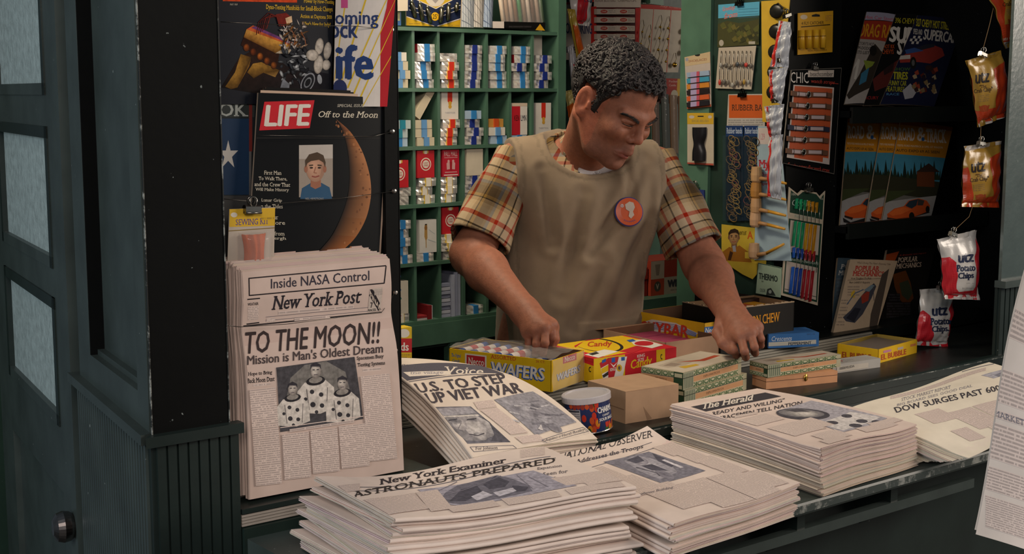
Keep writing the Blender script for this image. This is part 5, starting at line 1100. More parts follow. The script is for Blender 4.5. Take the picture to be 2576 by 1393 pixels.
# ================================================================ goods on the back wall and on the partition
def hang(name, label, cat, px, pl, D, th, col, mat='card', axis='y', parts=None, edge=None, bow=0, group=None):
    on = ony if axis == 'y' else onx
    pls = pl if isinstance(pl, (list, tuple)) else [pl] * 4
    fn = bil(*[on(x, y, p) for (x, y), p in zip(px, pls)], bow=bow)
    m = MB(); m.sheet(fn, 6 if bow else 1, 4 if bow else 1, th, col, mat, edge=edge)
    if D:
        gf = gridded(fn, 6, 4) if bow else fn
        if bow: D.tf = unproj(gf, D.tf)
        m.deco(D, gf, (6, 4) if bow else (0, 0))
    if parts: r = thing(name, label, cat, fn(.5, 1), group); m.build(parts, r); return r, fn
    return tag(m.build(name), label, cat, group), fn
YB = 3.225
c = [(1404, 8), (1494, -2), (1490, 152), (1404, 150)]; D = Deco(c); D.R(1486, -2, 1494, 152, 'b02a24'); D.R(1404, 8, 1494, 14, 'b02a24', -.1); D.T('NO SMOKING', 1412, 58, 1489, 86, '2a3458', .03, sl=.02); D.T('FINE $100', 1416, 118, 1485, 136, '3a3c44', .03); D.R(1472, 140, 1486, 142, '3a3c44')
hang('notice', 'white no smoking notice with a red border, behind the hanging chip bags', 'sign', c, YB, D, .002, 'b7aca0')
c = [(1484, -30), (1614, -30), (1606, 126), (1490, 126)]; D = Deco(c); D.R(1484, -30, 1614, 22, 'b9aea2'); D.T('FEVER BLISTERS   CHAPPED LIPS', 1497, 1, 1600, 8, '6c5a54', .01); D.R(1490, 22, 1608, 126, '4a1a16')
D.R(1486, 20, 1500, 126, 'a8241e'); D.R(1598, 24, 1612, 126, 'a8241e')
t, f = hang('display_card', 'red card of lip balm boxes on the back wall above his head', 'card', c, YB, D, .003, 'a8241e', parts='backing_card')
for j in range(6):
    for i in range(2):
        x0, x1 = 1502 + i * 49, 1550 + i * 47; y0 = 22 + j * 21; q = [(x0, y0), (x1, y0 + 1), (x1, y0 + 14), (x0, y0 + 14)]; g = bil(*[ony(x, y, YB - .016) for x, y in q]); m = MB(); m.sheet(g, 1, 1, .014, 'b8ac9e', 'card')
        D = Deco(q); D.E(x0 + 18, y0 + 7, 9, 4.6, 'a8382c', 16); D.T('CHAP', x0 + 12, y0 + 5, x0 + 24, y0 + 9, 'c8b8a8', .02); D.B(x0 + 29, y0 + 3, x1 - 2, y0 + 11, 2, 'b8ac9e'); m.deco(D, g); m.build('lip_balm_box', t)
c = [(1612, 6), (1727, 22), (1706, 182), (1606, 182)]; D = Deco(c); D.P([(1612, 6), (1727, 22), (1727, 28), (1612, 24)], 'a03028'); D.P([(1610, -8), (1690, 2), (1690, 8), (1640, 12), (1612, 12)], '263428'); D.T('SPORTSMAN', 1617, -2, 1695, 9, 'b0a894', .01, 1, sl=.06); D.T('Key Chains', 1662, 11, 1716, 20, 'c0847c', 0, 1, .3, sl=.1)
for x in (1646, 1690): D.L([(x, 22), (x - 12, 182)], 1.4, 'a8483c')
t, f = hang('display_card', 'key chain card strung with brass balls, behind and right of his head', 'card', c, YB, D, .003, 'a59c8e', parts='backing_card')
r = random.Random(8)
for x, y, rad in [(1661, 68, 3.6), (1681, 71, 3.6), (1659, 96, 3.8), (1680, 98, 3.8), (1656, 125, 4), (1677, 126, 3.6), (1655, 154, 3.4), (1675, 155, 3.4), (1722, 78, 7.5), (1719, 132, 7.5), (1697, 163, 7), (1722, 104, 7), (1616, 80, 3), (1634, 92, 3), (1612, 110, 3), (1630, 124, 3)]:
    p = ony(x, y, YB - .012); q = ony(x + (2 if x < 1700 else -2), y - 30, YB - .004); m = MB(); m.tube([q, (p + q) / 2 + V((.002, -.004, 0)), p + V((0, 0, rad * .001))], .0009, '7a6a3c', 'metal', 5); m.ell(p, (rad * .00118,) * 3, 'b8963c', 'metal', 12); m.build('key_chain', t)
c = [(1650, 196), (1712, 198), (1708, 262), (1650, 258)]; D = Deco(c); D.R(1650, 196, 1704, 224, '86281e'); D.P([(1704, 198), (1712, 198), (1708, 262), (1700, 262)], 'a8862a'); D.R(1650, 224, 1700, 262, '7c261e'); D.E(1696, 239, 9, 12, '9c9684', 20); D.T('Pocket', 1682, 202, 1704, 208, 'b09088', .01); D.T('Combs', 1682, 212, 1700, 218, 'b09088', .01)
t, f = hang('display_card', 'red and yellow comb card hung with clear sleeves, right of his face', 'card', c, YB - .004, D, .003, '86281e', parts='backing_card')
for k, (x, cc) in enumerate(((1638, '6a4a34'), (1662, '2c3430'), (1684, '705032'), (1706, '6c4c34'))):
    g = bil(*[ony(a, b_, YB - .012) for a, b_ in [(x, 232 + 3 * k), (x + 19, 234 + 3 * k), (x + 22, 378 + 4 * k), (x + 4, 376 + 4 * k)]], bow=.004); m = MB(); m.sheet(g, 4, 6, .003, cc, 'gloss'); m.sheet(lambda u, v: g(u, v) + V((0, -.003, 0)), 4, 6, .0005, '9a9a94', 'film'); m.build('comb_sleeve', t)
def bag(name, label, px, ys, paint, th=.02, col='c8c2bc', seed=1, group=None, axis='y', pillow=1, D=None, parts=True, rag=.003, wr=.0022):
    on = ony if axis == 'y' else onx; f0 = bil(*[on(x, y, Y) for (x, y), Y in zip(px, ys)]); n = nrm(f0, .5, .5); r = random.Random(seed)
    ph = [r.uniform(0, 6) for _ in range(6)]
    def puff(u, v):
        e = max(0, math.sin(math.pi * u)) ** .45 * max(0, math.sin(math.pi * min(1, max(0, (v - .07) / .86)))) ** .5
        return e * th * pillow + wr * math.sin(9 * u + 13 * v + ph[0]) * math.sin(11 * v - 5 * u + ph[1]) + .4 * wr * math.sin(31 * u + 17 * v + ph[4]) * (1 - .5 * e) + rag * math.sin(16 * u + ph[2]) * (max(0, .1 - v) + max(0, v - .9)) * 10
    fn = lambda u, v: f0(u, v) + n * puff(u, v) + (f0(1, v) - f0(0, v)) * (.02 * math.sin(7 * v + ph[3]) + .012 * math.sin(19 * v + ph[5]))
    bk = lambda u, v: f0(1 - u, v) - n * (.6 * puff(1 - u, v) + .001) + (f0(1, v) - f0(0, v)) * (.02 * math.sin(7 * v + ph[3]) + .012 * math.sin(19 * v + ph[5]))
    m = MB()
    for f in (fn, bk):
        nu, nv = 22, 30; P = [V(f(i / nu, j / nv)) for j in range(nv + 1) for i in range(nu + 1)]; W = nu + 1
        m.add(P, [(j * W + i, (j + 1) * W + i, (j + 1) * W + i + 1, j * W + i + 1) for j in range(nv) for i in range(nu)], col, 'pouch', True)
    if D is None: D = Deco(px, 'pouch')
    paint(D); gf = gridded(fn, 22, 30); D.tf = unproj(gf, D.tf); m.deco(D, gf, (22, 30), off=.0003)
    o = m.build(name); return tag(o, label, 'chip bag', group), fn
def redwhite(D): D.P([(1444, -60), (1470, -60), (1468, 60), (1450, 60)], 'b0242c'); D.T('Chips', 1470, -2, 1492, 8, '24304c', .02)
bag('chip_bag', 'red and white chip bag at the top of the string left of his head', [(1421, -60), (1494, -60), (1482, 66), (1446, 62)], (3.10,) * 4, redwhite, .02, 'bdb8b4', 2)
bag('chip_bag', 'yellow and orange chip bag, second down the string left of his head', [(1427, 22), (1446, 24), (1476, 160), (1454, 166)], (3.10, 3.08, 3.08, 3.10), lambda D: D.P([(1441, 62), (1460, 62), (1480, 168), (1462, 168)], 'c05a1c'), .012, 'a89038', 3)
bag('chip_bag', 'white and red chip bag, third down the string left of his head', [(1428, 118), (1440, 112), (1462, 205), (1440, 238)], (3.10, 3.08, 3.08, 3.10), lambda D: D.P([(1442, 160), (1460, 156), (1462, 196), (1450, 200)], 'b0242c'), .014, 'b0b0b4', 4)
bag('chip_bag', 'yellow and orange chip bag at the bottom of the string, behind his ear', [(1420, 230), (1438, 226), (1454, 290), (1432, 302)], (3.10, 3.08, 3.08, 3.10), lambda D: D.P([(1424, 262), (1442, 258), (1456, 300), (1430, 304)], 'c05a1c'), .012, 'b0a060', 5)
# partition side: x = 2.513
XP = 2.624
pts = [onx(1716, 300, 2.629), onx(1790, 300, 2.629)]
m = MB(); m.box(2.619, 2.629, min(p.y for p in pts), max(p.y for p in pts), ZU, 2.5, INT); struct('trim_4', m)
XQ = 2.615
c = [(1722, 144), (1786, 130), (1789, 268), (1728, 274)]; D = Deco(c); D.P([(1722, 144), (1786, 130), (1788, 158), (1724, 168)], 'b09c7c'); D.T('SHOELACES', 1732, 152, 1778, 158, '8a5c44', .01, sl=-.12); D.E(1728, 150, 4, 5, '8a8a94', 10); D.P([(1727, 270), (1789, 262), (1789, 268), (1728, 275)], '9a4c34'); D.E(1754, 138, 7, 4, '1c1a18', 12)
t, f = hang('display_card', 'tall card of coloured thread skeins, hung above the black brush card', 'card', c, XQ, D, .002, 'a79c94', axis='x', parts='backing_card')
for k, cc in enumerate(('8a9cb4', '3c8aa8', 'b8782c', '241c1c', 'b8542c', '1f1c22')):
    y = 178 + k * 15; g = bil(*[onx(x, yy, XQ - .004) for x, yy in [(1727, y + 5), (1783, y - 1), (1784, y + 11), (1728, y + 17)]], bow=.003); m = MB(); m.sheet(g, 6, 2, .003, cc, 'cloth')
    D = Deco([(1727, y + 5), (1783, y - 1), (1784, y + 11), (1728, y + 17)]); D.R(1739, y + 2, 1755, y + 16, '9a8fb4', -.1); D.R(1755, y + 1, 1762, y + 15, 'a84a5c', -.1); m.deco(D, g, off=.0008); m.build('skein', t)
c = [(1729, 284), (1795, 284), (1795, 416), (1729, 412)]; D = Deco(c); D.R(1729, 284, 1795, 312, 'b8952a'); D.T('SHOE BRUSH', 1740, 301, 1782, 307, '8a7c4c', .01); D.E(1740, 294, 7, 4, 'b0a8a0', 12); D.E(1786, 294, 5, 4, 'b0a8a0', 12); D.R(1755, 291, 1770, 294, '2a2420'); D.R(1729, 408, 1795, 416, 'a04a3c', .05)
t, f = hang('blister_card', 'white card with a black waisted brush in a blister, beside the rubber band bags', 'card', c, XQ, D, .002, 'b0a696', axis='x', parts='backing_card')
g = bil(*[onx(x, y, XQ - .003) for x, y in [(1744, 320), (1778, 320), (1775, 404), (1744, 404)]]); m = MB(); m.sheet(lambda u, v: g(.5 + (u - .5) * (1 - .3 * math.exp(-((v - .5) / .16) ** 2)), v) + V((-.018 * max(0, math.sin(math.pi * u)) ** .6, 0, 0)), 14, 16, .002, '16161a', 'gloss'); m.build('brush', t)
c = [(1736, 474), (1771, 478), (1772, 545), (1738, 540)]; D = Deco(c); D.R(1736, 474, 1772, 502, '28366c', .1); D.T('Notions', 1740, 488, 1770, 494, 'a8a8b8', .01, sl=.1); D.R(1738, 502, 1764, 540, '8a4a6c'); D.R(1762, 500, 1772, 545, 'b0742c')
hang('packet', 'small navy and pink packet clipped below the black brush card', 'packet', c, XQ, D, .004, '28366c', axis='x')
clip(None, None, .008, 'small clip on the navy and pink packet', P=onx(1748, 470, XQ - .005), N_=V((-1, 0, 0)))
hang('notice', 'tiny white notice behind his left shoulder', 'sign', [(1712, 438), (1727, 440), (1726, 474), (1712, 470)], XQ, None, .001, 'a8a8ac', axis='x')
c = [(1807, 12), (1911, 4), (1909, 112), (1805, 119)]; D = Deco(c); D.R(1807, 10, 1911, 46, '4c94b0', -.07); D.T('Greetings', 1818, 18, 1850, 32, 'b86a64', .02, 1, .2, sl=-.2); D.T('from', 1822, 34, 1856, 48, 'b86a64', .02, 1, .2, sl=-.2); [D.L([(1858, 24 + 7 * k), (1908, 21 + 7 * k)], 1, '2c5c74') for k in range(4)]; D.P([(1806, 60), (1830, 52), (1860, 58), (1909, 48), (1909, 112), (1805, 119)], '3c3c1e')
r = random.Random(2); [D.P([(x, y), (x + 9, y - 8), (x + 15, y + 4), (x + 5, y + 8)], r.choice(['4a4c22', '30321a', '5a5426', '2a2c16'])) for x, y in [(1808 + 96 * r.random(), 62 + 40 * r.random()) for _ in range(34)]]; D.E(1815, 108, 6, 8, '9a9488'); D.R(1884, 104, 1900, 111, '9a9488')
hang('postcard', 'landscape picture card with red script on blue, top left of the partition', 'card', c, XP, D, .0015, '2c3c2c', axis='x')
clip(None, None, .0085, 'dark clip over the landscape picture card', P=onx(1860, 10, XP - .004), N_=V((-1, 0, 0)), col='2c2c2a')
c = [(1808, 120), (1902, 115), (1890, 225), (1800, 222)]; t, f = hang('display_card', 'white card of dangling charms under the landscape picture card', 'card', c, XP - .002, None, .0015, 'a49a8c', axis='x', parts='backing_card')
for j in range(2):
    for k in range(8):
        x, y = 1815 + k * 10.5 - 4 * j, 128 + j * 34; p = onx(x, y, XP - .005); q = onx(x - 1, y + 12, XP - .007); e = onx(x - 2 + 3 * r.random(), y + 30 + 8 * r.random() + (14 if j else 0), XP - .008); m = MB(); m.tube([p, q, e], .0011, '8c8a84', 'metal', 5); cc = r.choice(['8c8a84', '6c665c', 'a8342c', '9a7c34', '5a5650', '7c6a58', '40464c']); m.ell(e, (.003, .0036 + .003 * r.random(), .006 + .003 * r.random()), cc, 'gloss', 8); m.build('charm', t)
c = [(1832, 237), (1924, 236), (1924, 318), (1828, 318)]; D = Deco(c); D.R(1834, 239, 1924, 296, 'b0501e'); D.T('RUBBER BANDS', 1841, 262, 1948, 277, '4a2c1c', .01, 1); D.B(1832, 299, 1920, 316, 3, 'a09c96')
hang('display_card', 'orange header card lettered RUBBER above two bags of bands', 'card', c, XP, D, .002, 'a8a39c', axis='x')
clip(None, None, .0085, 'dark clip on the orange header card', P=onx(1867, 240, XP - .004), N_=V((-1, 0, 0)), col='1c1b1a')
for i, (x0, x1) in enumerate(((1826, 1869), (1872, 1908))):
    c = [(x0, 316), (x1, 316), (x1 + 2, 556), (x0, 554)]; D = Deco(c); D.R(x0, 316, x1, 342, '142f5c'); D.R(x0, 342, x1 + 2, 560, '0f1a24'); D.T('Rubber bands', x0 + 2, 321, x1 - 2, 335, 'a8b4c4', .01, 1)
    t, f = hang('band_bag', 'clear blue bag of rubber bands, %s of the two under the orange card' % ('left' if i == 0 else 'right'), 'bag', c, XP, D, .002, '1c3040', axis='x', parts='bag_back', group='rubber band bags')
    for k in range(34):
        p = onx((x0 + x1) / 2 + r.uniform(-11, 11), 350 + k * 6, XP - .006); m = MB(); a = r.uniform(0, 3); R1 = r.uniform(.010, .016); m.tube([p + V((r.uniform(-.002, .002), R1 * math.cos(q * math.pi / 8) * .9, R1 * .7 * math.sin(q * math.pi / 8 + .4 * math.sin(a)))) for q in range(17)], .0012, r.choice(['8a6a2c', '7a3c2c', '6c5a30', '90742c', '5a4424']), 'rubber', 6, False); m.build('rubber_band', t)
    m = MB(); m.sheet(lambda u, v: f(u, .1 + .9 * v) + V((-.012, 0, 0)), 6, 14, .0004, '2c4458', 'film'); m.build('bag_front', t)
c = [(1906, 318), (1960, 316), (1990, 656), (1897, 654)]; D = Deco(c); D.R(1908, 320, 1935, 345, 'b8aca8'); D.T('1.29', 1911, 328, 1924, 338, 'b07c84', .01); D.T('My', 1909, 372, 1936, 392, 'a02c38', .03, 1); [D.T(t_, 1911, 396 + 10 * k, 1930, 404 + 10 * k, 'a0484c', .02, 1) for k, t_ in enumerate(('The', 'New', 'Pipe'))]
t, f = hang('display_card', 'pale blue card of corncob pipes next to the rubber bands', 'card', c, XP - .004, D, .002, '8ea3ae', axis='x', parts='backing_card')
for k, (x, y) in enumerate([(1903, 438), (1902, 478), (1902, 517), (1900, 550), (1897, 630)]):
    up = -.5 if k == 4 else .12; p = onx(x, y, XP - .022); yy = V((0, -1, 0)); m = MB(); m.lathe(p + V((0, 0, -.022)), (0, 0, 1), [(0, 0), (.010, .001), (.0135, .006), (.0145, .02), (.0125, .040), (.009, .041), (.008, .03), (0, .03)], ['a8845a', '9c6c2c', 'a88258', 'b08c68', 'ac8a66'][k], 'wood', 14)
    bo = m.build('corncob_pipe', t); m = MB(); s0 = p + yy * .012 + V((0, 0, -.010)); s1 = s0 + yy * .03 + V((0, 0, -.03 * up * .5)); s2 = s1 + yy * .055 + V((-.0, 0, -.055 * up)); m.tube([s0, s1], [.0055, .0045], '9c7448', 'wood', 8); m.tube([s1, (s1 + s2) / 2, s2], [.0042, .004, .003], 'b8862c', 'gloss', 8); m.build('stem', bo)
c = [(1915, 3), (1986, -2), (1956, 312), (1918, 306)]; t, f = hang('display_card', 'tall yellow card of dark sunglasses at the partition edge', 'card', c, XP - .008, None, .003, 'b8952a', axis='x', parts='backing_card')
for k in range(5):
    x, y = 1953 - k * 2, 28 + k * 51; p = onx(x, y, XP - .016); m = MB(); m.ell(p, (.006, .022, .018), '14130f', 'gloss', 16); m.tube([p + V((-.002, .0, .016)), p + V((-.008, -.012, .018)), p + V((-.010, -.03, .006))], .0016, '2a241c', 'gloss', 6); m.build('sunglass', t)
c = [(1815, 564), (1932, 577), (1926, 664), (1815, 655)]; D = Deco(c); face(D, 1848, 598, .62, 'a07c54', '2a1c14', '6c4c34'); D.P([(1815, 655), (1815, 636), (1836, 622), (1848, 626), (1862, 618), (1884, 634), (1893, 660)], '8a5a1c'); D.P([(1844, 620), (1852, 618), (1854, 634), (1846, 634)], '8a8a94'); D.P([(1838, 632), (1846, 636), (1840, 655), (1832, 654)], '3c2414'); D.T('A', 1882, 582, 1896, 602, 'b0501e', .03); D.T('HOW TO LAST', 1862, 582, 1880, 592, '3c3418', .01); D.R(1876, 634, 1924, 650, 'b8a03c', .06); D.L([(1876, 634), (1922, 637)], 1, '6c5c1c')
hang('advert_card', 'yellow advertising card with a man in a brown jacket, below the rubber bands', 'card', c, XP - .002, D, .002, 'b39c34', axis='x')
m = MB(); m.sheet(bil(*[onx(x, y, XP - .004) for x, y in [(1815, 655), (1926, 664), (1893, 702), (1868, 690)]]), 1, 1, .002, 'a89230', 'card'); tag(m.build('advert_card'), 'pointed yellow tail piece hanging below the man in the brown jacket', 'card')
c = [(1907, 661), (1965, 673), (1962, 748), (1900, 737)]; D = Deco(c); D.L([(1907, 661), (1965, 673)], 3, '223a34'); D.L([(1907, 661), (1900, 737)], 3, '223a34'); D.T('THERMO', 1909, 684, 1957, 700, '26302c', .05, sl=.18); D.T('BY', 1917, 704, 1922, 708, '26302c', .02, sl=.15); D.T('COLOR', 1912, 724, 1926, 733, '46504c', .03, sl=.15); D.P([(1928, 742), (1931, 726), (1940, 723), (1946, 732), (1952, 744)], '2a3230'); D.E(1938, 733, 4, 5, '8a9690', 12)
hang('advert_card', 'pale green card with black lettering, low on the partition', 'card', c, XP - .012, D, .003, '8ba08c', axis='x')
m = MB(); m.box(2.52, 2.618, 2.30, 2.45, ZU + .001, ZU + .10, '2a1614', 'card'); tag(m.build('carton'), 'dark maroon carton on the counter below the yellow advertising card', 'carton')
# chip bags seen edge-on at the corner of the partition
for k, px in enumerate(([(1960, 52), (1990, 56), (1984, 170), (1938, 168)], [(1934, 176), (1982, 168), (1966, 262), (1938, 254)], [(1922, 268), (1972, 262), (1964, 352), (1936, 344)], [(1936, 340), (1968, 338), (1964, 502), (1930, 494)])):
    x0 = min(p[0] for p in px)
    def pnt(D, px=px): a, b_, c_, d_ = px; D.P([a, (a[0] + 10, a[1]), (d_[0] + 9, d_[1]), d_], 'b8241e'); D.P([a, (a[0] + 4, a[1]), (d_[0] + 3, (d_[1] + a[1]) / 2), ((a[0] + d_[0]) / 2, (d_[1] + a[1]) / 2)], 'bdb6ae')
    bag('chip_bag', 'silver-backed chip bag seen edge-on at the partition corner, %s down' % nth(k), px, (2.235, 2.195, 2.205, 2.235), pnt, .012, 'a5a8ae', 20 + k, 'chip bags at the partition corner', wr=.004)
for k, (x, y) in enumerate(((1980, 40), (1964, 150), (1952, 252))): clip((x, y), 2.22, .0085, 'clip between the edge-on chip bags, %s down' % nth(k), col='5c5a54', tilt=15)
# front of the partition
YF = 2.252
c = [(2008, 33), (2096, 27), (2094, 131), (2007, 138)]; D = Deco(c); D.E(2022, 43, 9, 6, 'b8a890', 14); D.P([(2042, 38), (2052, 35), (2062, 37), (2062, 42), (2042, 42)], '15140f'); D.T('4 FLY CATCHER', 2016, 55, 2072, 63, '4a3410', .01, sl=-.04); D.L([(2015, 68), (2088, 62)], 2.2, '2a2010'); D.B(2076, 38, 2092, 54, 5, 'b8861c', -.05); D.T('NON POISONOUS', 2032, 126, 2080, 130, '5c3c10', 0, sl=-.05)
t, f = hang('blister_card', 'yellow fly catcher card with four tubes, at the top of the black stile', 'card', c, YF, D, .002, 'b8891c', parts='backing_card')
for k in range(4):
    a, b_ = ony(2016 + k * 18, 76 - k * .7, YF - .006), ony(2016 + k * 18, 122 - k * .7, YF - .006); m = MB(); m.tube([a, b_], .0078, 'b88c1e', 'gloss', 12); m.tube([a * .66 + b_ * .34, a * .62 + b_ * .38], .0081, '6c4c12', 'gloss', 12); m.build('fly_paper_tube', t)
c = [(1990, 176), (2117, 170), (2098, 438), (1967, 410)]; D = Deco(c); D.T('CHIC', 1989, 181, 2034, 208, 'c8c0b8', 0, sl=.03); D.P([(2033, 177), (2098, 176), (2097, 194), (2032, 194)], 'b4a89c'); D.T('beachcomber', 2038, 180, 2095, 192, '4a4440', .01); D.T('watch straps', 2040, 199, 2100, 211, 'a83a2c', 0, 1, .3, sl=.06); D.L([(2092, 209), (2109, 211)], 1.4, 'a83a2c')
D.P([(1996, 213), (2098, 220), (2086, 414), (1979, 396)], 'b8aca4'); D.P([(1999, 216), (2094, 223), (2083, 410), (1983, 394)], 'b0502c'); D.P([(1984, 384), (1998, 387), (1997, 398), (1983, 395)], 'b8aca4'); D.P([(2070, 396), (2083, 398), (2083, 410), (2069, 408)], 'b8aca4'); D.T('Genuine patent alloy watch straps', 1981, 408, 2086, 424, 'a83a2c', 0, 1, .3, sl=.14)
D.L([(1991, 176), (2117, 171), (2098, 437), (1967, 410), (1991, 176)], 1.6, '6a645c')
t, f = hang('display_card', 'black card of six leather watch straps on an orange ground', 'card', c, YF, D, .002, '0d0e0e', mat='matte', parts='backing_card', edge='8a847c', bow=.003)
for k in range(6):
    y = 234 + k * 28.5 + (2 if k == 5 else 0); x0, x1 = 1992 - k * 2.6, 2094 - k * 2.2; cc = '1a2036' if k == 3 else '5c3c28'
    q = lambda u: ony(x0 + (x1 - x0) * u, y + 7 * u + 1.5 * math.sin(6 * u), YF - .008); m = MB(); dz = V((0, 0, .0068))
    for u0, u1, col in ((0, .13, cc), (.13, .36, 'b0a0a0'), (.42, .53, cc), (.53, .84, 'b0a0a0'), (.84, 1, cc)):
        m.prism([q(u0) - dz * .9, q(u1) - dz * .9, q(u1) + dz * .9, q(u0) + dz * .9], (0, .004, 0), cc, 'rubber')
        if col != cc: m.prism([q(u0) - dz * .6 + V((0, -.0006, 0)), q(u1) - dz * .6 + V((0, -.0006, 0)), q(u1) + dz * .6 + V((0, -.0006, 0)), q(u0) + dz * .6 + V((0, -.0006, 0))], (0, .002, 0), col, 'gloss')
    so = m.build('watch_strap', t)
    if k == 3: tag(so, 'navy watch strap')
    m = MB(); c_ = q(.39); m.tube([c_ + V((.0075 * math.cos(a * math.pi / 5), -.003, .0075 * math.sin(a * math.pi / 5))) for a in range(11)], .0014, 'a8a49c', 'metal', 6, False); m.ell(c_ + V((0, -.002, 0)), (.0068, .002, .0068), '3a3a34', 'metal', 10); m.build('buckle', so)
    for u in (.17, .86): MB().tube([q(u) + dz * 1.2, q(u) + V((0, -.002, 0)), q(u) - dz * 1.2], .0006, '15130f', 'rubber', 5).build('tie', so)
clip((2050, 172), YF - .005, .0075, 'bright clip above the watch strap card', tilt=-6)
px = [(1985, 470), (2006, 487), (2016, 478), (2054, 484), (2062, 494), (2076, 480), (2057, 768), (1965, 742)]
P3 = [ony(x, y, YF) for x, y in px]; c = [(1985, 470), (2077, 480), (2057, 768), (1965, 742)]; f = bil(*[ony(x, y, YF) for x, y in c])
t = thing('display_card', 'green and cream notched card of pocket combs, hung low on the black stile', 'card', f(.5, 1)); m = MB(); m.prism(P3[::-1], (0, .002, 0), 'b8aa94', 'card')
D = Deco(c); D.clip = False
D.P([(1989, 478), (2006, 492), (2018, 482), (2052, 488), (2062, 500), (2072, 488), (2068, 552), (1986, 534)], '1d3a2c'); D.P([(1984, 548), (2067, 562), (2055, 760), (1969, 737)], '1d3a2c'); D.P([(1988, 552), (2062, 566), (2057, 640), (1981, 632)], 'b5a79a'); D.P([(1978, 655), (2056, 672), (2052, 754), (1972, 732)], 'b5a79a'); D.P([(1985, 533), (2068, 551), (2067, 556), (1985, 540)], 'b8aa94')
D.T('10c', 1991, 485, 2001, 491, 'b8b4a4', .01); D.T('Combs', 1992, 500, 2040, 516, 'b4bcb0', 0, 1, .3, sl=.06); D.T('10c', 2063, 496, 2070, 502, 'b8b4a4', .01); D.T('MADE IN U.S.A.', 1998, 538, 2050, 546, '9aa898', .01, sl=.12); D.T('GUARANTEED UNBREAKABLE', 1978, 646, 2058, 652, '9aa898', .01, sl=.16); D.L([(1973, 726), (2053, 746)], 1.5, '2a2a28')
m.deco(D, f); m.build('backing_card', t)
for cx, y0, y1, cols_ in ((2006, 499, 618, ('1f8a5c', '1f9a64', '1c7c50', 'b8861c', 'b87c18', 'a87414')), (1999, 622, 738, ('2458b0', '1f4494', '1c3c88', '8c2028', '9c242c', '8a1c22'))):
    for k, cc in enumerate(cols_):
        for ya, yb in ((y0, y0 + 26), (y0 + (57 if y0 < 600 else 49), y1 + 2 * k)):
            a, b_ = ony(cx + k * 10 - (ya - y0) * .055, ya + k * 2, YF - .005), ony(cx + k * 10 - (yb - y0) * .085, yb + k * 2, YF - .005); m = MB(); m.prism([a + V((-.0045, 0, 0)), a + V((.0045, 0, 0)), b_ + V((.0045, 0, 0)), b_ + V((-.0045, 0, 0))], (0, .003, 0), cc, 'gloss'); m.tube([a + V((-.004, .0, 0)), b_ + V((-.004, 0, 0))], .0016, cc, 'gloss', 6); m.build('comb', t) if ya == y0 else m.build('comb_teeth', t)
        a = ony(cx + k * 10 + 6, y0 + 14 + k * 2, YF - .009); m = MB(); m.tube([a, a + V((0, 0, -.040))], .0007, 'a8a8a0', 'metal', 5); m.build('pin', t)
clip((2034, 478), YF - .005, .0095, 'large bright clip holding the comb card')

# ================================================================ right magazine rack
def rmag(label, px, y0, y1, D, group=None, col='15161a', th=.003, bow=.004):
    fn = bil(*[ony(x, y, Y) for (x, y), Y in zip(px, (y1, y1, y0, y0))], bow=bow); m = MB(); m.sheet(fn, 8, 4, th, col, 'gloss', edge='8c7c68'); gf = gridded(fn, 8, 4); D.tf = unproj(gf, D.tf); m.deco(D, gf, (8, 4)); tag(m.build('magazine'), label, 'magazine', group)
c = [(2180, 30), (2260, 38), (2195, 268), (2124, 262)]; D = Deco(c); D.P([(2180, 30), (2260, 38), (2255, 56), (2172, 50)], '8a8a9c'); D.P([(2172, 52), (2254, 57), (2240, 108), (2152, 98)], '8a2c1c'); D.T('DRAG RACING', 2160, 58, 2290, 92, 'b07c1c', .03, 0, .4, sl=.06); D.T('Hot Car Story', 2176, 38, 2250, 50, 'a84a5c', .01, sl=.08)
D.P([(2152, 98), (2240, 108), (2200, 262), (2124, 262)], '8c8680'); [D.T(t_, 2151 - 5 * k, 104 + 11 * k, 2199 - 5 * k, 112 + 11 * k, '2c2a28', .02, 0, .2, sl=.08) for k, t_ in enumerate(("FACTORY'S HOT", 'PLYM-DODGE', 'PARTS LIST!'))]
D.P([(2180, 150), (2200, 110), (2215, 128), (2230, 140), (2190, 220), (2150, 240), (2135, 250), (2126, 240), (2160, 190)], '2a241e'); D.E(2196, 128, 9, 13, '15130f', 16); D.P([(2172, 152), (2200, 156), (2194, 166), (2178, 176)], '6c7a2c'); D.P([(2166, 185), (2186, 170), (2178, 205), (2160, 215)], '2c5c74'); D.L([(2130, 175), (2160, 150), (2150, 200)], 6, 'a8a49c')
rmag('white and red drag racing magazine, leftmost on the upper shelf of the dark rack', c, 2.25, 2.41, D)
c = [(2254, 34), (2322, 40), (2250, 268), (2172, 265)]; D = Deco(c); D.T('396 CHEVY GT', 2251, 44, 2318, 58, '9a9220', .02, 0, .2, sl=.06); D.T('SUPER', 2236, 66, 2340, 106, 'b8b4ac', .06, 0, .15, sl=.04); D.T('STOCK', 2256, 100, 2340, 138, 'b8b4ac', .06, 0, .15, sl=.04); D.T('HOT RX', 2222, 112, 2250, 122, '9a4018', .02); D.T('CHEVYS', 2219, 124, 2248, 136, '9a4018', .02); D.P([(2190, 200), (2230, 170), (2260, 150), (2250, 210), (2200, 230)], '4a1c18'); D.P([(2222, 176), (2250, 156), (2246, 178), (2224, 190)], '221414'); D.T('MERCURY', 2162, 242, 2210, 250, '7c1c1c', .02)
rmag('black magazine with big white letters, second on the upper shelf of the dark rack', c, 2.245, 2.405, D, col='101010')
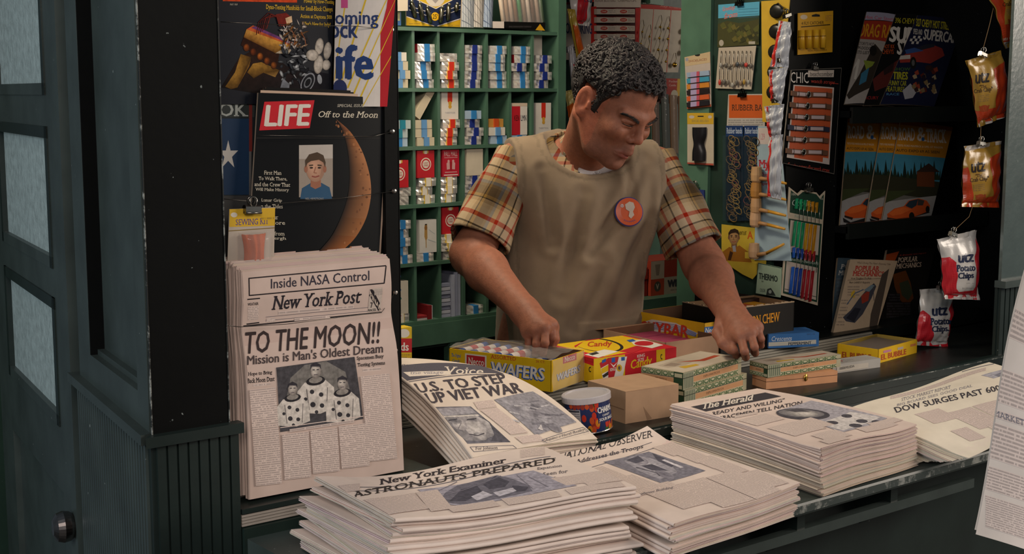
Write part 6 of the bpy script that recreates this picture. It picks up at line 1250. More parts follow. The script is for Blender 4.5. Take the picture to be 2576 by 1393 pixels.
c = [(2309, 38), (2424, 54), (2350, 268), (2214, 262)]; D = Deco(c); D.R(2200, 30, 2430, 280, '10142c'); D.T('327 CHEVY HOT STREET SETUP', 2304, 46, 2418, 66, '9c941e', .04, 0, .2, sl=.12); D.T('SPEED AND', 2297, 72, 2320, 86, 'a8a49c', .02, 0, .2, sl=.1); D.T('SUPERCAR', 2322, 72, 2406, 100, 'aca8a0', .04, 0, .3, sl=.12)
for j in range(3):
    for i in range(5):
        if (i + j) % 2: D.P([(2292 + i * 6 - 2 * j, 90 + j * 7), (2298 + i * 6 - 2 * j, 90.5 + j * 7), (2296 + i * 6 - 2 * j, 97 + j * 7), (2290 + i * 6 - 2 * j, 96.5 + j * 7)], 'a8a49c')
D.P([(2262, 148), (2280, 134), (2310, 128), (2328, 116), (2350, 114), (2370, 122), (2376, 140), (2340, 160), (2310, 156), (2264, 158)], '7c2a24'); D.P([(2300, 122), (2328, 112), (2352, 110), (2350, 118), (2318, 126)], '20222c'); D.P([(2276, 126), (2300, 120), (2324, 128), (2280, 136)], '2c4474'); D.E(2297, 158, 8, 15, '15130f', 16); D.E(2297, 158, 4, 8, '4c4c4c', 12); D.P([(2262, 140), (2290, 138), (2290, 148), (2262, 150)], 'a8a098')
D.T('TIRES', 2246, 180, 2284, 200, '8c8a1e', .05, 0, .1, sl=.03); D.T('FUNNY CAR', 2236, 202, 2280, 215, '8c8a1e', .03, 0, .1, sl=.03); D.T('FEATURES', 2229, 217, 2275, 230, '8c8a1e', .03, 0, .1, sl=.03); D.T('SHOW', 2248, 170, 2290, 178, '3c5a2c', .02); D.T('RACE', 2230, 234, 2262, 240, '3c6a8c', .02)
D.P([(2270, 228), (2290, 210), (2306, 230), (2296, 246), (2276, 250)], '8c8c90'); r = random.Random(9)
for k in range(34): x, y = 2292 + 56 * r.random(), 166 + 66 * r.random(); D.P([(x, y), (x + 9, y - 6), (x + 12, y + 5), (x + 4, y + 8)], r.choice(['4a1c14', '6c5a3c', '2a1a1a', '8a7c60', '1a1420', '7c3424']))
rmag('navy supercar magazine with a racing car, rightmost on the upper shelf', c, 2.24, 2.40, D, col='10142c')
def road(label, c, y0, y1, full):
    (x0, yt), (x1, yt1), (x2, yb1), (x3, yb) = c; D = Deco(c); sk = (x3 - x0) / (yb - yt)
    X = lambda x, y: x + sk * (y - yt)
    D.P([c[0], c[1], (X(x1, yt + 84), yt1 + 78), (X(x0, yt + 84), yt + 84)], 'b4781a'); D.P([c[0], c[1], (X(x1, yt + 10), yt1 + 10), (X(x0, yt + 10), yt + 10)], '8a3c14')
    xe = x0 + 124; sl = .05
    D.T('ROAD', X(x0 + 3, yt + 50), yt + 17, X(x0 + 45, yt + 50), yt + 50, 'c8bcb0', .04, 1, 0, sl=sl); D.T('&', X(x0 + 50, yt + 50), yt + 16, X(x0 + 74, yt + 50), yt + 52, 'c8bcb0', .03, 1, 0, sl=sl)
    if full: D.T('TRACK', X(x0 + 72, yt + 50), yt + 20, X(xe, yt + 50), yt + 55, 'c8bcb0', .04, 1, 0, sl=sl)
    D.E(X(x0 + 64, yt + 44), yt + 47, 4, 5, '2c5c94'); D.T('TESTS: FORD MAVERICK & OPEL GT WAGON', X(x0 + 3, yt + 66), yt + 60, X(x0 + (118 if full else 70), yt + 66), yt + 65, 'c4b8a0', .01, sl=sl); D.T('AUTO EXPO 69 AS SEEN', X(x0 + 3, yt + 78), yt + 71, X(x0 + (112 if full else 70), yt + 78), yt + 78, '3a2c1c', .02, sl=sl)
    D.P([(X(x0, yt + 84), yt + 84), (X(x1, yt + 84), yt1 + 78), (X(x1, yt + 150), yt1 + 150), (X(x0, yt + 150), yt + 150)], '3c7c94'); D.P([(X(x0, yt + 84), yt + 84), (X(x1, yt + 84), yt1 + 78), (X(x1, yt + 104), yt1 + 100), (X(x0, yt + 110), yt + 110)], '2c7896')
    D.P([(X(x0, yt + 84), yt + 84), (X(x1, yt + 84), yt1 + 78), c[2], c[3]], '5c5a54')
    D.P([(X(x0, yt + 84), yt + 84), (X(x1, yt + 84), yt1 + 78), (X(x1, yt + 150), yt1 + 150), (X(x0, yt + 150), yt + 150)], '3c7c94')
    r = random.Random(4)
    for k in range(16): x = X(x0 + 2 + k * (x1 - x0) / 16, yt + 140); h_ = 18 + 34 * r.random(); D.P([(x - 5, yt + 150), (x + 1, yt + 150 - h_), (x + 8, yt + 150)], r.choice(['16221c', '1c2a20', '22301f']))
    D.P([(X(x0, yt + 140), yt + 140), (X(x1, yt + 140), yt1 + 138), (X(x1, yt + 185), yt1 + 182), (X(x0, yt + 182), yt + 182)], '2a2a1c')
    if full: D.P([(X(x0 + 68, yt + 150), yt + 128), (X(x0 + 112, yt + 150), yt + 126), (X(x0 + 112, yt + 150), yt + 168), (X(x0 + 68, yt + 150), yt + 166)], '5c3018'); D.P([(X(x0 + 62, yt + 130), yt + 130), (X(x0 + 90, yt + 110), yt + 108), (X(x0 + 122, yt + 130), yt + 130)], '33241c')
    D.P([(X(x0, yt + 205), yt + 205), (X(x1, yt + 172), yt1 + 172), c[2], c[3]], '8a8784'); D.P([(X(x0, yt + 178), yt + 178), (X(x0 + 70, yt + 176), yt + 176), (X(x0, yt + 208), yt + 208)], '333a20')
    # the orange coupe
    ox, oy = (X(x0 + 4, yt + 230), yt + 232); q = 1.0 if full else .98
    C_ = lambda *p: [(ox + a * q, oy + b * q) for a, b in p]
    D.P(C_((0, 18), (20, 30), (60, 18), (104, -6), (112, 0), (70, 26), (24, 40), (2, 30)), '1c1a1a')
    D.P(C_((4, 4), (22, -10), (46, -16), (58, -30), (84, -36), (104, -30), (112, -18), (110, -4), (74, 10), (62, 18), (24, 20), (6, 14)), 'b0491c')
    D.P(C_((8, 2), (24, -8), (46, -14), (66, -8), (40, 4), (18, 8)), 'c05a26'); D.P(C_((50, -17), (60, -29), (82, -34), (78, -18), (66, -10)), '23303a'); D.P(C_((82, -34), (98, -30), (94, -18), (80, -18)), '3a3430')
    D.E(ox + 66 * q, oy + 10 * q, 7, 11, '15130f', 16); D.E(ox + 106 * q, oy - 8 * q, 5, 9, '15130f', 14); D.P(C_((4, 12), (26, 18), (24, 24), (4, 17)), '2a1a14')
    rmag(label, c, y0, y1, D, 'yellow motoring magazines with an orange coupe', 'b4781a', bow=.002)
road('yellow magazine with an orange coupe, leftmost of three', [(2133, 298), (2250, 304), (2215, 560), (2112, 566)], 2.262, 2.352, False)
road('yellow magazine with an orange coupe, middle one, mostly covered', [(2222, 300), (2330, 308), (2288, 552), (2177, 558)], 2.25, 2.34, False)
road('yellow magazine with an orange coupe and full title, rightmost of three', [(2266, 303), (2397, 320), (2342, 542), (2218, 554)], 2.238, 2.328, True)
# digests
c = [(2108, 648), (2160, 652), (2140, 846), (2088, 846)]; D = Deco(c); D.R(2080, 640, 2170, 850, '3a4c58'); D.T('POPULAR', 2114, 664, 2190, 676, 'a8a8a4', .02, 1, .2, sl=.02); D.T('MECHANICS', 2108, 680, 2190, 692, 'a8a8a4', .02, 1, .2, sl=.02); D.B(2104, 700, 2140, 790, 9, '4a5a64')
rmag('grey blue digest mostly hidden behind the cream digest', c, 2.265, 2.335, D, col='3a4c58', th=.006)
c = [(2232, 628), (2353, 622), (2308, 812), (2196, 830)]; D = Deco(c); D.R(2190, 610, 2360, 840, '120e0c'); D.P([(2226, 640), (2262, 632), (2240, 680), (2222, 720), (2230, 740), (2212, 740)], '8a3a14'); D.T('POPULAR', 2258, 648, 2308, 661, 'b09c88', .02, 1, .2, sl=-.08); D.T('MECHANICS', 2254, 664, 2318, 676, 'b09c88', .02, 1, .2, sl=-.08); D.T('A dramatic test report', 2262, 640, 2330, 646, '8c3024', 0, 1, .2, sl=-.1)
D.P([(2246, 690), (2278, 680), (2290, 710), (2298, 750), (2280, 772), (2262, 752), (2250, 720)], '5c3210'); D.P([(2262, 712), (2284, 704), (2296, 736), (2284, 756), (2268, 742)], '343a28'); D.B(2234, 738, 2264, 758, 3, '120e0c'); D.B(2230, 760, 2290, 800, 6, '1c1714')
rmag('black and orange digest behind the cream digest', c, 2.27, 2.345, D, col='120e0c', th=.008)
c = [(2139, 652), (2258, 656), (2206, 826), (2096, 838)]; D = Deco(c); D.R(2090, 640, 2260, 845, 'b09a80'); D.T("Who's Doing The Flyer's Running Club", 2156, 658, 2240, 664, '4a3c30', 0, 1, .2, sl=.05); D.T('POPULAR', 2150, 668, 2212, 681, 'a8342c', .03, 1, .2, sl=.02); D.T('MECHANICS', 2144, 681, 2224, 694, 'a8342c', .03, 1, .2, sl=.02); D.T('How Tougher-To-Pick', 2140, 698, 2192, 704, '3a3028', .02, 1, .2); D.T('Burt LANDO Reports', 2136, 708, 2188, 714, '3a3028', .02, 1, .2)
D.L([(2132, 705), (2232, 700)], 1, '5c4c40'); D.B(2132, 718, 2162, 745, 4, 'b09a80'); [D.B(2116 - 4 * k, 752 + 18 * k, 2136 - 4 * k, 766 + 18 * k, 2, 'b09a80') for k in range(4)]; D.P([(2141, 736), (2150, 728), (2150, 748), (2140, 750)], 'b8982c')
D.P([(2160, 752), (2180, 728), (2198, 712), (2204, 720), (2192, 750), (2170, 790), (2150, 812), (2128, 808), (2120, 798), (2140, 780)], '3c3c44'); D.P([(2166, 744), (2188, 728), (2184, 756), (2168, 764)], '8a3224'); D.P([(2128, 800), (2150, 774), (2166, 776), (2148, 810)], '24242c'); D.P([(2172, 730), (2192, 716), (2200, 718), (2186, 734)], '6c7c84'); D.L([(2130, 766), (2150, 738), (2172, 728)], 2.4, '46566c'); D.L([(2196, 720), (2198, 756)], 1.4, '46464c'); D.P([(2218, 690), (2236, 676), (2206, 820), (2186, 826), (2190, 790)], '4a4038')
rmag('cream digest with red title and a motorcycle, in front of the other digests', c, 2.222, 2.29, D, col='b09a80', th=.010)
# chip bags on the string by the right post
def ybag(x, y, k=1.0):
    def pnt(D):
        for p_ in ([(x - 60, y + 40), (x - 31, y + 36), (x - 24, y + 128), (x - 60, y + 140)], [(x + 23, y + 14), (x + 80, y + 2), (x + 80, y + 130), (x + 27, y + 120)], [(x - 60, y + 122), (x - 24, y + 120), (x + 27, y + 110), (x + 80, y + 100), (x + 80, y + 160), (x - 60, y + 180)]): D.P(p_, 'a23518')
        D.P([(x - 60, y - 20), (x + 80, y - 44), (x + 80, y - 28), (x - 60, y - 2)], 'a8a098'); D.P([(x - 60, y + 174), (x + 80, y + 144), (x + 80, y + 220), (x - 60, y + 220)], 'a8a4a0')
        D.T('utz', x - 23, y + 24, x + 13, y + 52, '2c2420', .04, 0, 0, sl=-.14); D.T('"The', x - 12, y + 54, x + 5, y + 62, '4a3018', .01, 1, .1, sl=-.14); D.T('Crab Chip"', x - 26, y + 64, x + 22, y + 78, '3c2818', .02, 1, 0, sl=-.14)
        D.B(x - 16, y + 80, x + 12, y + 98, 4, '94722c', -.14); D.E(x, y + 112, 12, 8, '8a3c1c', 16, -8); D.L([(x - 12, y + 106), (x - 8, y + 120), (x + 8, y + 118), (x + 12, y + 104)], 3, '8a3c1c'); D.T('utz Crab Chip', x - 26, y + 152, x + 36, y + 163, 'c8b4a4', .02, 0, .1, sl=-.16)
    return pnt
gB = 'hanging chip bags by the right post'
bag('chip_bag', 'tan and orange chip bag cut by the upper right corner', [(2478, -40), (2600, -60), (2640, 78), (2532, 122)], (1.91, 1.895, 1.895, 1.91), ybag(2548, -58), .022, '94722c', 31, gB)
bag('chip_bag', 'tan and orange chip bag hanging second from the top by the right post', [(2433, 152), (2520, 126), (2537, 290), (2462, 320)], (1.915, 1.90, 1.90, 1.915), ybag(2476, 160), .022, '94722c', 32, gB)
bag('chip_bag', 'tan and orange chip bag hanging third, upright, by the right post', [(2426, 368), (2517, 354), (2510, 522), (2419, 520)], (1.915, 1.90, 1.90, 1.915), ybag(2466, 384), .022, '94722c', 33, gB)
def wbag(x, y):
    def pnt(D):
        D.P([(x - 70, y + 44), (x - 40, y + 42), (x - 22, y + 56), (x - 22, y + 122), (x - 16, y + 130), (x + 20, y + 126), (x + 26, y + 116), (x + 24, y + 40), (x + 60, y + 24), (x + 60, y + 200), (x - 70, y + 200)], 'b0202a')
        D.P([(x - 70, y + 154), (x + 60, y + 140), (x + 60, y + 200), (x - 70, y + 200)], 'b8b0ac')
        D.T('utz', x - 18, y + 34, x + 22, y + 58, '262c44', .05, 0, 0, sl=-.08); D.T('Potato', x - 22, y + 62, x + 26, y + 80, '262c44', .05, 1, 0, sl=-.06); D.T('Chips', x - 18, y + 82, x + 22, y + 102, '262c44', .05, 1, 0, sl=-.06); D.B(x + 4, y + 106, x + 22, y + 110, 1, 'b8b4b0'); D.B(x - 6, y + 118, x + 22, y + 123, 1, 'b8b4b0'); D.T('utz Potato Chips', x - 34, y + 142, x + 26, y + 152, 'c8bcb4', .02, 0, .1, sl=-.06)
    return pnt
bag('chip_bag', 'white and red potato chip bag, fourth on the string by the right post', [(2360, 602), (2456, 578), (2463, 754), (2376, 752)], (1.94, 1.925, 1.925, 1.94), wbag(2428, 604), .022, 'b8b4b0', 34, gB)
bag('chip_bag', 'white and red potato chip bag, lowest, resting on the counter by the gum box', [(2316, 728), (2398, 722), (2384, 872), (2305, 868)], (2.05, 2.03, 2.03, 2.05), wbag(2362, 738), .022, 'b8b4b0', 35, gB)
for (x, y, Y), s_, lab, a in (((2472, 138, 1.90), .009, 'clip on the second chip bag by the right post', -14), ((2468, 362, 1.90), .009, 'clip on the third chip bag by the right post', -6), ((2397, 590, 1.925), .009, 'clip on the fourth chip bag by the right post', -16), ((2366, 724, 2.035), .009, 'dark clip on the lowest chip bag by the gum box', -4)): clip((x, y), Y, s_, lab, tilt=a)
m = MB(); m.tube([ony(2510, -30, 1.93), ony(2490, 60, 1.93), ony(2474, 120, 1.93), ony(2470, 250, 1.94), ony(2467, 345, 1.94), ony(2460, 480, 1.94), ony(2438, 545, 1.95), ony(2400, 580, 1.965), ony(2380, 650, 2.04), ony(2366, 710, 2.05)], .0008, '8a6c48', 'rubber', 5); tag(m.build('string'), 'thin string the chip bags by the right post are clipped to', 'string')
# ================================================================ the shopkeeper
FH = V((math.sin(CAM_YAW), math.cos(CAM_YAW), 0))
def loc3(p): return np.array((p.dot(_R), p.dot(FH), p.z))
def wld(q): return _R * float(q[0]) + FH * float(q[1]) + V((0, 0, float(q[2])))
def J(x, y, D): return loc3(atD(x, y, D))
def cvec(r, u, b): return loc3(_R * r + _U * u - _F * b)
def unit(v): return v / np.linalg.norm(v)
class SDF:
    def __init__(s, lo, hi, h): s.lo = np.array(lo, float); s.h = h; s.n = np.ceil((np.array(hi) - s.lo) / h).astype(int) + 1; s.F = np.full(s.n, 1.0, np.float32)
    def win(s, c, r):
        a = np.clip(((np.array(c) - r - s.lo) / s.h).astype(int), 0, s.n); b = np.clip(((np.array(c) + r - s.lo) / s.h).astype(int) + 2, 0, s.n)
        if (b <= a).any(): return None, None
        g = [(s.lo[i] + np.arange(a[i], b[i]) * s.h).astype(np.float32) for i in range(3)]
        return tuple(slice(a[i], b[i]) for i in range(3)), (g[0][:, None, None], g[1][None, :, None], g[2][None, None, :])
    def mix(s, w, d, k, op):
        f = s.F[w]
        if op == 'sub': d = -d; f2 = -f; hh = np.clip(.5 + .5 * (-d - f) / k, 0, 1) if False else None
        if op == 'add':
            h = np.clip(.5 + .5 * (d - f) / k, 0, 1); s.F[w] = d * (1 - h) + f * h - k * h * (1 - h)
        elif op == 'sub':
            h = np.clip(.5 - .5 * (d - f) / k, 0, 1); s.F[w] = d * (1 - h) + f * h + k * h * (1 - h)
    def cap(s, a, b, ra, rb, k=.01, op='add'):
        a, b = np.array(a), np.array(b); c = (a + b) / 2; R = np.abs(b - a) / 2 + max(ra, rb) + max(k, .012) + .006
        w, g = s.win(c, R)
        if w is None: return s
        d = b - a; l2 = max(1e-9, d @ d); t = np.clip(((g[0] - a[0]) * d[0] + (g[1] - a[1]) * d[1] + (g[2] - a[2]) * d[2]) / l2, 0, 1)
        q = np.sqrt((g[0] - a[0] - t * d[0]) ** 2 + (g[1] - a[1] - t * d[1]) ** 2 + (g[2] - a[2] - t * d[2]) ** 2) - (ra + (rb - ra) * t); s.mix(w, q, k, op); return s
    def ell(s, c, ax, r, k=.01, op='add'):
        c = np.array(c); R = sum(np.abs(np.array(ax[i])) * r[i] for i in range(3)) + max(k, .012) + .006; w, g = s.win(c, R)
        if w is None: return s
        d = [g[i] - c[i] for i in range(3)]; q1 = 0; q2 = 0
        for i in range(3):
            p = d[0] * ax[i][0] + d[1] * ax[i][1] + d[2] * ax[i][2]; q1 = q1 + (p / r[i]) ** 2; q2 = q2 + (p / (r[i] * r[i])) ** 2
        k0 = np.sqrt(q1); k1 = np.sqrt(q2) + 1e-6; s.mix(w, (k0 * (k0 - 1) / k1).astype(np.float32), k, op); return s
    def grid(s): return [(s.lo[i] + np.arange(s.n[i]) * s.h).astype(np.float32).reshape([-1 if j == i else 1 for j in range(3)]) for i in range(3)]
    def at(s, p):
        i = (np.array(p) - s.lo) / s.h; a = np.floor(i).astype(int); t = i - a
        if (a < 0).any() or (a >= s.n - 1).any(): return 1.0
        c = s.F[a[0]:a[0] + 2, a[1]:a[1] + 2, a[2]:a[2] + 2]
        for ax in range(3): c = c[0] * (1 - t[ax]) + c[1] * t[ax]
        return float(c)
    def hit(s, x, y, D0=2.7, D1=3.7):
        for D in np.arange(D0, D1, .004):
            if s.at(J(x, y, D)) < 0: return J(x, y, D - .002)
        return J(x, y, D1)
    def grad(s, p):
        e = s.h * 2; return unit(np.array([s.at(p + e * np.eye(3)[i]) - s.at(p - e * np.eye(3)[i]) for i in range(3)]) + 1e-9)
    def nets(s):
        F = s.F; I = F < 0; C = np.zeros(np.array(I.shape) - 1, np.uint8)
        for o in np.ndindex(2, 2, 2): C += I[o[0]:I.shape[0] - 1 + o[0], o[1]:I.shape[1] - 1 + o[1], o[2]:I.shape[2] - 1 + o[2]]
        act = (C > 0) & (C < 8); ids = np.full(C.shape, -1, np.int32); ijk = np.argwhere(act); ids[act] = np.arange(len(ijk))
        P = np.zeros((len(ijk), 3)); n = np.zeros(len(ijk)); co = list(np.ndindex(2, 2, 2))
        for a in co:
            for ax in range(3):
                if a[ax]: continue
                b = list(a); b[ax] = 1; f0 = F[tuple((ijk + a).T)]; f1 = F[tuple((ijk + b).T)]; x = (f0 < 0) != (f1 < 0)
                t = np.where(x, f0 / np.where(x, f0 - f1, 1), 0); p = np.array(a, float)[None] + np.zeros((len(ijk), 3)); p[:, ax] += t; P += np.where(x[:, None], p, 0); n += x
        P = (ijk + P / n[:, None]) * s.h + s.lo; Q = []
        for ax in range(3):
            u, v = (ax + 1) % 3, (ax + 2) % 3; sl0 = [slice(None)] * 3; sl1 = [slice(None)] * 3; sl0[ax] = slice(0, -1); sl1[ax] = slice(1, None)
            A, B = I[tuple(sl0)], I[tuple(sl1)]; e = np.argwhere(A != B); e = e[(e[:, u] > 0) & (e[:, v] > 0) & (e[:, u] < I.shape[u] - 1) & (e[:, v] < I.shape[v] - 1)]
            fl = A[tuple(e.T)]; du = np.zeros(3, int); dv = np.zeros(3, int); du[u] = 1; dv[v] = 1
            q = np.stack([ids[tuple((e - du - dv).T)], ids[tuple((e - dv).T)], ids[tuple(e.T)], ids[tuple((e - du).T)]], 1); q = np.where(fl[:, None], q, q[:, ::-1]); Q.append(q)
        return P, np.concatenate(Q)
def sculpt(name, sd, mat, parent, col, uv=None):
    P, Q = sd.nets()
    W = P[:, :1] * np.array(_R)[None] + P[:, 1:2] * np.array(FH)[None] + P[:, 2:] * np.array((0, 0, 1.))[None] - np.array(ORG[parent.name])[None]
    me = bpy.data.meshes.new(name); me.from_pydata(W.tolist(), [], Q.tolist()); o = bpy.data.objects.new(name, me); COL.objects.link(o); o.parent = parent; ORG[o.name] = ORG[parent.name]
    me.materials.append(MATS[mat]); me.polygons.foreach_set('use_smooth', [True] * len(me.polygons))
    C = np.ones((len(P), 4), np.float32); C[:, :3] = col(P) if callable(col) else np.array(lin(col))[None]
    ca = me.color_attributes.new('Col', 'FLOAT_COLOR', 'POINT'); ca.data.foreach_set('color', C.ravel())
    if uv is not None:
        U_ = uv(P).astype(np.float32); li = np.empty(len(me.loops), np.int32); me.loops.foreach_get('vertex_index', li); ul = me.uv_layers.new(name='UV'); ul.data.foreach_set('uv', U_[li].ravel())
    me.update(); return o

# ---- joints, each where the photo shows it
SH_R, EL_R, WR_R = J(1300, 414, 3.28), J(1186, 640, 3.24), J(1318, 780, 3.02)
SH_L, EL_L, WR_L = J(1648, 424, 3.38), J(1770, 664, 3.30), J(1840, 792, 3.03)
NECK, CHEST, BELLY, HIP = J(1466, 388, 3.31), J(1470, 520, 3.38), J(1440, 700, 3.40), J(1418, 880, 3.42)
ta = unit(np.array([SH_L[0] - SH_R[0], SH_L[1] - SH_R[1], 0])); tb = np.array([ta[1], -ta[0], 0]); tz = np.array([0, 0, 1.]); TAX = (ta, tb, tz)
HC, HS = J(1545, 262, 3.14), 1.06
hf = unit(cvec(.557, -.616, .557)); hu = unit(cvec(.435, .788, .435)); hr = np.cross(hf, hu); HAX = (hf, hu, hr)
def H(f, u, r): return HC + (hf * f + hu * u + hr * r) * HS
man = thing('person', 'man in a plaid shirt and tan smock, looking down behind the candy counter', 'person', wld((HIP[0], HIP[1], 0)))
lo = np.array([J(1120, 600, 3.2)[0] - .05, 2.84, .98]); hi = np.array([J(1915, 600, 3.0)[0] + .04, 3.62, 1.76])
B = SDF(lo, hi, .0027)
def torso(S, g=0):
    S.ell(HIP - tz * .15, TAX, (.186 + g, .126 + g, .20 + g), .03)
    S.ell(HIP, TAX, (.185 + g, .125 + g, .20 + g), .03); S.ell(BELLY, TAX, (.178 + g, .128 + g, .20 + g), .06); S.ell(CHEST + tz * .0, TAX, (.186 + g, .125 + g, .19 + g), .06)
    S.cap(SH_R + ta * .035 - tz * .03, SH_L - ta * .02 - tz * .03, .066 + g, .066 + g, .05)
    for sh in (SH_R, SH_L): S.cap(NECK - tz * .01 - tb * .02, sh - tz * .012, .052 + g, .058 + g, .04); S.ell(sh - tz * .02, TAX, (.062 + g, .062 + g, .062 + g), .03)
    for q in (-1, 1): S.ell(CHEST + ta * (q * .08) + tb * .07 + tz * .02, TAX, (.085 + g, .055 + g, .085 + g), .05)
torso(B, -.012)
B.cap(H(-.030, -.045, 0), NECK - tz * .02, .057, .062, .02)
for q in (-1, 1): B.cap(H(-.03, -.05, .052 * q), NECK + tb * .045 - tz * .02, .016, .014, .02)
# head
B.ell(H(-.014, .034, 0), HAX, (.099 * HS, .088 * HS, .075 * HS), .02); B.ell(H(.028, -.036, 0), HAX, (.062 * HS, .080 * HS, .064 * HS), .03)
B.ell(H(.040, -.083, 0), HAX, (.046 * HS, .030 * HS, .047 * HS), .025); B.ell(H(.073, -.101, 0), HAX, (.019 * HS, .016 * HS, .023 * HS), .02)
for q in (-1, 1):
    B.cap(H(-.004, -.030, .060 * q), H(.036, -.088, .046 * q), .018, .016, .03)
    B.ell(H(.064, -.022, .043 * q), HAX, (.024, .020, .020), .022)
    B.cap(H(.084, .017, .010 * q), H(.070, .019, .046 * q), .0115, .0100, .012)
    B.ell(H(.092, -.001, .031 * q), HAX, (.013, .0105, .017), .012, 'sub')
    B.ell(H(.0705, -.000, .031 * q), HAX, (.0140, .0135, .0150), .004)
    B.cap(H(.0845, -.0055, .020 * q), H(.080, -.0055, .044 * q), .0030, .0030, .003)
    B.cap(H(.0862, .0050, .020 * q), H(.079, .0046, .046 * q), .0038, .0038, .004)
    B.ell(H(.0935, -.031, .0125 * q), HAX, (.0105, .0080, .0080), .007)
    B.cap(H(.092, -.042, .028 * q), H(.080, -.060, .036 * q), .0015, .0015, .008, 'sub')
B.cap(H(.087, .016, 0), H(.103, -.018, 0), .0085, .0090, .010); B.ell(H(.1045, -.0245, 0), HAX, (.0115, .0100, .0100), .008)
for q in (-1, 1): B.ell(H(.0985, -.0365, .0075 * q), HAX, (.0055, .003, .0038), .003, 'sub')
B.cap(H(.094, -.052, 0), H(.094, -.058, 0), .012, .014, .012)
for a, b_, r0, r1 in ((( .0960, -.0620, 0), (.085, -.0672, .024), .0050, .0030), ((.0950, -.0720, 0), (.085, -.0705, .022), .0062, .0036)):
    for q in (-1, 1): B.cap(H(a[0], a[1], 0), H(b_[0], b_[1], b_[2] * q), r0, r1, .005)
for q in (-1, 1): B.cap(H(.1015, -.0668, 0), H(.086, -.0692, .026 * q), .0015, .0013, .003, 'sub')
B.cap(H(.098, -.087, -.012), H(.098, -.087, .012), .005, .005, .01, 'sub')
for q in (-1, 1):
    e1 = unit(hu + hf * -.18); e2 = unit(np.cross(e1, hr)); er = unit(hr * q + hf * .42); EA = (unit(np.cross(e1, er)), e1, er)
    c = H(-.012, -.008, .081 * q); B.ell(c, EA, (.0205 * HS, .0345 * HS, .0075), .005); B.ell(c + er * .0085 + e1 * .003, EA, (.0125, .0225, .0068), .003, 'sub'); B.ell(c + er * .003 + e1 * .006 + hf * -.004, EA, (.0045, .017, .004), .003); B.ell(c - e1 * .027, EA, (.009, .010, .006), .006); B.cap(c + EA[0] * .0 + hf * .016 - e1 * .006, c + hf * .016 + e1 * .004, .004, .004, .005)
# arms
for sh, el, wr in ((SH_R, EL_R, WR_R), (SH_L, EL_L, WR_L)):
    d1 = unit(wr - el); B.cap(sh, el, .055, .047, .02); B.cap(el, el + (wr - el) * .30, .045, .0490, .03); B.cap(el + (wr - el) * .30, wr, .0490, .0295, .02)
    pd = unit(np.cross(d1, np.cross(d1, tz))); B.cap(wr - d1 * .05 , wr + d1 * .012, .029, .029, .012)
def hand(S, wr, mcps, tips, thumb, palm_r=.017, back=None):
    """palm, four jointed fingers and a thumb"""
    cm = sum(np.array(m) for m in mcps) / 4
    for m in mcps: S.cap(wr + (m - wr) * .08, m, .021, .0128, .016)
    for a, b_ in zip(mcps[:-1], mcps[1:]): S.cap(a * .9 + wr * .1, b_ * .9 + wr * .1, .0135, .0135, .01)
    S.cap(wr, wr * .3 + cm * .7, .026, .024, .02)
    for i, (m, ch) in enumerate(zip(mcps, tips)):
        rr = (.0098, .0100, .0095, .0085)[i]; S.ell(m, TAX, (.0118, .0118, .0118), .008); p = m
        for j, q in enumerate(ch): S.cap(p, q, rr - .0009 * j, rr - .0009 * (j + 1), .0035); p = q
    p = thumb[0]
    for j, q in enumerate(thumb[1:]): S.cap(p, q, (.0175, .0125, .0105)[j], (.0125, .0108, .0092)[j], .006); p = q
hand(B, WR_R, [J(1389, 818, 2.965), J(1371, 826, 2.945), J(1350, 833, 2.95), J(1329, 838, 2.97)],
     [[J(1391, 848, 2.955), J(1384, 872, 2.985), J(1377, 882, 3.01)], [J(1371, 862, 2.930), J(1366, 888, 2.96), J(1362, 898, 2.99)], [J(1349, 866, 2.94), J(1346, 888, 2.97), J(1346, 897, 3.0)], [J(1329, 864, 2.965), J(1329, 882, 2.99), J(1331, 889, 3.015)]],
     [J(1345, 800, 3.01), J(1392, 822, 3.02), J(1395, 852, 3.01), J(1388, 874, 3.01)])
hand(B, WR_L, [J(1838, 852, 2.955), J(1864, 848, 2.925), J(1888, 838, 2.925), J(1905, 824, 2.945)],
     [[J(1846, 880, 2.935), J(1852, 893, 2.965), J(1850, 890, 2.99)], [J(1873, 884, 2.90), J(1876, 898, 2.935), J(1872, 893, 2.965)], [J(1898, 873, 2.905), J(1900, 888, 2.94), J(1894, 884, 2.97)], [J(1915, 852, 2.93), J(1915, 869, 2.955), J(1908, 868, 2.98)]],
     [J(1818, 808, 3.02), J(1806, 838, 2.985), J(1818, 864, 2.955), J(1836, 880, 2.945)])
SKIN = np.array(lin('8c5a46'))
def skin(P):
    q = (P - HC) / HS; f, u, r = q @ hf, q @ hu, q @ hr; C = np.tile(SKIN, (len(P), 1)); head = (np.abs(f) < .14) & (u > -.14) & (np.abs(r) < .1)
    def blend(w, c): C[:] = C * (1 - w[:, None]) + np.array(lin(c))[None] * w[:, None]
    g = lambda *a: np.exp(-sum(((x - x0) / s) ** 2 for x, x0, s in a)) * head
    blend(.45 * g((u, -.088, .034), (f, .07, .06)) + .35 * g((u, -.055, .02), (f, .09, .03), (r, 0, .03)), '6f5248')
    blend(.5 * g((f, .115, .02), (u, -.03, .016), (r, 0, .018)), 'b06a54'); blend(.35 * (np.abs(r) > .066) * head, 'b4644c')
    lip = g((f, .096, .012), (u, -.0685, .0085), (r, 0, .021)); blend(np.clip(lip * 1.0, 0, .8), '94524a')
    for k in (0, 1): pass
    return C
body = sculpt('body', B, 'skin', man, skin)
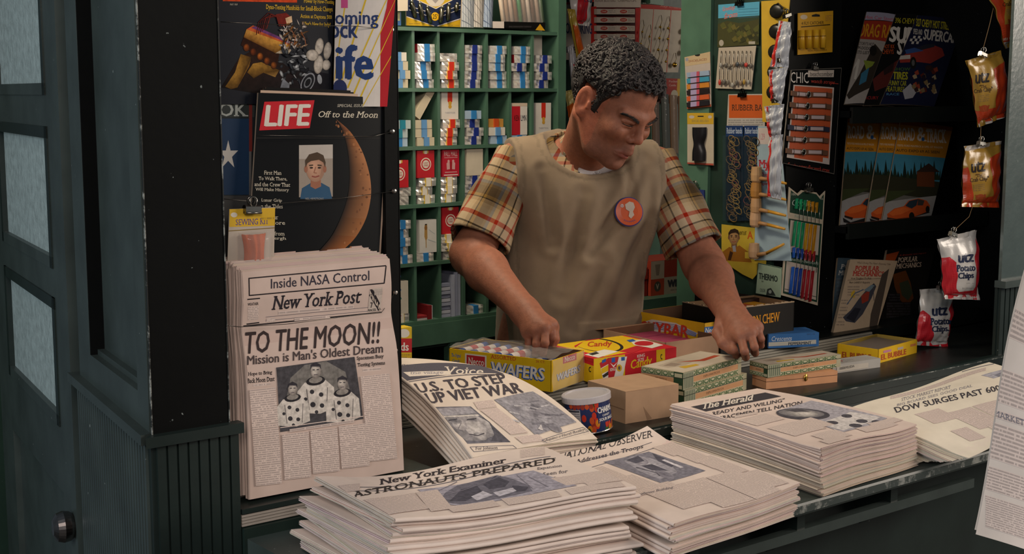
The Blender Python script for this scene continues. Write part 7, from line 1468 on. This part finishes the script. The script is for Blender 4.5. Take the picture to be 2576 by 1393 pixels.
# eyes, brows and hair
for q in (-1, 1):
    m = MB(); 
    m.ell(wld(H(.0716, -.0045, .031 * q)), (.0128, .0128, .0128), 'c8bdb4', 'gloss', 14); m.ell(wld(H(.0765, -.0045, .0300 * q)), (.0058, .0050, .0058), '1c120c', 'gloss', 10); m.build('eye', man)
    m = MB(); r = random.Random(q)
    for k in range(190):
        t = r.random(); a = H(.0950 - .020 * t * t, .0150 + .0075 * math.sin(2.4 * t) - .003 * (1 - t) + r.uniform(-.0030, .0030) * (1 - .55 * abs(t - .35)), (.014 + .042 * t) * q); b_ = a + hr * q * .009 + hu * .002 * (1 - 2 * t) - hf * .001
        m.tube([wld(a), wld((a + b_) / 2 + hf * .0012), wld(b_)], [.0006, .0005, .0001], '15100e', 'hair', 4, False)
    m.build('eyebrow', man)
    m = MB(); ln_ = [wld(H(.0872 - .0075 * (t / 12) ** 1.6, -.0012 - .0016 * math.sin(math.pi * t / 12), (.0185 + .0275 * t / 12) * q)) for t in range(13)]
    m.tube(ln_, [.0003] + [.0009] * 11 + [.0003], '120c0a', 'hair', 5); m.build('eyelash', man)
HH = SDF(HC - .16, HC + .17, .0034)
g = HH.grid(); d = [g[i] - HC[i] for i in range(3)]; f, u, r_ = [((d[0] * a[0] + d[1] * a[1] + d[2] * a[2]) / HS) for a in HAX]
k0 = np.sqrt(((f + .014) / .112) ** 2 + ((u - .036) / .095) ** 2 + (r_ / .085) ** 2); sk = (k0 - 1) * .095
ar = np.abs(r_)
hl = np.where(f > .062, .080, np.where(f > .022, .010 + (f - .022) / .040 * .070, np.where(f > .009, -.018 + .0 * f, np.where(f > -.038, .030, -.062)))) + 0 * ar
hl = np.where((f > .018) & (ar < .05), hl, hl)
bump = .0025 * np.sin(95 * f + 40 * r_) * np.sin(80 * u - 30 * f) + .0025 * np.sin(120 * r_ + 60 * u) * np.sin(70 * f + 20)
HH.F = np.maximum(sk - .002 - bump, (hl - u) * .8 + .3 * bump).astype(np.float32) * HS
sculpt('hair', HH, 'rubber', man, '151213')
m = MB(); r = random.Random(12); cnt = 0
while cnt < 2700:
    th, ph = r.uniform(0, 2 * math.pi), math.acos(r.uniform(-.85, 1)); dn = V((math.sin(ph) * math.cos(th), math.cos(ph), math.sin(ph) * math.sin(th)))
    F_, U_, R0 = -.014 + .112 * dn.x, .036 + .095 * dn.y, .085 * dn.z
    h_ = .076 if F_ > .062 else (.010 + (F_ - .022) / .040 * .068 if F_ > .022 else -.016 if F_ > .009 else .032 if F_ > -.038 else -.060)
    if U_ < h_ + .002: continue
    cnt += 1; n = unit(hf * (dn.x / .110) + hu * (dn.y / .102) + hr * (dn.z / .087)); t1 = unit(np.cross(n, np.array([r.gauss(0, 1) for _ in range(3)]))); t2 = np.cross(n, t1)
    c = H(F_, U_, R0) + n * r.uniform(-.001, .003); R1 = r.uniform(.0045, .0095) * (1 if U_ > .05 else .55); a0 = r.uniform(0, 6); sw = r.uniform(2.2, 4.4); pts = []; fine = cnt % 5 == 0
    for k in range(9): a = a0 + sw * k / 8; pts.append(wld(c + (t1 * math.cos(a) + t2 * math.sin(a)) * R1 + n * ((.0032 if not fine else .006) * math.sin(math.pi * k / 8) * (1 if U_ > .03 else .4))))
    w_ = .5 if U_ < .04 else 1
    m.tube(pts, [.0004] * 9 if fine else [x * w_ for x in (.0008, .0018, .0025, .0029, .0030, .0028, .0022, .0014, .0005)], r.choice(['141012', '1a1517', '241d1e', '0f0c0e', '2c2526', '1c1618']), 'hair', 4 if fine else 6, False)
m.build('hair_curls', man)
# ---- clothes
def folds(S, amp, seeds):
    g = S.grid(); w = 0
    for (kx, ky, kz, ph, a) in seeds: w = w + a * np.sin(kx * g[0] + ky * g[1] + kz * g[2] + ph)
    return amp * w
X, Y, Z = 0, 1, 2
S = SDF(np.minimum(SH_R, HIP) - np.array([.16, .26, .0]) * 1, np.maximum(SH_L, HIP) + np.array([.16, .22, .14]), .0042); S.lo[2] = .98
S = SDF((SH_R[0] - .10, HIP[1] - .26, .90), (SH_L[0] + .10, HIP[1] + .24, SH_R[2] + .11), .0042)
torso(S, 0); T0F = S.F.copy()
g = S.grid(); ga = (g[0] - CHEST[0]) * ta[0] + (g[1] - CHEST[1]) * ta[1]; gb = (g[0] - CHEST[0]) * tb[0] + (g[1] - CHEST[1]) * tb[1]; gz = g[2]
nz = (g[2] - NECK[2]); nr = np.sqrt((g[0] - NECK[0] - hf[0] * .01) ** 2 + (g[1] - NECK[1]) ** 2)
S.F = T0F + .0022 * np.sin(46 * ga + 30 * gz) * np.sin(33 * gz - 20 * ga + 1); S.F = np.maximum(S.F, .066 + .016 * np.clip(gb / .06, 0, 1) - nr + np.clip(-(nz + .045), 0, 1)).astype(np.float32)
sculpt('shirt', S, 'plaid', man, 'cdc6be', lambda P: np.stack([np.arctan2((P - CHEST) @ ta, (P - CHEST) @ tb) * .17 + .01, P[:, 2]], 1))
ys = -(gz - 1.0)
A = SDF(S.lo, S.lo + (S.n - 1) * S.h, S.h)
half_r = .205 + .0 * gz; half_l = .166 - .030 * np.clip((1.36 - gz) / .15, 0, 1)
edge = np.maximum(-ga - half_r, ga - half_l)
nk = np.sqrt(((ga - (NECK - CHEST) @ ta) / .104) ** 2 + ((gz - NECK[2] - .022 - .10 * (1 - np.clip((gb + .02) / .12, 0, 1))) / .066) ** 2 + (np.clip(-gb - .03, 0, 1) / .05) ** 2)
nedge = (1 - nk) * .075
both = np.maximum(edge, nedge)
hem = .0016 * np.clip((both + .013) / .004, 0, 1)
drape = 0
for a0, z0, a1, z1, sg, am in ((.115, 1.44, -.03, 1.22, .014, -.011), (.06, 1.43, .075, 1.30, .010, -.007), (-.05, 1.36, -.10, 1.12, .016, -.009), (.12, 1.30, .03, 1.08, .016, -.010), (-.15, 1.42, -.12, 1.24, .012, -.008), (.0, 1.20, -.07, 1.04, .015, -.009), (.14, 1.40, .13, 1.16, .012, .008), (-.02, 1.40, -.06, 1.26, .02, .007)):
    la, lz = a1 - a0, z1 - z0; t_ = np.clip(((ga - a0) * la + (gz - z0) * lz) / (la * la + lz * lz), 0, 1); dd = np.sqrt((ga - a0 - t_ * la) ** 2 + (gz - z0 - t_ * lz) ** 2)
    drape = drape + am * np.exp(-(dd / sg) ** 2) * np.sin(math.pi * np.clip(t_, .04, .96)) ** .6 - .35 * am * np.exp(-((dd - 1.9 * sg) / sg) ** 2)
drape = np.maximum(drape, -.0075)
pocket = .0035 * ((gz < 1.052) & (ga > -.06))
A.F = np.maximum(T0F - .012 - hem - drape - pocket, both).astype(np.float32)
def apron_col(P):
    i = np.clip(np.round((P - A.lo) / A.h).astype(int), 0, A.n - 1); e = both[tuple(np.minimum(i, np.array(both.shape) - 1).T)]
    c = np.tile(np.array(lin('82725f')), (len(P), 1)); c[(e > -.0165) & (e < -.0115)] = lin('786a58'); return c
sculpt('apron', A, 'cloth', man, apron_col)
def sleeve(sh, el, L, r0, r1, name, cut, seed):
    ax = unit(el - sh); S = SDF(np.minimum(sh, sh + ax * L) - .13, np.maximum(sh, sh + ax * L) + .13, .0036); a0 = sh - ax * .03 ; S.cap(a0, sh + ax * (L + .08), r0, r1, .005)
    g = S.grid(); t = (g[0] - sh[0]) * ax[0] + (g[1] - sh[1]) * ax[1] + (g[2] - sh[2]) * ax[2]
    e1 = unit(np.cross(ax, tb)); e2 = np.cross(ax, e1); p1 = (g[0] - sh[0]) * e1[0] + (g[1] - sh[1]) * e1[1] + (g[2] - sh[2]) * e1[2]; p2 = (g[0] - sh[0]) * e2[0] + (g[1] - sh[1]) * e2[1] + (g[2] - sh[2]) * e2[2]
    an = np.arctan2(p2, p1); wr = .0035 * np.sin(3 * an + 24 * t + seed) * np.clip(t * 8, 0, 1) + .0025 * np.sin(5 * an - 38 * t + seed)
    F0 = S.F + wr; inner = F0 + .0075; end = t - (L + cut * p2); F = np.maximum(F0, end); F = np.maximum(F, -np.maximum(inner, (L * .62) - t)); S.F = np.maximum(F, -(t + .022)).astype(np.float32)
    def uv(P): q = P - sh; tt = q @ ax; aa = np.arctan2(q @ e2, q @ e1); return np.stack([aa * .072 + .03 * seed, tt + .01], 1)
    return sculpt(name, S, 'plaid', man, 'cdc6be', uv)
sleeve(SH_R, EL_R, .212, .060, .079, 'sleeve', .25, 1.0); sleeve(SH_L, EL_L, .225, .061, .076, 'sleeve', -.10, 4.1)
# collar, undershirt
m = MB(); NA = unit(H(-.03, -.05, 0) - NECK); fo = unit(tb + ta * .25); sd_ = np.cross(NA, fo)
def ringp(a, rad, h_, fb=1): return NECK + (fo * math.cos(a) * fb + sd_ * math.sin(a)) * rad + NA * h_
P = []; K = 44
for i in range(K + 1):
    a = R_(34) + R_(292) * i / K; c_ = math.cos(a); pt = max(0, c_ - .55) * .10
    lf_ = .036 * (1 - max(0, c_)); q_ = lambda r_, h_: ringp(a, r_, h_ + lf_)
    P.append([ringp(a, .070, -.01), q_(.068, .034 - .030 * c_), q_(.073, .039 - .030 * c_), q_(.083, .030 - .034 * c_), q_(.099 + pt * .3, .008 - .036 * c_ - pt), q_(.108 + pt * .4, -.004 - .038 * c_ - pt * 1.2), q_(.102, -.012 - .03 * c_)])
W_ = 7; vs_ = [wld(p) for row in P for p in row]; uvs = [(i * .0125 + .02, .012 * j) for i in range(K + 1) for j in range(W_)]
m.add(vs_, [(i * W_ + j, (i + 1) * W_ + j, (i + 1) * W_ + j + 1, i * W_ + j + 1) for i in range(K) for j in range(W_ - 1)], 'cdc6be', 'plaid', True, uvs); m.build('collar', man)
U2 = SDF(S.lo, S.lo + (S.n - 1) * S.h, S.h); U2.F = np.maximum(T0F - .001, np.maximum(.060 - nr + np.clip(-(nz + .035), 0, 1), nr - .098)).astype(np.float32); an_ = (g[0] - NECK[0]) * ta[0] + (g[1] - NECK[1]) * ta[1]
U2.F = np.maximum(np.maximum(U2.F, .02 - gb - .0 * gz), np.maximum(-(an_ + .035), an_ - .085)).astype(np.float32)
sculpt('undershirt', U2, 'cloth', man, 'b4aeb0')
# badge pinned on the smock
bp_ = A.hit(1581, 533); bn = A.grad(bp_); bc, bnw = wld(bp_), wld(bn); ux = V((0, 0, 1)).cross(bnw).normalized(); uy = bnw.cross(ux); RB = .0355
m = MB(); m.lathe(bc + bnw * .001, bnw, [(RB, 0), (RB, .002), (RB * .93, .0045), (RB * .6, .0062), (0, .007)], 'c0562c', 'gloss', 40, cols=['3c3f7c', '3c3f7c', 'b8502a', 'b8502a'])
fb = lambda u, v: bc + bnw * .0009 + ux * ((u - .5) * 2 * RB) - uy * ((v - .5) * 2 * RB) + bnw * (.0076 - .0030 * ((u - .5) ** 2 + (v - .5) ** 2) * 4)
D = Deco(); D.E(.26, .30, .06, .06, 'b4acac', 14); D.L([(.22, .27), (.25, .30), (.24, .34)], .012, 'a03828'); D.L([(.31, .27), (.28, .30), (.29, .34)], .012, 'a03828')
D.P([(.36, .26), (.52, .16), (.66, .2), (.7, .36), (.62, .5), (.66, .62), (.54, .74), (.46, .66), (.5, .5), (.38, .42)], 'b0a498')
for k in range(7): a = R_(120 - 10 * k); D.L([(.5 + .38 * math.cos(a), .5 + .36 * math.sin(a)), (.5 + .33 * math.cos(a + .05), .5 + .31 * math.sin(a + .05))], .02, '4a4684')
m.deco(D, fb, (8, 8)); tag(m.build('badge', man), 'round orange pin badge with a blue rim')
# trousers and shoes, hidden behind the counter
m = MB()
for q in (-1, 1):
    hp, kn, an = HIP + ta * (.09 * q) - tz * .02, HIP + ta * (.10 * q) + tb * .02 - tz * .5, HIP + ta * (.11 * q) - tz * (HIP[2] - .09); m.tube([wld(hp), wld(kn), wld(an), wld(an - tz * .05)], [.105, .075, .062, .064], '3a3a3e', 'cloth', 18)
m.tube([wld(HIP + tz * .06), wld(HIP - tz * .06), wld(HIP - tz * .14)], [.112, .115, .11], '3a3a3e', 'cloth', 24); m.build('trousers', man)
for q in (-1, 1):
    a = HIP + ta * (.11 * q); a = np.array([a[0], a[1], .045]); m = MB(); m.ell(wld(a + tb * .06), (.05, .05, .045), '1c1512', 'gloss', 14); m.tube([wld(a - tb * .05), wld(a), wld(a + tb * .10), wld(a + tb * .17)], [.042, .044, .044, .026], '1c1512', 'gloss', 12); m.build('shoe', man)
